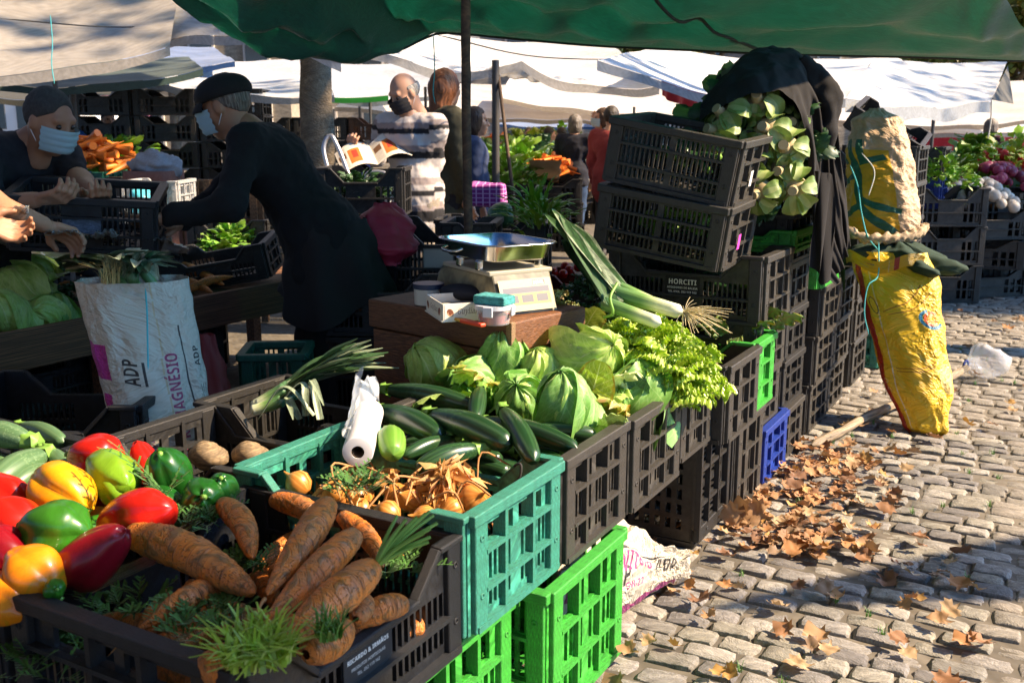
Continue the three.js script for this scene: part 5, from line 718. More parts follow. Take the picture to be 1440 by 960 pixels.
{ // beets and wilted leaves, vegetables in the other crates
  for (let i = 0; i < 14; i++) { const t = thing('beet', 'muddy beet root in the black crate beside the frilly lettuce', 'beet', [rr(-1.5, -1.0), rr(0.49, 0.58), rr(-3.32, -3.06)], 0, 'beet roots'); t.rotation.set(rnd() * 3, rnd() * 3, rnd() * 3); part('root', jiggle(new THREE.SphereGeometry(0.05, 18, 12).scale(1, 0.85, 1), 0.006, 20, i), std([0.16, 0.1, 0.06], 0.8, { map: T.grime }), t); }
  const bt = leafTex('#4f7a2c', '#8e2440', 5, '#b58a22'), bm = leafMat(bt, 0.35, 0.5);
  for (const [p, r, s] of [[[-0.942, 0.62, -3.614], [0.5, 0.9, -1.0], 0.14], [[-0.99, 0.63, -3.639], [0.2, 0.6, -0.6], 0.12], [[-0.983, 0.61, -3.527], [0.7, 1.1, -0.8], 0.12], [[-1.059, 0.62, -3.428], [0.1, 0.2, 0.5], 0.12], [[-1.087, 0.61, -3.396], [0.3, -0.4, 0.3], 0.1], [[-1.012, 0.6, -3.45], [0.9, 0.3, 0.2], 0.1]]) { const t = thing('beet_leaf', 'wilted beet leaf with red ribs drooping over the crate rims', 'leaf', p, 0, 'wilted beet leaves'); t.rotation.set(...r); part('blade', looseLeaf(s, s * 0.3, 1.3, 0.014, rnd() * 9, 12, 14), bm, t); }
  for (const [p, rx, rz, n, m, lab] of [[[-1.27, 0.96, -3.52], 0.15, 0.12, 26, G.lime, 'green peppers heaped inside the lower tilted crate'], [[-1.26, 1.19, -3.53], 0.15, 0.12, 12, G.mid, 'few green vegetables in the topmost tilted crate'], [[-1.27, 0.7, -3.72], 0.22, 0.13, 24, G.mid, 'vegetables inside the crate with the printed plate']]) {
    for (let i = 0; i < n * 0.5; i++) squash([p[0] + rr(-rx, rx), p[1] + rr(0, 0.09), p[2] + rr(-rz, rz)], [p[0] + rr(-rx, rx), p[1] + rr(0, 0.1), p[2] + rr(-rz, rz)], 0.02, m === G.lime ? ZM.melon : ZM.dark, lab, { name: 'green_vegetable', cat: 'vegetable', group: lab.split(' ').slice(-4).join(' ') });
  }
}

// ---------- people ----------
function nets(f, lo, hi, c) {   // surface of f = 0 on a grid of cell c
  const n = [0, 1, 2].map((k) => Math.ceil((hi[k] - lo[k]) / c) + 1), [X, Y, Z] = n, val = new Float32Array(X * Y * Z), idx = new Int32Array(X * Y * Z).fill(-1), P = [], I = [];
  for (let z = 0, q = 0; z < Z; z++) for (let y = 0; y < Y; y++) for (let x = 0; x < X; x++) val[q++] = f(lo[0] + x * c, lo[1] + y * c, lo[2] + z * c);
  const at = (x, y, z) => (z * Y + y) * X + x, E = [[0, 1], [2, 3], [4, 5], [6, 7], [0, 2], [1, 3], [4, 6], [5, 7], [0, 4], [1, 5], [2, 6], [3, 7]];
  for (let z = 0; z < Z - 1; z++) for (let y = 0; y < Y - 1; y++) for (let x = 0; x < X - 1; x++) {
    const v = []; let m = 0; for (let k = 0; k < 8; k++) { v[k] = val[at(x + (k & 1), y + (k >> 1 & 1), z + (k >> 2))]; if (v[k] < 0) m++; }
    if (m === 0 || m === 8) continue; let a = 0, b = 0, d = 0, s = 0;
    for (const [i, j] of E) if ((v[i] < 0) !== (v[j] < 0)) { const t = v[i] / (v[i] - v[j]); a += lerp(i & 1, j & 1, t); b += lerp(i >> 1 & 1, j >> 1 & 1, t); d += lerp(i >> 2, j >> 2, t); s++; }
    idx[at(x, y, z)] = P.length / 3; P.push(lo[0] + (x + a / s) * c, lo[1] + (y + b / s) * c, lo[2] + (z + d / s) * c);
  }
  const quad = (a, b, d, e, flip) => { if (a < 0 || b < 0 || d < 0 || e < 0) return; flip ? I.push(a, d, b, b, d, e) : I.push(a, b, d, b, e, d); };
  for (let z = 1; z < Z - 1; z++) for (let y = 1; y < Y - 1; y++) for (let x = 1; x < X - 1; x++) { const s = val[at(x, y, z)] < 0;
    if (s !== val[at(x + 1, y, z)] < 0) quad(idx[at(x, y - 1, z - 1)], idx[at(x, y, z - 1)], idx[at(x, y - 1, z)], idx[at(x, y, z)], !s);
    if (s !== val[at(x, y + 1, z)] < 0) quad(idx[at(x - 1, y, z - 1)], idx[at(x, y, z - 1)], idx[at(x - 1, y, z)], idx[at(x, y, z)], s);
    if (s !== val[at(x, y, z + 1)] < 0) quad(idx[at(x - 1, y - 1, z)], idx[at(x, y - 1, z)], idx[at(x - 1, y, z)], idx[at(x, y, z)], !s); }
  const g = new THREE.BufferGeometry(); g.setAttribute('position', new THREE.Float32BufferAttribute(P, 3)); g.setIndex(I); g.computeVertexNormals(); g.setAttribute('uv', new THREE.Float32BufferAttribute(P.flatMap((_, i) => (i % 3 === 0 ? [P[i] + P[i + 2], P[i + 1]] : [])), 2)); return g;
}
const smin = (a, b, k) => { const h = Math.max(k - Math.abs(a - b), 0) / k; return Math.min(a, b) - h * h * k * 0.25; };
// bones: [ax, ay, az, bx, by, bz, ra, rb]
const cap = (b, x, y, z) => { const [ax, ay, az, bx, by, bz, ra, rb] = b, dx = bx - ax, dy = by - ay, dz = bz - az, t = clamp(((x - ax) * dx + (y - ay) * dy + (z - az) * dz) / (dx * dx + dy * dy + dz * dz + 1e-9)); return Math.hypot(x - ax - dx * t, y - ay - dy * t, z - az - dz * t) - ra - (rb - ra) * t; };
const ell = (x, y, z, cx, cy, cz, a, b, c) => { const k = Math.hypot((x - cx) / a, (y - cy) / b, (z - cz) / c); return (k - 1) * Math.min(a, b, c); };
function bonesGeo(bones, c, k = 0.04, cut) {
  const lo = [9, 9, 9], hi = [-9, -9, -9]; for (const b of bones) for (let i = 0; i < 3; i++) { const r = Math.max(b[6], b[7]) + 0.03 + c * 2; lo[i] = Math.min(lo[i], b[i] - r, b[i + 3] - r); hi[i] = Math.max(hi[i], b[i] + r, b[i + 3] + r); }
  const n = [0, 1, 2].map((i) => Math.ceil((hi[i] - lo[i]) / c) + 1), F = new Float32Array(n[0] * n[1] * n[2]).fill(0.2);
  for (const b of bones) { const r = Math.max(b[6], b[7]) + k + 2 * c, w = [0, 1, 2].map((i) => [Math.max(0, Math.floor((Math.min(b[i], b[i + 3]) - r - lo[i]) / c)), Math.min(n[i] - 1, Math.ceil((Math.max(b[i], b[i + 3]) + r - lo[i]) / c))]);
    for (let z = w[2][0]; z <= w[2][1]; z++) for (let y = w[1][0]; y <= w[1][1]; y++) for (let x = w[0][0]; x <= w[0][1]; x++) { const q = (z * n[1] + y) * n[0] + x; F[q] = smin(F[q], cap(b, lo[0] + x * c, lo[1] + y * c, lo[2] + z * c), k); } }
  let q = 0; return nets((x, y, z) => { const d = F[q++]; return cut ? Math.max(d, cut(x, y, z)) : d; }, lo, hi, c);
}
// a head, chin to crown 0.23, looking along +z, centre of the skull at the origin
const headGeo = nets((x, y, z) => { const ax = Math.abs(x); let d = ell(x, y, z, 0, 0.03, -0.012, 0.076, 0.098, 0.096); d = smin(d, ell(x, y, z, 0, -0.05, 0.022, 0.056, 0.068, 0.07), 0.05); d = smin(d, cap([0, -0.095, 0.055, 0, -0.085, 0.06, 0.02, 0.02], x, y, z), 0.03);
  d = smin(d, cap([0, 0.022, 0.088, 0, -0.028, 0.108, 0.008, 0.013], x, y, z), 0.014); d = smin(d, cap([-0.04, 0.038, 0.075, 0.04, 0.038, 0.075, 0.012, 0.012], x, y, z), 0.02); d = smin(d, cap([0.014, -0.062, 0.086, -0.014, -0.062, 0.086, 0.009, 0.009], x, y, z), 0.012);
  d = Math.max(d, -cap([0.033, 0.016, 0.098, 0.03, 0.016, 0.098, 0.014, 0.014], ax, y, z)); d = smin(d, ell(ax, y, z, 0.078, 0.0, -0.006, 0.012, 0.032, 0.02), 0.012); d = smin(d, ell(ax, y, z, 0.048, -0.02, 0.055, 0.02, 0.02, 0.02), 0.03); return smin(d, cap([0, -0.06, -0.02, 0, -0.17, -0.035, 0.05, 0.052], x, y, z), 0.03); }, [-0.13, -0.2, -0.14], [0.13, 0.16, 0.15], 0.006);
// a hand: wrist at the origin, fingers along -y and curling towards +z, thumb on the +x side
const handGeo = (curl, c = 0.0045) => { const b = []; for (let i = 0; i < 4; i++) { const x = 0.03 - i * 0.02, l = [0.038, 0.043, 0.04, 0.031][i]; let p = [x, -0.09, 0], a = 0.15 + curl * 0.35; for (let k = 0; k < 3; k++) { const L = l * [1, 0.72, 0.55][k], q = [p[0] + (x * 0.12) * 0.3, p[1] - cos(a) * L, p[2] + sin(a) * L]; b.push([...p, ...q, 0.0095 - k * 0.0008, 0.0088 - k * 0.0008]); p = q; a += curl; } b.push([x * 0.75, -0.03, 0, x, -0.09, 0, 0.013, 0.012]); }
  b.push([0.02, -0.025, 0.004, 0.048, -0.055, 0.018, 0.014, 0.012], [0.048, -0.055, 0.018, 0.056, -0.085, 0.034, 0.0115, 0.0095], [0, 0.03, 0, 0, -0.03, 0, 0.026, 0.022]); const lo = [-0.08, -0.24, -0.06], hi = [0.1, 0.06, 0.12]; return nets((x, y, z) => { let d = 1; for (const q of b) d = smin(d, cap(q, x, y, z), 0.009); return d; }, lo, hi, c); };
const hands = { grip: handGeo(0.75), soft: handGeo(0.35) };
const hairGeo = {
  short: nets((x, y, z) => Math.max(ell(x, y, z, 0, 0.036, -0.018, 0.084, 0.106, 0.103) + 0.004 * nz(x * 60, y * 60, z * 60), -(0.012 + (z - 0.045) * -0.9 + (y - 0.062) * 1.2), -(y + 0.055 - 0.5 * (z - 0.02) * (z > -0.03 ? -0.2 : 0) ) + (z > 0 ? 0.04 : 0), z - 0.06), [-0.12, -0.12, -0.15], [0.12, 0.17, 0.12], 0.007),
  fringe: nets((x, y, z) => Math.max(ell(x, y, z, 0, 0.02, -0.02, 0.084, 0.085, 0.102) + 0.003 * nz(x * 60, y * 60, z * 60), y - 0.055 - 0.2 * z, -(y + 0.06), z - 0.012), [-0.12, -0.12, -0.15], [0.12, 0.17, 0.12], 0.007),
  bob: nets((x, y, z) => Math.max(smin(ell(x, y, z, 0, 0.03, -0.02, 0.095, 0.112, 0.11), ell(x, y, z, 0, -0.06, -0.035, 0.09, 0.085, 0.085), 0.05) + 0.005 * nz(x * 50, y * 20, z * 50), -(y + 0.13), z - 0.05 - 0.6 * Math.max(0, y - 0.05), -Math.max(Math.abs(x) - 0.062, -(z - 0.01), y - 0.075)), [-0.14, -0.18, -0.17], [0.14, 0.17, 0.12], 0.008),
  long: nets((x, y, z) => Math.max(smin(ell(x, y, z, 0, 0.03, -0.02, 0.095, 0.112, 0.11), cap([0, -0.02, -0.05, 0.01, -0.3, -0.09, 0.085, 0.05], x, y, z), 0.05) + 0.006 * nz(x * 60, y * 14, z * 60), z - 0.06 - 0.4 * Math.max(0, y - 0.05), -Math.max(Math.abs(x) - 0.062, -(z - 0.01), y - 0.075)), [-0.14, -0.4, -0.2], [0.14, 0.17, 0.12], 0.008),
};
const maskGeo = sheet((u, v) => { const a = (u - 0.5) * 2.45, y = 0.0 - v * 0.1; return [sin(a) * (0.084 - 0.014 * v * v), y + 0.012 * cos(a), -0.008 + cos(a) * (0.156 - 0.026 * v * v - 0.012 * (1 - v)) + 0.0035 * sin(v * 24)]; }, 26, 12);
const capGeo = merge([nets((x, y, z) => Math.max(smin(ell(x, y, z, 0, 0.075, -0.012, 0.102, 0.062, 0.12), ell(x, y, z, 0, 0.045, -0.01, 0.09, 0.04, 0.107), 0.03), -(y - 0.035) - 0.2 * (z - 0.05) * 0), [-0.14, -0.02, -0.17], [0.14, 0.18, 0.15], 0.007), sheet((u, v) => { const a = (u - 0.5) * 2.1; return [sin(a) * (0.088 + 0.01 * v), 0.052 - 0.035 * v * v + 0.0 - 0.012 * a * a * v, -0.01 + cos(a) * (0.1 + 0.055 * v)]; }, 16, 6), sheet((u, v) => { const a = (u - 0.5) * 2.1; return [sin(a) * (0.088 + 0.01 * v), 0.046 - 0.035 * v * v - 0.012 * a * a * v, -0.01 + cos(a) * (0.1 + 0.055 * v)]; }, 16, 6)]);
const SK = { light: std([0.44, 0.24, 0.15], 0.55), tan: std([0.34, 0.165, 0.09], 0.55) };
const cl = (c, r = 0.9) => std(c, r, { map: rep(T.weave, 7), bumpMap: rep(T.weave, 9), bumpScale: 0.0005 });
const hr = (c) => std(c, 0.6, { map: rep(T.hair, 1), bumpMap: rep(T.hair, 1), bumpScale: 0.004 });
const HC = { grey: hr([0.22, 0.2, 0.18]), white: hr([0.5, 0.48, 0.45]), dark: hr([0.03, 0.022, 0.018]), brown: hr([0.09, 0.045, 0.022]), red: hr([0.28, 0.1, 0.03]) };
const eyeM = std([0.03, 0.02, 0.015], 0.2), maskM = std([0.33, 0.48, 0.53], 0.9, { bumpMap: rep(T.weave, 4), bumpScale: 0.0005 }), maskB = std([0.015, 0.015, 0.018], 0.9), bootM = std([0.03, 0.028, 0.026], 0.7);
function person(o) {
  const { p, turn, h = 1.7, lean = 0, side = 0, head = [0, 0], L, R, skin = SK.light, top, bottom, sleeve = 1, hem = 0.1, hair = 'short', hairM = HC.dark, mask, hat, sit = 0, label, wide = 1, cell = 0.016, paint, group, legs = 1, step = 0 } = o;
  const S = h / 1.7, t = thing('person', label, 'person', p, turn, group); t.scale.setScalar(S);
  const hipY = sit ? 0.5 : 0.9, rot = (v) => { const q = V(v[0], v[1] - hipY, v[2]); q.applyAxisAngle(V(1, 0, 0), lean).applyAxisAngle(V(0, 0, 1), side); return [q.x, q.y + hipY, q.z]; }, up = (x, y, z) => rot([x, y + hipY - 0.9, z]);
  // hands are given in world metres
  const inv = (w) => { const q = V(w[0] - p[0], w[1] - p[1], w[2] - p[2]).applyAxisAngle(V(0, 1, 0), -turn).divideScalar(S); return [q.x, q.y, q.z]; };
  const sh = [up(0.185 * wide, 1.385, 0), up(-0.185 * wide, 1.385, 0)], arms = [];
  [L, R].forEach((w, i) => { const s = i ? -1 : 1; const A = V(...sh[i]); let H = w ? V(...inv(w)) : V(...up(s * 0.26, 0.84, 0.06)); const d = H.clone().sub(A), l = Math.min(d.length(), 0.535), u = d.normalize(); H = A.clone().addScaledVector(u, l); const m = A.clone().addScaledVector(u, l * 0.53), out = V(s * 0.5, -0.7, -0.6); out.addScaledVector(u, -out.dot(u)).normalize(); const e = Math.sqrt(Math.max(0.0004, 0.0784 - (l * 0.53) ** 2)); const E = m.addScaledVector(out, e); arms.push([A, E, H]); });
  const bone = (a, b, ra, rb, sx) => [...(a.toArray?.() ?? a), ...(b.toArray?.() ?? b), ra, rb, sx];
  const hip = (s) => [s * 0.088 * wide, hipY - 0.02, 0], knee = (s) => (sit ? [s * 0.12, 0.5, 0.4] : [s * 0.1, 0.49, 0.03 + s * step * 0.5]), ank = (s) => (sit ? [s * 0.12, 0.09, 0.36] : [s * 0.105, 0.085, -0.03 + s * step]);
  const tor = [bone([0, hipY + 0.02, -0.005], up(0, 1.08, 0), 0.118, 0.11), bone(up(0, 1.08, 0), up(0, 1.3, -0.01), 0.11, 0.12), bone(up(-0.06, 0.98, 0), up(0.06, 0.98, 0), 0.105, 0.105), bone(up(-0.085, 1.27, 0), up(0.085, 1.27, 0), 0.105, 0.105), bone(up(-0.15 * wide, 1.385, -0.01), up(0.15 * wide, 1.385, -0.01), 0.062, 0.062), bone(up(0, 1.36, -0.01), up(0, 1.47, 0.0), 0.075, 0.058)];
  const arm = (g, n) => arms.flatMap(([A, E, H]) => { const r = [bone(A, A.clone().lerp(E, Math.min(1, n * 2)), 0.052 + g, 0.043 + g)]; if (n > 0.5) r.push(bone(E, E.clone().lerp(H, Math.min(0.93, (n - 0.5) * 2)), 0.043 + g, 0.031 + g)); return r; });
  const leg = (g) => [-1, 1].flatMap((s) => [bone(hip(s), knee(s), 0.09 + g, 0.06 + g), bone(knee(s), ank(s), 0.058 + g, 0.04 + g)]);
  const hp = V(...up(0, 1.585, 0.035)), hq = new THREE.Quaternion().setFromEuler(new THREE.Euler(lean * 0.5 + head[0], head[1], side * 0.4, 'YXZ')), hm = new THREE.Matrix4().compose(hp, hq, V(1, 1, 1));
  const list = [bonesGeo([...tor, ...arm(0, 1), ...(legs ? leg(-0.01) : [])], cell, 0.05), headGeo.clone().applyMatrix4(hm), ...[0, 1].map((i) => { const [, E, H] = arms[i], d = H.clone().sub(E).normalize(), q = new THREE.Quaternion().setFromUnitVectors(V(0, -1, 0), d); const tw = new THREE.Quaternion().setFromAxisAngle(V(0, -1, 0), i ? -0.6 : 0.6); const g = hands[o.grip ? 'grip' : 'soft'].clone(); if (!i) { g.scale(-1, 1, 1); const I = g.index.array; for (let k = 0; k < I.length; k += 3) { const x = I[k]; I[k] = I[k + 1]; I[k + 1] = x; } g.computeVertexNormals(); } return g.applyMatrix4(new THREE.Matrix4().compose(H.clone().addScaledVector(d, -0.005), q.multiply(tw), V(1.05, 1.05, 1.05))); })];
  part('body', list, skin, t);
  const inHead = (n, g, m) => { const q = part(n, g, m, t); q.position.copy(hp); q.quaternion.copy(hq); return q; };
  for (const s of [-1, 1]) { const e = inHead('eye', new THREE.SphereGeometry(0.011, 10, 8), eyeM); e.position.add(V(s * 0.033, 0.014, 0.083).applyQuaternion(hq)); }
  if (hair) inHead('hair', hairGeo[hair], hairM);
  if (mask) { const q = inHead('face_mask', maskGeo, mask === 'black' ? maskB : maskM); for (const s of [-1, 1]) part('ear_loop', rope([[s * 0.066, -0.01, 0.03], [s * 0.08, 0.012, 0.0], [s * 0.082, -0.01, -0.02], [s * 0.07, -0.07, 0.02]], 0.0016, 12), std([0.7, 0.72, 0.72], 0.8), q); }
  if (hat) inHead('cap', capGeo, hat);
  const g = 0.014, hemB = hem > 0 ? [bone([-0.05, hipY + 0.04, -0.005], [-0.06, hipY - hem, 0.0], 0.135, 0.13), bone([0.05, hipY + 0.04, -0.005], [0.06, hipY - hem, 0.0], 0.135, 0.13)] : [];
  let tg = jiggle(bonesGeo([...tor.slice(0, 5).map((b) => [...b.slice(0, 6), b[6] + g * 1.5, b[7] + g * 1.3]), ...arm(g, sleeve), ...hemB.map((b) => [...b.slice(0, 6), b[6] * wide, b[7] * wide])], cell, 0.06), 0.012, 7, p[0] * 3); jiggle(tg, 0.005, 22, p[2]);
  if (paint) tg = paintV(tg, paint);
  part(o.topName ?? 'shirt', tg, top, t);
  if (legs) { part('trousers', jiggle(bonesGeo([...leg(0.016), bone([-0.05, hipY + 0.03, 0], [0.05, hipY + 0.03, 0], 0.125, 0.125)], cell, 0.05, (x, y) => y - hipY - 0.09), 0.01, 8, p[0]), bottom, t); for (const s of [-1, 1]) { const a = ank(s); part('shoe', bonesGeo([[a[0], 0.05, a[2] - 0.03, a[0] * 1.1, 0.045, a[2] + 0.15, 0.046, 0.038], [a[0], 0.06, a[2], a[0], 0.12, a[2], 0.048, 0.046]], 0.014, 0.03, (x, y) => 0.002 - y), bootM, t); } }
  if (o.skirt) part('tied_jacket', sheet((u, v) => { const a = -u * 6.2832, k = 0.165 + 0.075 * v + 0.02 * sin(a * 7 + v * 2) * v + 0.02 * nz(cos(a) * 2, sin(a) * 2, v * 3); return [cos(a) * k * 1.12, hipY + 0.1 - v * (0.38 + 0.07 * sin(a * 2 + 1)), sin(a) * k - 0.02 - 0.03 * v]; }, 60, 20, 2, 1, true), o.skirt, t);
  return t;
}
const blackC = cl([0.006, 0.006, 0.007], 0.95);
person({ p: [-2.77, 0, -3.27], turn: -1.08, h: 1.66, lean: 0.56, head: [0.0, -0.15], L: [-3.071, 1.006, -2.703], R: [-3.261, 0.946, -2.934], skin: SK.tan, top: blackC, bottom: cl([0.005, 0.005, 0.006]), hem: 0.12, wide: 1.14, hair: 'short', hairM: HC.grey, mask: 1, hat: cl([0.012, 0.011, 0.011]), cell: 0.012, label: 'woman in black clothes and a black cap reaching for the crate', topName: 'sweater', skirt: cl([0.014, 0.012, 0.012]) });
person({ p: [-4.08, 0, -2.6], turn: 1.62, h: 1.68, lean: 0.74, head: [0.0, 0.05], L: [-3.32, 1.098, -2.585], R: [-3.329, 1.089, -2.354], skin: SK.tan, top: cl([0.012, 0.012, 0.016]), bottom: cl([0.02, 0.022, 0.03]), sleeve: 0.36, hairM: cl([0.06, 0.055, 0.05]), mask: 1, cell: 0.012, grip: 1, label: 'masked man in a dark shirt leaning over the held crate' });
person({ p: [-3.171, 0.182, -1.682].map((v, i) => (i === 1 ? 0 : v)), turn: 1.2, h: 1.62, lean: 0.35, head: [0.2, 0.3], L: [-3.06, 1.017, -2.184], R: [-2.969, 1.009, -1.998], skin: SK.tan, top: cl([0.03, 0.03, 0.035]), bottom: blackC, sleeve: 0.3, hair: 'bob', hairM: HC.brown, cell: 0.014, grip: 1, label: 'bare-armed helper at the plastic bags reaching for the crate' });
{ // man in stripes reading
  const st = (x, y, z) => { const yy = y - 0.1 * Math.abs(x) * (Math.abs(x) > 0.2 ? 1 : 0); const B = [[0.76, 0.83], [0.93, 0.965], [1.17, 1.215], [1.33, 1.36]], Gy = [[0.83, 0.87], [1.0, 1.05], [1.215, 1.26], [1.36, 1.4]]; for (const [a, b] of B) if (yy > a && yy < b) return [0.012, 0.012, 0.014]; for (const [a, b] of Gy) if (yy > a && yy < b) return [0.24, 0.2, 0.19]; return [0.48, 0.44, 0.41]; };
  person({ p: [-3.829, -0.675, -5.446].map((v, i) => (i === 1 ? 0 : v)), turn: 0.0, h: 1.68, lean: 0.06, head: [0.5, -0.35], L: [-3.95, 1.194, -5.424], R: [-4.129, 1.222, -5.271], skin: SK.light, top: std([1, 1, 1], 0.95, { vertexColors: true, bumpMap: rep(T.weave, 9), bumpScale: 0.0008 }), paint: st, bottom: cl([0.42, 0.36, 0.28]), hem: 0.12, wide: 1.15, hair: 'fringe', hairM: HC.white, mask: 'black', cell: 0.012, grip: 1, label: 'balding man in a striped sweater reading a newspaper', topName: 'sweater' });
  const nm = std(0xffffff, 0.85, { map: canvasTex(512, 256, (c) => { c.fillStyle = '#d8cdb8'; c.fillRect(0, 0, 512, 256); c.fillStyle = '#c46a22'; c.fillRect(150, 40, 170, 150); c.fillStyle = '#a83218'; c.fillRect(200, 90, 80, 80); c.fillStyle = '#8a8478'; for (let i = 0; i < 24; i++) { c.fillRect(16, 20 + i * 9, 110, 3); c.fillRect(340, 20 + i * 9, 150, 3); } c.fillStyle = '#6e4a2a'; c.fillRect(20, 120, 100, 60); }) });
  const A = V(...[-4.17, 1.207, -5.068]), B = V(...[-3.888, 1.276, -5.42]), C2 = V(...[-4.012, 1.089, -4.952]), t = thing('newspaper', 'open colour newspaper held by the man in stripes', 'newspaper'); for (const [a, b] of [[0, 0.5], [0.5, 1]]) part('page', sheet((u, v) => { const q = a + (b - a) * u, p = A.clone().lerp(B, q).addScaledVector(C2.clone().sub(A), v); p.y += 0.05 * Math.abs(sin(q * PI * 2)) * (1 - 0.3 * v) - 0.02 * Math.cos(q * PI); return p.toArray(); }, 12, 8), nm, t);
  solo('carrier_bag', merge([jiggle(sackGeo([-3.897, 0.977, -5.342], [-3.916, 1.158, -5.375], prof([0, 0.03], [0.4, 0.05], [1, 0.015]), prof([0, 0.02], [0.4, 0.03], [1, 0.01]), 0, 0.01, 4, { nu: 20, nv: 16 }), 0.01, 9)]), std([0.7, 0.04, 0.02], 0.5), 'red plastic bag hanging from the hand of the man in stripes', 'bag');
}
const F = (p) => [p[0], 0, p[2]];
person({ p: F([-4.028, -0.879, -6.106]), turn: 2.6, h: 1.74, head: [0, 0.3], top: cl([0.06, 0.058, 0.03]), bottom: cl([0.015, 0.016, 0.02]), hem: 0.3, wide: 1.1, hair: 'long', hairM: HC.red, label: 'woman with long auburn hair in an olive coat', topName: 'coat' });
person({ p: F([-4.243, -1.113, -6.867]), turn: 2.2, h: 1.5, top: cl([0.06, 0.09, 0.2]), bottom: cl([0.02, 0.03, 0.06]), hem: 0.3, hair: 'bob', hairM: HC.brown, label: 'person in a denim jacket half hidden by the wooden pole', cell: 0.02 });
person({ p: F([-5.308, -2.34, -10.898]), turn: 3.3, h: 1.5, step: 0.1, sleeve: 0.42, top: cl([0.012, 0.014, 0.028]), bottom: cl([0.03, 0.07, 0.16]), hair: 'bob', hairM: HC.grey, wide: 1.15, hem: 0.06, label: 'grey-haired woman in a navy top and jeans walking away', cell: 0.02 });
solo('handbag', jiggle(new THREE.SphereGeometry(0.17, 18, 12).scale(0.5, 0.9, 1), 0.02, 8), std([0.015, 0.014, 0.014], 0.4), 'black handbag beside the navy top woman', 'bag', undefined, [-5.295, 0.653, -11.285]);
person({ p: F([-4.312, -1.872, -9.696]), turn: 3.0, h: 1.56, top: cl([0.30, 0.035, 0.035]), bottom: cl([0.02, 0.02, 0.025]), hair: 'short', hairM: HC.dark, hem: 0.14, wide: 1.12, label: 'shopper in a brick red jacket', cell: 0.02, topName: 'jacket' });
person({ p: F([-4.764, -2.164, -10.544]), turn: -0.9, h: 1.56, L: [-5.205, 1.606, -11.099], top: cl([0.07, 0.07, 0.075]), bottom: blackC, hair: 'bob', hairM: HC.brown, mask: 1, label: 'masked woman with a raised arm behind the red jacket', cell: 0.02 });
person({ p: F([-4.749, -2.456, -11.656]), turn: 3, h: 1.45, top: cl([0.2, 0.2, 0.22]), bottom: blackC, hair: 'bob', hairM: HC.white, label: 'white-haired shopper behind the red jacket', cell: 0.024 });
for (const [p, tn2, c, hc, lab] of [[[-6.645, -3.04, -12.79], 2.5, [0.12, 0.06, 0.03], HC.dark, 'dark-haired person in brown by the produce mounds'], [[-6.909, -3.332, -13.743], -2, [0.05, 0.05, 0.05], HC.dark, 'dark-haired person in black by the produce mounds'], [[-7.806, -3.624, -14.339], 0.5, [0.3, 0.02, 0.02], HC.grey, 'person in red behind the produce mounds'], [[-7.804, -2.456, -9.927], -1.5, [0.03, 0.07, 0.3], HC.brown, 'child-sized person in blue behind the newspaper']]) person({ p: F(p), turn: tn2, h: 1.36, top: cl(c), bottom: blackC, hair: 'short', hairM: hc, label: lab, cell: 0.026 });
person({ p: F([-8.434, -1.58, -6.261]), turn: 3.4, h: 1.55, sleeve: 0.7, top: cl([0.02, 0.12, 0.42]), bottom: cl([0.04, 0.04, 0.05]), hair: 'bob', hairM: HC.brown, wide: 1.15, label: 'person in a bright blue sweater at the orange carrots', cell: 0.02, topName: 'sweater' });
person({ p: F([-9.986, -2.164, -7.589]), turn: 0.4, h: 1.6, top: cl([0.05, 0.045, 0.03]), bottom: blackC, hair: 'short', hairM: HC.dark, mask: 1, label: 'masked man behind the blue sweater', cell: 0.022 });
person({ p: F([-8.703, -1.872, -7.212]), turn: 1.9, h: 1.62, top: cl([0.012, 0.012, 0.016]), bottom: blackC, hem: 0.2, hair: 'short', hairM: HC.grey, label: 'man in a dark coat near the pink cloth', cell: 0.022 });
person({ p: F([-10.06, -2.31, -8.099]), turn: 1.2, h: 1.55, top: cl([0.02, 0.16, 0.12]), bottom: blackC, hair: 'short', hairM: HC.dark, label: 'seller in a teal shirt near the pink cloth', cell: 0.024 });
person({ p: F([-7.354, -0.996, -4.666]), turn: 1.2, h: 1.6, top: cl([0.015, 0.015, 0.02]), bottom: blackC, hair: 'short', hairM: HC.white, label: 'white-haired man in dark clothes behind the masked man', cell: 0.022 });
person({ p: F([-0.953, -2.281, -13.142]), turn: 0.2, h: 1.5, sit: 1, sleeve: 0.36, L: [-1.084, 0.782, -13.464], R: [-1.385, 0.782, -13.294], top: cl([0.7, 0.68, 0.66]), bottom: cl([0.03, 0.03, 0.04]), hair: 'bob', hairM: HC.dark, mask: 1, label: 'woman in a white shirt and mask behind the garlic', cell: 0.018 });
person({ p: F([-1.087, -2.632, -14.389]), turn: 2.6, h: 1.46, top: cl([0.08, 0.012, 0.03]), bottom: blackC, hair: 'bob', hairM: HC.grey, label: 'grey-haired person in plum behind the white shirt woman', cell: 0.022 });
person({ p: F([-0.198, -1.347, -10.038]), turn: -1.2, h: 1.42, L: [-0.491, 0.799, -10.162], top: cl([0.5, 0.06, 0.12]), bottom: blackC, hair: 'bob', hairM: HC.white, mask: 1, label: 'white-haired shopper in a pink top carrying a plastic bag', cell: 0.018 });
solo('plastic_bag', jiggle(new THREE.SphereGeometry(0.14, 22, 16).scale(0.85, 1.2, 0.7), 0.04, 8), phys([0.5, 0.75, 0.75], 0.4, { transmission: 0.4, thickness: 0 }), 'pale turquoise plastic bag carried by the pink top shopper', 'bag', undefined, [-0.483, 0.837, -10.176]);

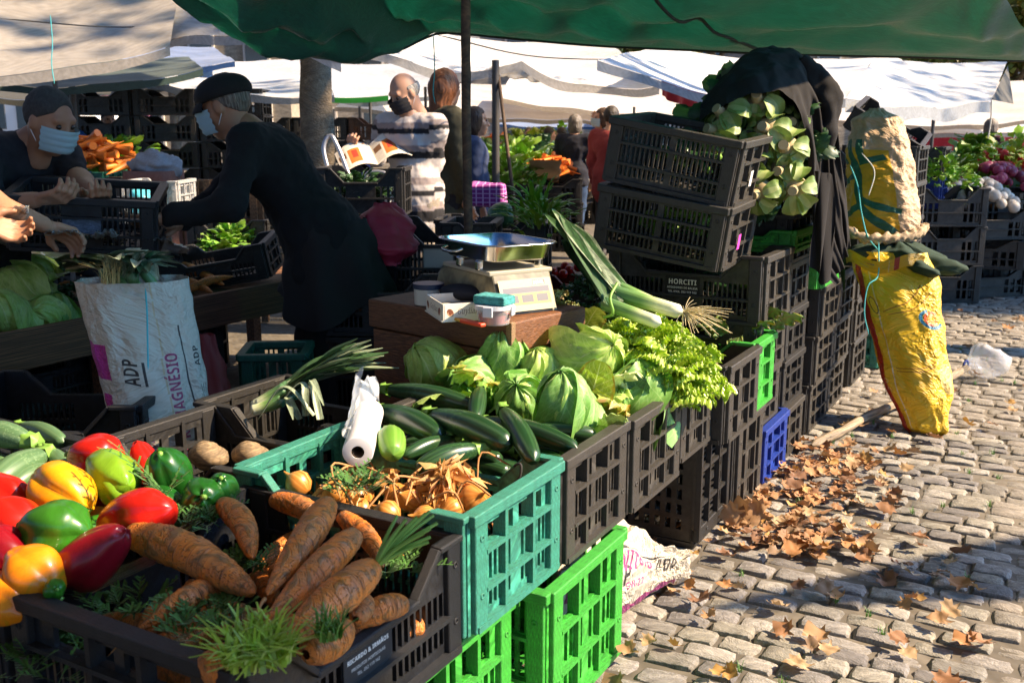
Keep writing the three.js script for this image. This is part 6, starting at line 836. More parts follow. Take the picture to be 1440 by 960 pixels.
// ---------- the stall behind the sack ----------
{
  const t = thing('stall_table', 'rough wooden stall table with a brown front board', 'table', [-3.3, 0, -2.8]);
  for (let i = 0; i < 5; i++) part('board', rbox(0.19, 0.025, 3.2, -0.115 - i * 0.195, 0.585, 0, 0.004), M.plank, t);
  part('front_board', rbox(0.03, 0.15, 3.3, 0, 0.555, 0, 0.005), M.plank, t);
  for (const [x, z] of [[-0.08, -1.5], [-0.08, 1.5], [-0.9, -1.5], [-0.9, 1.5], [-0.08, 0.2]]) part('leg', box(0.06, 0.57, 0.06, x, 0.285, z), M.plank, t);
  const Y = 0.6;
  for (const [k, p, rot, s, lab] of [['tall', [-3.881, 0.68, -2.619], [0.3, 0.2, 1.2], 1.0, 'pale pointed cabbage lying on the stall table'], ['round', [-3.498, 0.66, -2.286], [0.4, 1, 0.2], 0.9, 'pale cabbage at the table edge'], ['round', [-4.161, 0.7, -2.87], [0.9, 2, 0.3], 0.9, 'cabbage behind the pointed one on the table'], ['round', [-3.475, 0.64, -2.425], [1.2, 3, 0.4], 0.7, 'cabbage with dark loose leaves on the front board'], ['point', [-3.477, 0.64, -2.495], [1.0, 5, 0.9], 0.6, 'small dark cabbage beside the fertilizer sack']]) cabbage(k, p, rot, s, lab, 'cabbages on the stall table');
  const bagM = phys([0.8, 0.86, 0.9], 0.22, { transmission: 0.4, thickness: 0 });
  for (const [a, b, w, lab] of [[[-5.023, 0.62, -3.354], [-2.968, 1.094, -2.02], 0.11, 'tall clear plastic bag by the bare arm'], [[-5.032, 0.62, -3.703], [-2.968, 1.005, -2.174], 0.13, 'clear plastic bag of greens on the stall table'], [[-4.884, 0.62, -3.862], [-2.977, 0.99, -2.342], 0.09, 'clear plastic bag beside the bag of greens'], [[-4.468, 0.62, -3.911], [-3.033, 0.934, -2.649], 0.08, 'clear plastic bag under the reaching hands']]) solo('plastic_bag', sackGeo(a, b, prof([0, 0.02], [0.15, w], [0.6, w * 0.9], [1, w * 0.25]), prof([0, 0.02], [0.2, w * 0.8], [0.7, w * 0.6], [1, 0.03]), 0.8, 0.035, w * 90, { nu: 40, nv: 30 }), bagM, lab, 'bag', 'clear bags on the table');
  for (let i = 0; i < 9; i++) { const q = V(...[-4.603, 0.66, -3.247]).add(V(rr(-0.04, 0.1), rr(-0.03, 0.04), rr(-0.1, 0.12))), d = V(...[-4.128, 0.68, -3.344]).sub(V(...[-4.603, 0.66, -3.247])); leek(q.toArray(), q.clone().addScaledVector(d, 0.35).toArray(), q.clone().addScaledVector(d, 1.05).add(V(rr(-0.05, 0.05), rr(-0.03, 0.03), rr(-0.08, 0.08))).toArray(), 0.016, 'leek lying on the stall table', { n: 5, w: 0.045, spread: 0.07, group: 'leeks on the stall table' }); }
  for (const [a, b, r, lab] of [[[-4.493, 0.66, -3.644], [-3.993, 0.67, -3.506], 0.03, 'carrot at the back of the table heap'], [[-4.184, 0.65, -3.444], [-4.073, 0.68, -3.565], 0.026, 'carrot crossing the table heap'], [[-4.096, 0.65, -3.62], [-3.31, 0.65, -3.232], 0.038, 'fat orange carrot pointing along the front board'], [[-3.47, 0.63, -3.146], [-3.352, 0.68, -3.329], 0.024, 'forked orange carrot with an upturned tip'], [[-4.087, 0.67, -3.453], [-3.978, 0.68, -3.619], 0.026, 'slim carrot on top of the table heap'], [[-3.722, 0.63, -3.325], [-3.304, 0.63, -3.148], 0.028, 'carrot low behind the front board'], [[-4.035, 0.62, -2.898], [-3.941, 0.64, -2.949], 0.03, 'carrot half buried under leeks']]) { const A = V(...a), B = V(...b), m = A.clone().lerp(B, 0.5).add(V(0, 0.012, 0)); const t2 = thing('carrot', lab, 'carrot', [0, 0, 0], 0, 'carrots on the stall table'); part('root', carrotGeo([A.toArray(), m.toArray(), B.toArray()], r, r * 0.5, rnd() * 40, 0.35), carrotMat, t2); }
  solo('herb_bunch', clump(120, 0.12, 0.05, 0.016, { flatY: 0.3 }), G.dark, 'dark wilted herbs on the stall table', 'herbs', undefined, [-3.829, 0.62, -2.854]);
  solo('herb_bunch', clump(150, 0.16, 0.09, 0.03, { flatY: 0.7 }), G.bright, 'bright leafy greens behind the reaching arm', 'herbs', undefined, [-4.519, 0.62, -4.473]);
  crate({ p: [-3.622, 0.62, -3.54], turn: 0.55, tilt: [0.1, 0.12], L: 0.5, W: 0.34, H: 0.17, mat: M.black, label: 'black crate tipped on the stall table beside the woman' });
  crate({ p: [-4.606, 0.6, -4.62], turn: 0.4, L: 0.5, W: 0.36, H: 0.2, mat: M.black, label: 'black crate of leafy greens behind the reaching arm' });
  crate({ p: [-3.397, 0.91, -2.613], turn: 0.72, tilt: [0.2, -0.2], L: 0.52, W: 0.36, H: 0.21, mat: M.blackblue, dip: 0, plate: std([0.12, 0.16, 0.24], 0.6, { map: T.grime }), label: 'dark crate held between the masked man and the woman' });
  // in front of the table
  const c0 = [-2.714, 0.42, -1.94];
  crate({ p: [c0[0], 0.28, c0[2]], turn: 0.5, L: 0.62, W: 0.42, H: 0.27, mat: M.blackblue, label: 'empty dark crate in front of the fertilizer sack' });
  crate({ p: [c0[0], 0.003, c0[2]], turn: 0.5, L: 0.6, W: 0.4, H: 0.275, mat: M.black, label: 'dark crate on the ground under the empty one' });
  crate({ p: [-1.835, 0.33, -1.76], L: 0.48, W: 0.38, H: 0.25, mat: M.black, label: 'black crate with a potato behind the peppers' });
  crate({ p: [-1.835, 0.003, -1.76], L: 0.48, W: 0.38, H: 0.325, mat: M.black, label: 'black crate on the ground under the potato crate' });
  for (const p of [[-1.935, 0.5, -1.783], [-1.859, 0.49, -1.861]]) solo('potato', jiggle(new THREE.SphereGeometry(0.05, 18, 12).scale(1.2, 0.7, 0.9), 0.012, 14), std([0.35, 0.25, 0.14], 0.8, { map: T.grime }), 'dusty potato in the black crate beside the teal one', 'potato', 'potatoes', p);
  crate({ p: [-1.86, 0.33, -2.13], L: 0.56, W: 0.36, H: 0.25, mat: M.black, label: 'black crate holding the cut leeks' });
  crate({ p: [-1.86, 0.003, -2.13], L: 0.56, W: 0.36, H: 0.325, mat: M.black, label: 'black crate on the ground under the cut leeks' });
  for (let k = 0; k < 2; k++) { crate({ p: [-3.62, 0.003 + k * 0.24, -3.0], turn: PI / 2, H: 0.24, mat: M.black, label: 'black crate under the stall table', group: 'crates under the stall table' }); crate({ p: [-3.66, 0.003 + k * 0.24, -2.35], turn: PI / 2, H: 0.24, mat: M.black, label: 'black crate under the stall table', group: 'crates under the stall table' }); }
  crate({ p: F([-2.685, 0.297, -2.866]).map((v, i) => (i === 1 ? 0.003 : v)), turn: 0.6, L: 0.24, W: 0.24, H: 0.5, dip: 0, mat: M.dkgreen, label: 'tall dark green crate in the shade behind the woman in black' });
  solo('net_bag', sackGeo(F([-2.745, 0.363, -2.554]), [-2.778, 0.596, -2.592], prof([0, 0.06], [0.3, 0.12], [1, 0.03]), prof([0, 0.06], [0.4, 0.1], [1, 0.02]), 0.7, 0.02, 3, { nu: 30, nv: 24 }), std([0.2, 0.02, 0.02], 0.7), 'dark red net bag in the shade under the table', 'bag');
  solo('red_net_bag', sackGeo([-2.573, 0.769, -3.456], [-2.644, 1.027, -3.537], prof([0, 0.05], [0.25, 0.13], [0.7, 0.11], [1, 0.04]), prof([0, 0.04], [0.3, 0.09], [0.8, 0.07], [1, 0.02]), 0.6, 0.02, 8, { nu: 40, nv: 30 }), phys([0.42, 0.025, 0.06], 0.6, { transmission: 0.15 }), 'magenta net bag hanging beside the woman in black', 'bag');
  crate({ p: F([-2.558, 0.625, -3.429]).map((v, i) => (i === 1 ? 0.5 : v)), turn: 0.5, L: 0.5, W: 0.36, H: 0.26, mat: M.black, label: 'black crate under the magenta net bag' });
  crate({ p: F([-2.558, 0.625, -3.429]).map((v, i) => (i === 1 ? 0.003 : v)), turn: 0.5, L: 0.5, W: 0.36, H: 0.49, dip: 0, mat: M.black, label: 'tall black crate on the ground beside the woman in black' });
}
// behind the scale
{
  const at = (p, y) => [p[0], y, p[2]];
  for (const [p, y, h, lab] of [[[-2.507, 0.838, -3.804], 0.62, 0.32, 'upright black crate behind the wooden pole'], [[-2.396, 0.816, -4.096], 0.6, 0.32, 'black crate with a green squash behind the scale'], [[-2.507, 0.838, -3.804], 0.31, 0.3, 'black crate under the upright one behind the pole'], [[-2.396, 0.816, -4.096], 0.3, 0.29, 'black crate under the squash crate'], [[-2.507, 0.838, -3.804], 0.003, 0.3, 'black crate on the ground behind the pole'], [[-2.396, 0.816, -4.096], 0.003, 0.29, 'black crate on the ground behind the scale']]) crate({ p: at(p, y), turn: 0.42, L: 0.48, W: 0.34, H: h, mat: M.black, label: lab, plate: y > 0.5 ? plWhite : undefined });
  squash([-2.435, 0.909, -4.097], [-2.344, 0.948, -4.158], 0.062, ZM.pale, 'dark green squash in the crate behind the scale', { name: 'round_squash', cat: 'squash', taper: 1 });
  const chk = std(0xffffff, 0.7, { map: canvasTex(128, 128, (c) => { c.fillStyle = '#8a2b82'; c.fillRect(0, 0, 128, 128); c.strokeStyle = '#d9a8d4'; c.lineWidth = 5; for (let i = 0; i < 5; i++) { c.strokeRect(i * 26, -4, 0.1, 140); c.strokeRect(-4, i * 26, 140, 0.1); } }) });
  solo('checked_bag', jiggle(new RoundedBoxGeometry(0.2, 0.13, 0.14, 5, 0.02), 0.014, 9).translate(0, 0.065, 0).rotateY(0.4), chk, 'purple checked bag on the produce behind the pole', 'bag', undefined, [-2.945, 0.91, -4.924]);
  crate({ p: at([-2.927, 0.87, -4.925], 0.55), turn: 0.4, L: 0.56, W: 0.4, H: 0.3, mat: M.black, label: 'black crate carrying the purple checked bag' }); crate({ p: at([-2.927, 0.87, -4.925], 0.003), turn: 0.4, L: 0.56, W: 0.4, H: 0.54, dip: 0, mat: M.black, label: 'tall black crate under the purple checked bag' });
  for (const [p, n, m, lab] of [[[-2.044, 0.885, -3.901], 60, G.lime, 'pale green beans heaped behind the big leeks'], [[-2.135, 0.953, -3.983], 60, G.bright, 'bright leafy stems behind the big leeks']]) solo('greens_heap', clump(n, 0.11, 0.13, 0.012, { flatY: 0.9, ruffle: 0.004, nv: 6 }), m, lab, 'greens', undefined, p);
  crate({ p: at([-2.031, 0.756, -3.877], 0.45), turn: 0.3, L: 0.46, W: 0.36, H: 0.22, mat: M.black, label: 'black crate holding the pale green beans' }); crate({ p: at([-2.031, 0.756, -3.877], 0.003), turn: 0.3, L: 0.46, W: 0.36, H: 0.44, dip: 0, mat: M.black, label: 'tall black crate under the pale green beans' });
  crate({ p: at([-2.152, 0.676, -4.493], 0.5), turn: 0.2, L: 0.34, W: 0.3, H: 0.14, mat: plastic([0.35, 0.06, 0.03]), label: 'small red basket of radishes between leeks and tilted crates' }); crate({ p: at([-2.152, 0.676, -4.493], 0.003), turn: 0.2, L: 0.4, W: 0.34, H: 0.49, dip: 0, mat: M.whitep, label: 'white crate under the small red basket' });
  for (let i = 0; i < 10; i++) { const q = [-2.164, 0.788, -4.514]; solo('radish', new THREE.SphereGeometry(0.024, 12, 9), PC.r, 'red radish in the small basket', 'radish', 'radishes in the basket', [q[0] + rr(-0.12, 0.12), 0.63 + rr(0, 0.03), q[2] + rr(-0.1, 0.1)]); }
}
// ---------- stalls further back ----------
const heap = { leaf: clump(90, 0.24, 0.14, 0.045, { flatY: 0.75, ruffle: 0.02 }), leaf2: clump(110, 0.24, 0.1, 0.03, { flatY: 0.85, ruffle: 0.02 }), fine: clump(220, 0.24, 0.07, 0.02, { flatY: 0.7, ruffle: 0.01 }), bulbs: merge([...Array(60)].map(() => { const g = new THREE.SphereGeometry(rr(0.03, 0.042), 8, 6), a = rnd() * 6.28, e = Math.sqrt(rnd()), k = rr(0.7, 1.25); g.translate(cos(a) * 0.25 * e, 0.16 * (1 - e * e) + 0.01, sin(a) * 0.25 * e); return paintV(g, () => [k, k, k]); })), roots: merge([...Array(70)].map(() => { const a = rnd() * 6.28, e = Math.sqrt(rnd()), k = rr(0.7, 1.25), g = new THREE.ConeGeometry(0.022, 0.17, 7).rotateZ(PI / 2 + rr(-0.4, 0.4)).rotateY(rnd() * 6.28).translate(cos(a) * 0.24 * e, 0.18 * (1 - e * e) + 0.02, sin(a) * 0.24 * e); return paintV(g, () => [k, k, k]); })) };
const vb = (c, r = 0.5) => std(c, r, { vertexColors: true }), HM = { orange: vb([0.75, 0.2, 0.02]), red: vb([0.5, 0.02, 0.03], 0.35), garlic: vb([0.62, 0.56, 0.48]), onion: vb([0.5, 0.24, 0.08]), purple: vb([0.25, 0.02, 0.06]), cream: vb([0.6, 0.5, 0.2]) };
const simple = (L, W, H, mat, p, turn, lab, group = 'crates of the far stalls') => { const c = crate({ p, turn, L: 0.56, W: 0.42, H: 0.3, mat, s: 0.045, label: lab, group }); c.scale.set(L / 0.56, H / 0.3, W / 0.42); return c; };
// each: where, how high the produce lies, what it is
const far = [
  [[-7.087, 0.973, -5.533], 'roots', HM.orange, 1.5, 'heap of orange carrots below the blue sweater'], [[-7.389, 1, -5.604], 'roots', HM.orange, 1.2, 'heap of orange carrots next to the masked man'], [[-7.421, 0.959, -6.045], 'leaf', G.bright, 1.3, 'green leaves beside the orange carrots'], [[-14.881, 0.85, -12.058], 'leaf2', G.lime, 1.3, 'lime lettuces in front of the masked man behind'], [[-14.554, 0.85, -12.243], 'leaf', G.blue, 1.2, 'blue-green cabbages under the pink cloth'], [[-12.943, 0.8, -9.677], 'bulbs', HM.cream, 1.1, 'yellow onions behind the carrots'], [[-10.835, 0.7, -7.873], 'bulbs', HM.cream, 1.3, 'pale melons in shade by the dark shirt'],
  [[-4.856, 0.8, -8.47], 'leaf', G.bright, 1.25, 'leafy greens above the purple checked bag'], [[-6.777, 0.8, -11.688], 'leaf2', G.bright, 1.1, 'bright lettuces beside the propping stick'], [[-7.621, 0.95, -13.808], 'leaf', G.lime, 1.6, 'lime lettuces under the broad white canopy'], [[-9.456, 0.98, -16.18], 'roots', HM.orange, 1.3, 'orange roots under the broad white canopy'], [[-6.233, 0.9, -11.779], 'leaf', G.blue, 1.5, 'blue-green cabbages beside the kraft sack'], [[-5.798, 0.88, -10.419], 'leaf', G.bright, 1.5, 'mid green heads beside the propping stick'], [[-7.426, 1, -14.772], 'leaf2', G.bright, 1.6, 'bright herbs near the brown-clad person'], [[-7.102, 0.9, -11.957], 'leaf', G.mid, 1.3, 'dark kale behind the denim jacket'], [[-5.277, 0.8, -10.235], 'roots', HM.orange, 1.2, 'orange roots beside the navy top'], [[-9.497, 1.02, -17.942], 'leaf', G.lime, 1.5, 'pale lettuces at the back of the mound'], [[-6.49, 0.9, -13.426], 'leaf2', G.mid, 1.2, 'dark herbs in front of the navy top'], [[-5.676, 0.55, -10.879], 'bulbs', HM.onion, 1.0, 'brown onions below the teal crate'],
  [[-0.743, 0.7, -9.118], 'bulbs', HM.garlic, 1.3, 'white garlic heaped before the woman in white'], [[-0.871, 0.7, -9.315], 'bulbs', HM.onion, 1.1, 'brown onions beside the garlic'], [[-0.641, 0.85, -9.444], 'bulbs', HM.purple, 1.15, 'red onions in a net behind the garlic'], [[-0.663, 0.92, -10.222], 'bulbs', HM.red, 1.3, 'red radishes behind the red onions'], [[-0.953, 0.8, -9.647], 'leaf', G.bright, 1.3, 'green leaves behind the brown onions'], [[-0.535, 0.6, -10.061], 'leaf', G.bright, 1.4, 'green leaves beside the garlic'], [[-0.531, 0.4, -11.628], 'leaf2', G.mid, 1.5, 'dark greens at the corner of the far stall'], [[-0.537, 0.95, -10.01], 'leaf2', G.lime, 1.4, 'lime lettuces behind the pink top'], [[-0.886, 0.95, -10.71], 'leaf', G.mid, 1.4, 'dark greens beside the white shirt'], [[-0.956, 0.9, -8.599], 'leaf2', G.bright, 1.0, 'greens behind the blue crate'],
];
for (const [p, k, m, s, lab] of far) {
  const o = solo('produce_heap', heap[k], m, lab, 'produce', 'produce heaps on the far stalls', p); o.scale.setScalar(s); o.rotation.y = rnd() * 6.28; o.userData.kind = 'stuff';
  const h = p[1] / Math.ceil(p[1] / 0.32), n = Math.round(p[1] / h); for (let i = 0; i < n; i++) simple(0.56 * Math.min(s, 1.3), 0.42 * Math.min(s, 1.3), h - 0.004, i === n - 1 && rnd() < 0.25 ? M.teal : M.black, [p[0], i * h + 0.003, p[2]], 0.5 + rr(-0.3, 0.3), `${['lowest', 'second', 'third', 'fourth'][i]} crate from the ground under ${lab.split(' ').slice(0, 9).join(' ')}`);
}
simple(0.5, 0.4, 0.3, M.teal, [-7.03, 0.5, -13.472], 0.3, 'teal crate in front of the navy top woman');
solo('kraft_sack', sackGeo([-6.05, 0.62, -11.534], [-4.187, 1.073, -8.02], prof([0, 0.12], [0.5, 0.16], [1, 0.14]), prof([0, 0.1], [0.5, 0.12], [1, 0.09]), 0.5, 0.02, 6, { nu: 30, nv: 20 }), std([0.5, 0.36, 0.24], 0.9), 'kraft paper sack among the cabbages', 'sack');
solo('blue_cloth', jiggle(new THREE.SphereGeometry(0.2, 24, 14).scale(1.2, 0.6, 0.9), 0.05, 6), cl([0.05, 0.06, 0.13]), 'slate blue cloth over a crate beside the garlic', 'cloth', undefined, [-1.11, 0.549, -10.456]);
simple(0.56, 0.4, 0.3, M.dkgreen, [[-1.066, 0.368, -10.201][0], 0.303, [-1.066, 0.368, -10.201][2]], 0.1, 'dark green crate under the slate blue cloth'); simple(0.56, 0.4, 0.3, M.black, [[-1.066, 0.368, -10.201][0], 0.003, [-1.066, 0.368, -10.201][2]], 0.1, 'black crate on the cobbles under the dark green one');
for (const [p, lab] of [[[-1.113, 0.003, -14.233], 'black crate on the cobbles under the garlic'], [[-0.79, 0.003, -14.947], 'black crate at the corner of the far stall']]) simple(0.7, 0.45, 0.34, M.black, p, 0.15, lab);
// wall of dark crates, pallet, covered table
{ const A = V(...F([-7.554, 1.219, -6.974])), ux = V(0.87, 0, -0.49); let k = 0; for (let c = 0; c < 3; c++) for (let r = 0; r < 7; r++) { const q = A.clone().addScaledVector(ux, (c - 1.2) * 0.62); simple(0.58, 0.4, 0.24, M.black, [q.x, 0.003 + r * 0.245, q.z], 0.51, `dark crate, ${['lowest', 'second', 'third', 'fourth', 'fifth', 'sixth', 'topmost'][r]} from below in the crate wall, ${['column beside the pink cloth', 'middle column', 'column next to the black cap'][c]}`, 'wall of stacked crates'); }
  const B = V(...F([-7.336, 1.202, -8.737])); for (let c = 0; c < 3; c++) for (let r = 0; r < 6; r++) { const q = B.clone().addScaledVector(ux, (c - 1) * 0.6); simple(0.56, 0.4, 0.24, r < 3 ? M.whitep : pick([M.black, plastic([0.12, 0.05, 0.02])]), [q.x, 0.003 + r * 0.245, q.z], 0.51, `${r < 3 ? 'white' : 'dark'} crate, ${['lowest', 'second', 'third', 'fourth', 'fifth', 'topmost'][r]} in the ${['column by the tree trunk', 'middle column', 'column by the thin poles'][c]} behind the newspaper`, 'crate stacks behind the newspaper'); }
  const pl = std([0.24, 0.15, 0.08], 0.8, { map: T.wood }); for (const [p, lab] of [[[-5.42, 0.949, -5.061], 'wooden pallet crate with upright slats'], [[-5.164, 0.935, -5.084], 'wooden pallet crate behind the reaching woman']]) { const t = thing('pallet_crate', lab, 'pallet', F(p), 0.5); for (let i = 0; i < 6; i++) part('slat', rbox(0.05, 0.62, 0.014, -0.2 + i * 0.08, 0.69, 0.02 + 0.002 * i, 0.003), pl, t); for (const y of [0.42, 0.7, 0.97]) part('rail', rbox(0.5, 0.06, 0.03, 0, y, 0, 0.004), pl, t); for (const x of [-0.235, 0.235]) part('post', rbox(0.05, 1.0, 0.04, x, 0.5, -0.002, 0.004), pl, t); }
  const t = thing('covered_table', 'small table under a terracotta cloth', 'table', F([-5.665, 0.919, -4.915]), 0.5); part('tablecloth', sheet((u, v) => { const a = -u * 6.2832, f = (x) => Math.sign(x) * Math.pow(Math.abs(x), 0.4), r = v < 0.3 ? v / 0.3 : 1 + (v - 0.3) * 0.12 + 0.05 * sin(a * 13) * (v - 0.3), y = v < 0.3 ? 1.06 : 1.06 - (v - 0.3) * 0.95; return [f(cos(a)) * 0.17 * r, y, f(sin(a)) * 0.2 * r]; }, 80, 20, 1, 1, true), cl([0.3, 0.12, 0.08]), t); part('table_leg', cyl(0.03, 0.03, 0.62, 10, 0, 0.31, 0), M.metal, t);
  solo('white_cloth', jiggle(jiggle(new THREE.SphereGeometry(0.17, 40, 24).scale(1.1, 0.5, 1), 0.05, 7), 0.02, 22), cl([0.42, 0.42, 0.44]), 'crumpled pale cloth on the terracotta table', 'cloth', undefined, [F([-5.656, 0.919, -4.92])[0], 1.1, F([-5.656, 0.919, -4.92])[2]]);
  solo('turquoise_bag', jiggle(new THREE.SphereGeometry(0.075, 20, 14).scale(0.9, 1.3, 0.8), 0.03, 14), phys([0.1, 0.55, 0.65], 0.3, { transmission: 0.3 }), 'turquoise plastic bag beside the white crate', 'bag', undefined, [-4.266, 0.966, -3.603]);
  simple(0.3, 0.3, 0.22, M.whitep, [-4.326, 0.857, -3.777], 0.5, 'white crate beside the turquoise bag'); simple(0.6, 0.4, 0.5, M.black, F([-4.367, 0.895, -3.764]).map((v, i) => (i === 1 ? 0.003 : v)), 0.5, 'tall black crate under the turquoise bag');
  const tr = thing('hand_trolley', 'folding hand trolley frame behind the man in stripes', 'trolley'), al = std([0.5, 0.5, 0.5], 0.35, { metalness: 0.8 }); part('frame', sweep([[-3.757, 1.01, -4.724], [-3.863, 1.245, -4.722], [-3.906, 1.307, -4.713], [-3.932, 1.245, -4.683], [-3.86, 1.01, -4.666]], 0.014, 40, 8), al, tr); part('handle', sweep([[-3.539, 0.79, -4.559], [-3.571, 1.069, -4.609], [-3.56, 1.097, -4.622], [-3.482, 1.097, -4.666], [-3.461, 1.069, -4.671], [-3.422, 0.79, -4.626]], 0.012, 50, 8), al, tr); part('reflector', new THREE.SphereGeometry(0.03, 12, 8).scale(1, 1, 0.4).translate(...[-3.776, 1.078, -4.672]), std([0.7, 0.12, 0.02], 0.4), tr); { const b = [-3.56, 0.866, -4.624]; part('wheel', new THREE.TorusGeometry(0.07, 0.02, 8, 20).translate(b[0], 0.09, b[2]), bootM, tr); }
  simple(0.46, 0.34, 0.26, M.black, [-3.485, 0.878, -4.494], 0.5, 'black basket of herbs on the trolley'); solo('herb_bunch', clump(120, 0.14, 0.08, 0.025, { flatY: 0.7 }), G.dark, 'dark herbs in the basket on the trolley', 'herbs', undefined, [-3.53, 0.976, -4.492]); simple(0.46, 0.34, 0.7, M.black, F([-3.485, 0.878, -4.494]).map((v, i) => (i === 1 ? 0.003 : v)), 0.5, 'tall black crate under the basket of herbs');
}
// ---------- trees, building, van ----------
function crown(n, c, R, size, s0) { const list = []; const lobes = [...Array(14)].map(() => { const a = rnd() * 6.28, e = Math.sqrt(rnd()), y = rr(-0.6, 0.8); return [c[0] + cos(a) * R[0] * e * 0.75, c[1] + y * R[1] * 0.8, c[2] + sin(a) * R[2] * e * 0.75, rr(0.25, 0.45)]; }); const P = [], C2 = [], N = [];
  for (let i = 0; i < n; i++) { const l = pick(lobes), d = V(rr(-1, 1), rr(-1, 1), rr(-1, 1)); if (d.length() > 1) { i--; continue; } d.multiplyScalar(1 - 0.35 * rnd()); const q = V(l[0] + d.x * R[0] * l[3], l[1] + d.y * R[1] * l[3], l[2] + d.z * R[2] * l[3]), nrm = V(rr(-1, 1), rr(-0.2, 1), rr(-1, 1)).normalize(), u = nrm.clone().cross(V(rr(-1, 1), rr(-1, 1), rr(-1, 1))).normalize(), w = nrm.clone().cross(u), s = size * rr(0.6, 1.3); const k = rr(0.6, 1.35), yel = rnd() < 0.3 ? 1.7 : 1;
    for (const [a, b] of [[-1, -0.2], [0, -0.9], [1, -0.2], [-1, -0.2], [1, -0.2], [0, 1.1]]) { P.push(q.x + u.x * a * s + w.x * b * s, q.y + u.y * a * s + w.y * b * s, q.z + u.z * a * s + w.z * b * s); N.push(nrm.x, nrm.y, nrm.z); C2.push(k * yel, k, k * 0.7); } }
  const g = new THREE.BufferGeometry(); g.setAttribute('position', new THREE.Float32BufferAttribute(P, 3)); g.setAttribute('normal', new THREE.Float32BufferAttribute(N, 3)); g.setAttribute('color', new THREE.Float32BufferAttribute(C2, 3)); return g; }
const bark = std([0.26, 0.21, 0.15], 0.9, { map: rep(T.stone, 1, 4), bumpMap: rep(T.bump, 1, 4), bumpScale: 0.01 }), treeM = vleaf([0.14, 0.2, 0.025], 0.4, 0.6);
function tree(p, H, R, n, size, label, lean = 0, r = 0.17) { const t = thing('tree', label, 'tree', p, 0, 'trees of the square'); part('trunk', jiggle(sweep([[0, -0.05, 0], [0.03, H * 0.25, 0], [lean * 0.4, H * 0.5, 0.05], [lean, H * 0.75, 0]], (q, a) => r * (1.15 - 0.6 * q) * (1 + 0.04 * sin(a * 3)), 30, 14, 1, 4), 0.02, 5), bark, t); for (let i = 0; i < 6; i++) { const a = i * 1.05, e = rr(0.5, 0.85); part('limb', sweep([[lean * 0.5, H * 0.5, 0], [lean * 0.8 + cos(a) * R * 0.4 * e, H * 0.68, sin(a) * R * 0.4 * e], [lean + cos(a) * R * e, H * rr(0.7, 0.9), sin(a) * R * e]], (q) => r * 0.45 * (1.05 - q), 12, 8), bark, t); } const c = part('crown', crown(n, [lean, H * 0.78, 0], [R, R * 0.62, R], size), treeM, t); return t; }
tree(F([-4.885, 1.451, -5.721]), 9, 3.0, 7000, 0.09, 'mottled plane tree trunk rising through the canopies', 0, 0.115);
tree([3.5, 0, -8.1], 8.2, 3.1, 800, 0.12, 'plane tree beyond the aisle shading the left canopies', -3.5);
tree([6.5, 0, -13], 9, 3.2, 1300, 0.1, 'plane tree beside the far opposite stalls', 0);
tree(F([-11.971, 3.478, -28.991]), 6.2, 4.2, 9000, 0.12, 'broad tree behind the white canopies');
tree(F([-11.453, 3.763, -34.052]), 6.8, 4.4, 9000, 0.12, 'tree behind the bluish canopies');
tree(F([-1.691, 2.547, -27.531]), 4.5, 3.4, 12000, 0.1, 'yellow-green tree at the far end of the aisle');
tree(F([-2.531, 1.787, -22.171]), 3.4, 1.0, 2500, 0.07, 'small tree with a branch under the cream canopy', 0, 0.05);
tree(F([-27.468, 3.288, -24.876]), 8, 4.5, 9000, 0.12, 'tree behind the pink cloth');
tree(F([-21.921, 3.402, -30.391]), 8, 4.5, 9000, 0.12, 'tree behind the man in stripes');
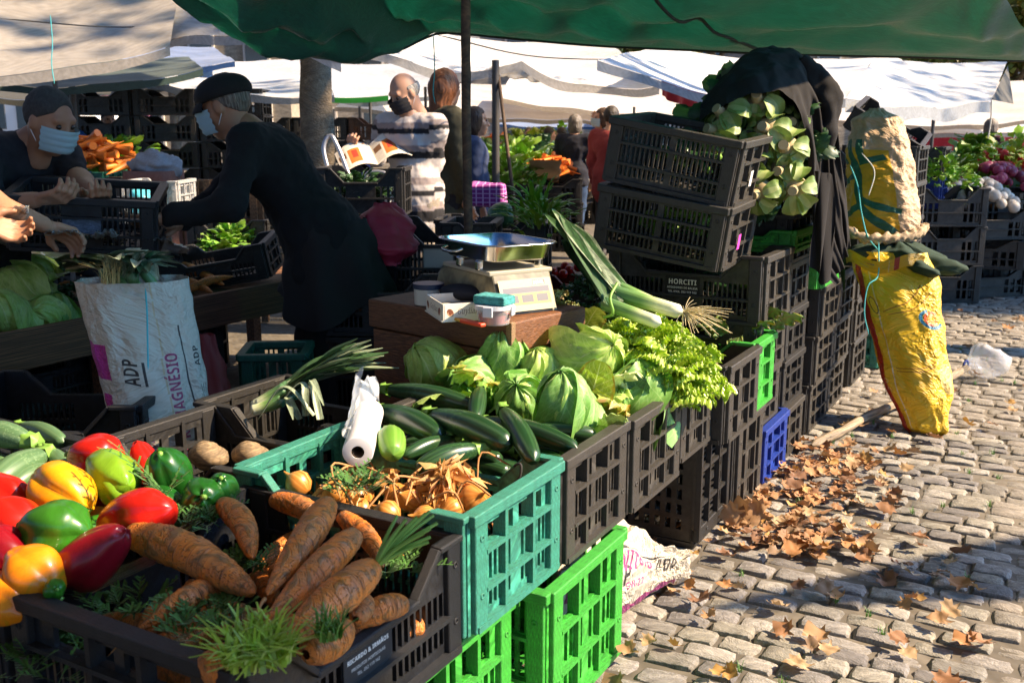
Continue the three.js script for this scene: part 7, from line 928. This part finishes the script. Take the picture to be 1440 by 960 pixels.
{ const wall = std([0.5, 0.44, 0.36], 0.9, { map: rep(T.stone, 6) }), glass = std([0.05, 0.06, 0.07], 0.15), trim = std([0.6, 0.56, 0.5], 0.8);
  for (const [px, w, lab, c] of [[F([-40.277, 2.016, -29.065]), 22, 'cream house with tall windows behind the left canopies', wall], [F([-24.01, 2.108, -45.339]), 34, 'long pale house behind the market', std([0.42, 0.4, 0.38], 0.9, { map: rep(T.stone, 6) })], [F([-0.967, 2.078, -56.019]), 26, 'pale house at the end of the aisle', wall]]) { const t = thing('house', lab, 'house', px, 0.51); part('wall', box(w, 8, 6, 0, 4, -3), c, t); const rf = new THREE.Shape(); rf.moveTo(-3.4, 0); rf.lineTo(3.4, 0); rf.lineTo(0, 2); rf.closePath(); part('roof', new THREE.ExtrudeGeometry(rf, { depth: w + 0.6, bevelEnabled: false }).rotateY(PI / 2).translate(-w / 2 - 0.3, 8, -3), std([0.3, 0.12, 0.07], 0.9), t); const n = Math.floor(w / 2.4); for (let i = 0; i < n; i++) for (const y of [1.5, 4.9]) { const f = part('window', box(1.15, 1.9, 0.12, -w / 2 + 1.4 + i * 2.4, y, 0.04), trim, t); part('pane', box(0.95, 1.7, 0.04, -w / 2 + 1.4 + i * 2.4, y, 0.1), glass, f); } }
  const v = thing('van', 'white van parked behind the carrot stall', 'van', F([-19.469, 1.516, -13.697]), 0.4); const bs = new THREE.Shape(); bs.moveTo(-2.4, 0.4); bs.lineTo(2.4, 0.4); bs.lineTo(2.45, 0.95); bs.lineTo(1.9, 1.2); bs.lineTo(1.3, 2.0); bs.lineTo(-2.4, 2.1); bs.closePath(); part('body', new THREE.ExtrudeGeometry(bs, { depth: 1.8, bevelEnabled: true, bevelSize: 0.05, bevelThickness: 0.05 }).translate(0, 0, -0.9), phys([0.75, 0.75, 0.74], 0.3, { clearcoat: 0.5 }), v); for (const x of [-1.5, 1.5]) for (const z of [-0.9, 0.9]) part('wheel', new THREE.CylinderGeometry(0.34, 0.34, 0.22, 20).rotateX(PI / 2).translate(x, 0.34, z), bootM, v); for (const [x, w] of [[0.75, 0.8], [-0.5, 1.2]]) part('side_window', box(w, 0.5, 0.03, x, 1.6, 0.955), glass, v); }
// ---------- fallen leaves ----------
{
  const out = (k) => { const s = new THREE.Shape(), pts = []; const L = [[-0.05, -1], [-0.16, -0.42], [-0.6, -0.6], [-0.62, -0.34], [-0.98, -0.16], [-0.74, 0.06], [-0.84, 0.46], [-0.54, 0.42], [-0.4, 0.62], [0, 1.0]]; for (const [x, y] of L) pts.push([x * (1 + 0.1 * nz(k, y * 3)), y]); for (let i = L.length - 2; i >= 0; i--) pts.push([-L[i][0] * (1 + 0.12 * nz(k + 4, L[i][1] * 3)), L[i][1]]); pts.forEach((p, i) => (i ? s.lineTo(...p) : s.moveTo(...p))); s.closePath(); const g0 = new THREE.ShapeGeometry(s).toNonIndexed(); let P = [...g0.attributes.position.array]; for (let n = 0; n < 2; n++) { const Q = []; for (let i = 0; i < P.length; i += 9) { const a = P.slice(i, i + 3), b = P.slice(i + 3, i + 6), c = P.slice(i + 6, i + 9), m = (p, q) => p.map((v, j) => (v + q[j]) / 2), ab = m(a, b), bc = m(b, c), ca = m(c, a); Q.push(...a, ...ab, ...ca, ...ab, ...b, ...bc, ...ca, ...bc, ...c, ...ab, ...bc, ...ca); } P = Q; }
    let g = new THREE.BufferGeometry(); g.setAttribute('position', new THREE.Float32BufferAttribute(P, 3)); g = mergeVertices(g, 1e-4); const p = g.attributes.position; for (let i = 0; i < p.count; i++) { const x = p.getX(i), y = p.getY(i), e = x * x + y * y; p.setXYZ(i, x, 0.3 * e * (0.5 + 1.2 * nz(k * 3)) + 0.3 * nz(x * 1.6 + k * 5, y * 1.6) + 0.2 * Math.abs(x), -y); } g.computeVertexNormals(); return g; };
  const geos = [0, 1, 2, 3, 4, 5].map((k) => out(k + 0.37)), mats = [[0.52, 0.3, 0.13], [0.42, 0.2, 0.08], [0.6, 0.4, 0.2], [0.3, 0.14, 0.06], [0.55, 0.25, 0.07], [0.6, 0.34, 0.08], [0.38, 0.24, 0.13]].map((c) => phys(c, 0.75, { transmission: 0.25, thickness: 0, map: rep(T.grime, 0.4), bumpMap: rep(T.crease, 0.3), bumpScale: 0.02 }));
  const cols = ['tan', 'brown', 'pale tan', 'dark brown', 'orange-brown', 'amber', 'dull brown'];
  const place = (x, z, y, s, tilt) => { const k = Math.floor(rnd() * 7), m = new THREE.Mesh(pick(geos), mats[k]); m.castShadow = m.receiveShadow = true; m.name = numbered('fallen_leaf'); m.position.set(x, y, z); m.rotation.set(rr(-tilt, tilt), rnd() * 6.28, rr(-tilt, tilt)); m.scale.setScalar(s); scene.add(m); return [m, k]; };
  const spots = []; for (let i = 0; i < 75; i++) spots.push([-0.93 + Math.abs(rr(-0.52, 0.52)) * 0.9, rr(-4.35, -3.05), 'in the drift along the crates']); for (let i = 0; i < 26; i++) spots.push([rr(-1.25, -0.85), rr(-3.1, -2.55), 'under the toppled crate']); for (let i = 0; i < 40; i++) { const a = rnd(); spots.push([lerp(-0.85, -0.1, a) + rr(-0.12, 0.12), lerp(-2.5, -3.4, rnd()) , 'scattered on the sunny cobbles']); } for (let i = 0; i < 30; i++) spots.push([rr(-0.9, 0), rr(-2.6, -1.95), 'on the cobbles past the white sack']); for (let i = 0; i < 34; i++) spots.push([rr(-0.9, -0.1), rr(-8, -4.5), 'on the cobbles beyond the yellow bag']);
  for (const [x, z, where] of spots) { const [m, k] = place(x, z, 0.012 + rnd() * 0.02, rr(0.024, 0.046), 0.5); tag(m, `${cols[k]} fallen plane leaf ${where}`, 'leaf', 'fallen leaves'); }
  for (const [p, s, r] of [[[-0.91, 0.055, -3.225], 0.05, [1.2, 0.4, 0.3]], [[-0.859, 0.05, -3.215], 0.06, [0.7, 1.4, 0.2]], [[-0.92, 0.06, -3.152], 0.05, [1.0, 2, 0.4]]]) { const [m, k] = place(p[0], p[2], p[1], s, 0); m.rotation.set(...r); tag(m, `large curled ${cols[k]} plane leaf against the crate corner`, 'leaf', 'large curled leaves'); }
  const lit = []; for (let i = 0; i < 150; i++) { const g = pick(geos).clone(), k = rr(0.6, 1.2); paintV(g, () => [k, k * rr(0.9, 1.1), k]); orient(g, -0.96 + Math.abs(rr(-0.36, 0.36)), rr(0.006, 0.02), rr(-4.3, -3.0), rr(-0.4, 0.4), rnd() * 6.28, rr(-0.4, 0.4), rr(0.016, 0.04)); lit.push(g); }
  const o = solo('leaf_litter', mergeGeometries(lit), phys([0.36, 0.18, 0.07], 0.8, { transmission: 0.2, vertexColors: true }), 'drift of small broken dead leaves along the crates', 'leaves'); o.userData.kind = 'stuff';
  for (let i = 0; i < 40; i++) { const g = solo('grass_tuft', i ? scene.getObjectByName('grass_tuft').geometry : blades(14, 0.012, 0.03, 0.003), G.mid, 'small grass tuft growing in the cobble joints', 'grass', 'grass tufts', [rr(-0.9, 0), 0, rr(-7, -2.2)]); g.rotation.y = rnd() * 6; }
}

renderer.render(scene, camera);
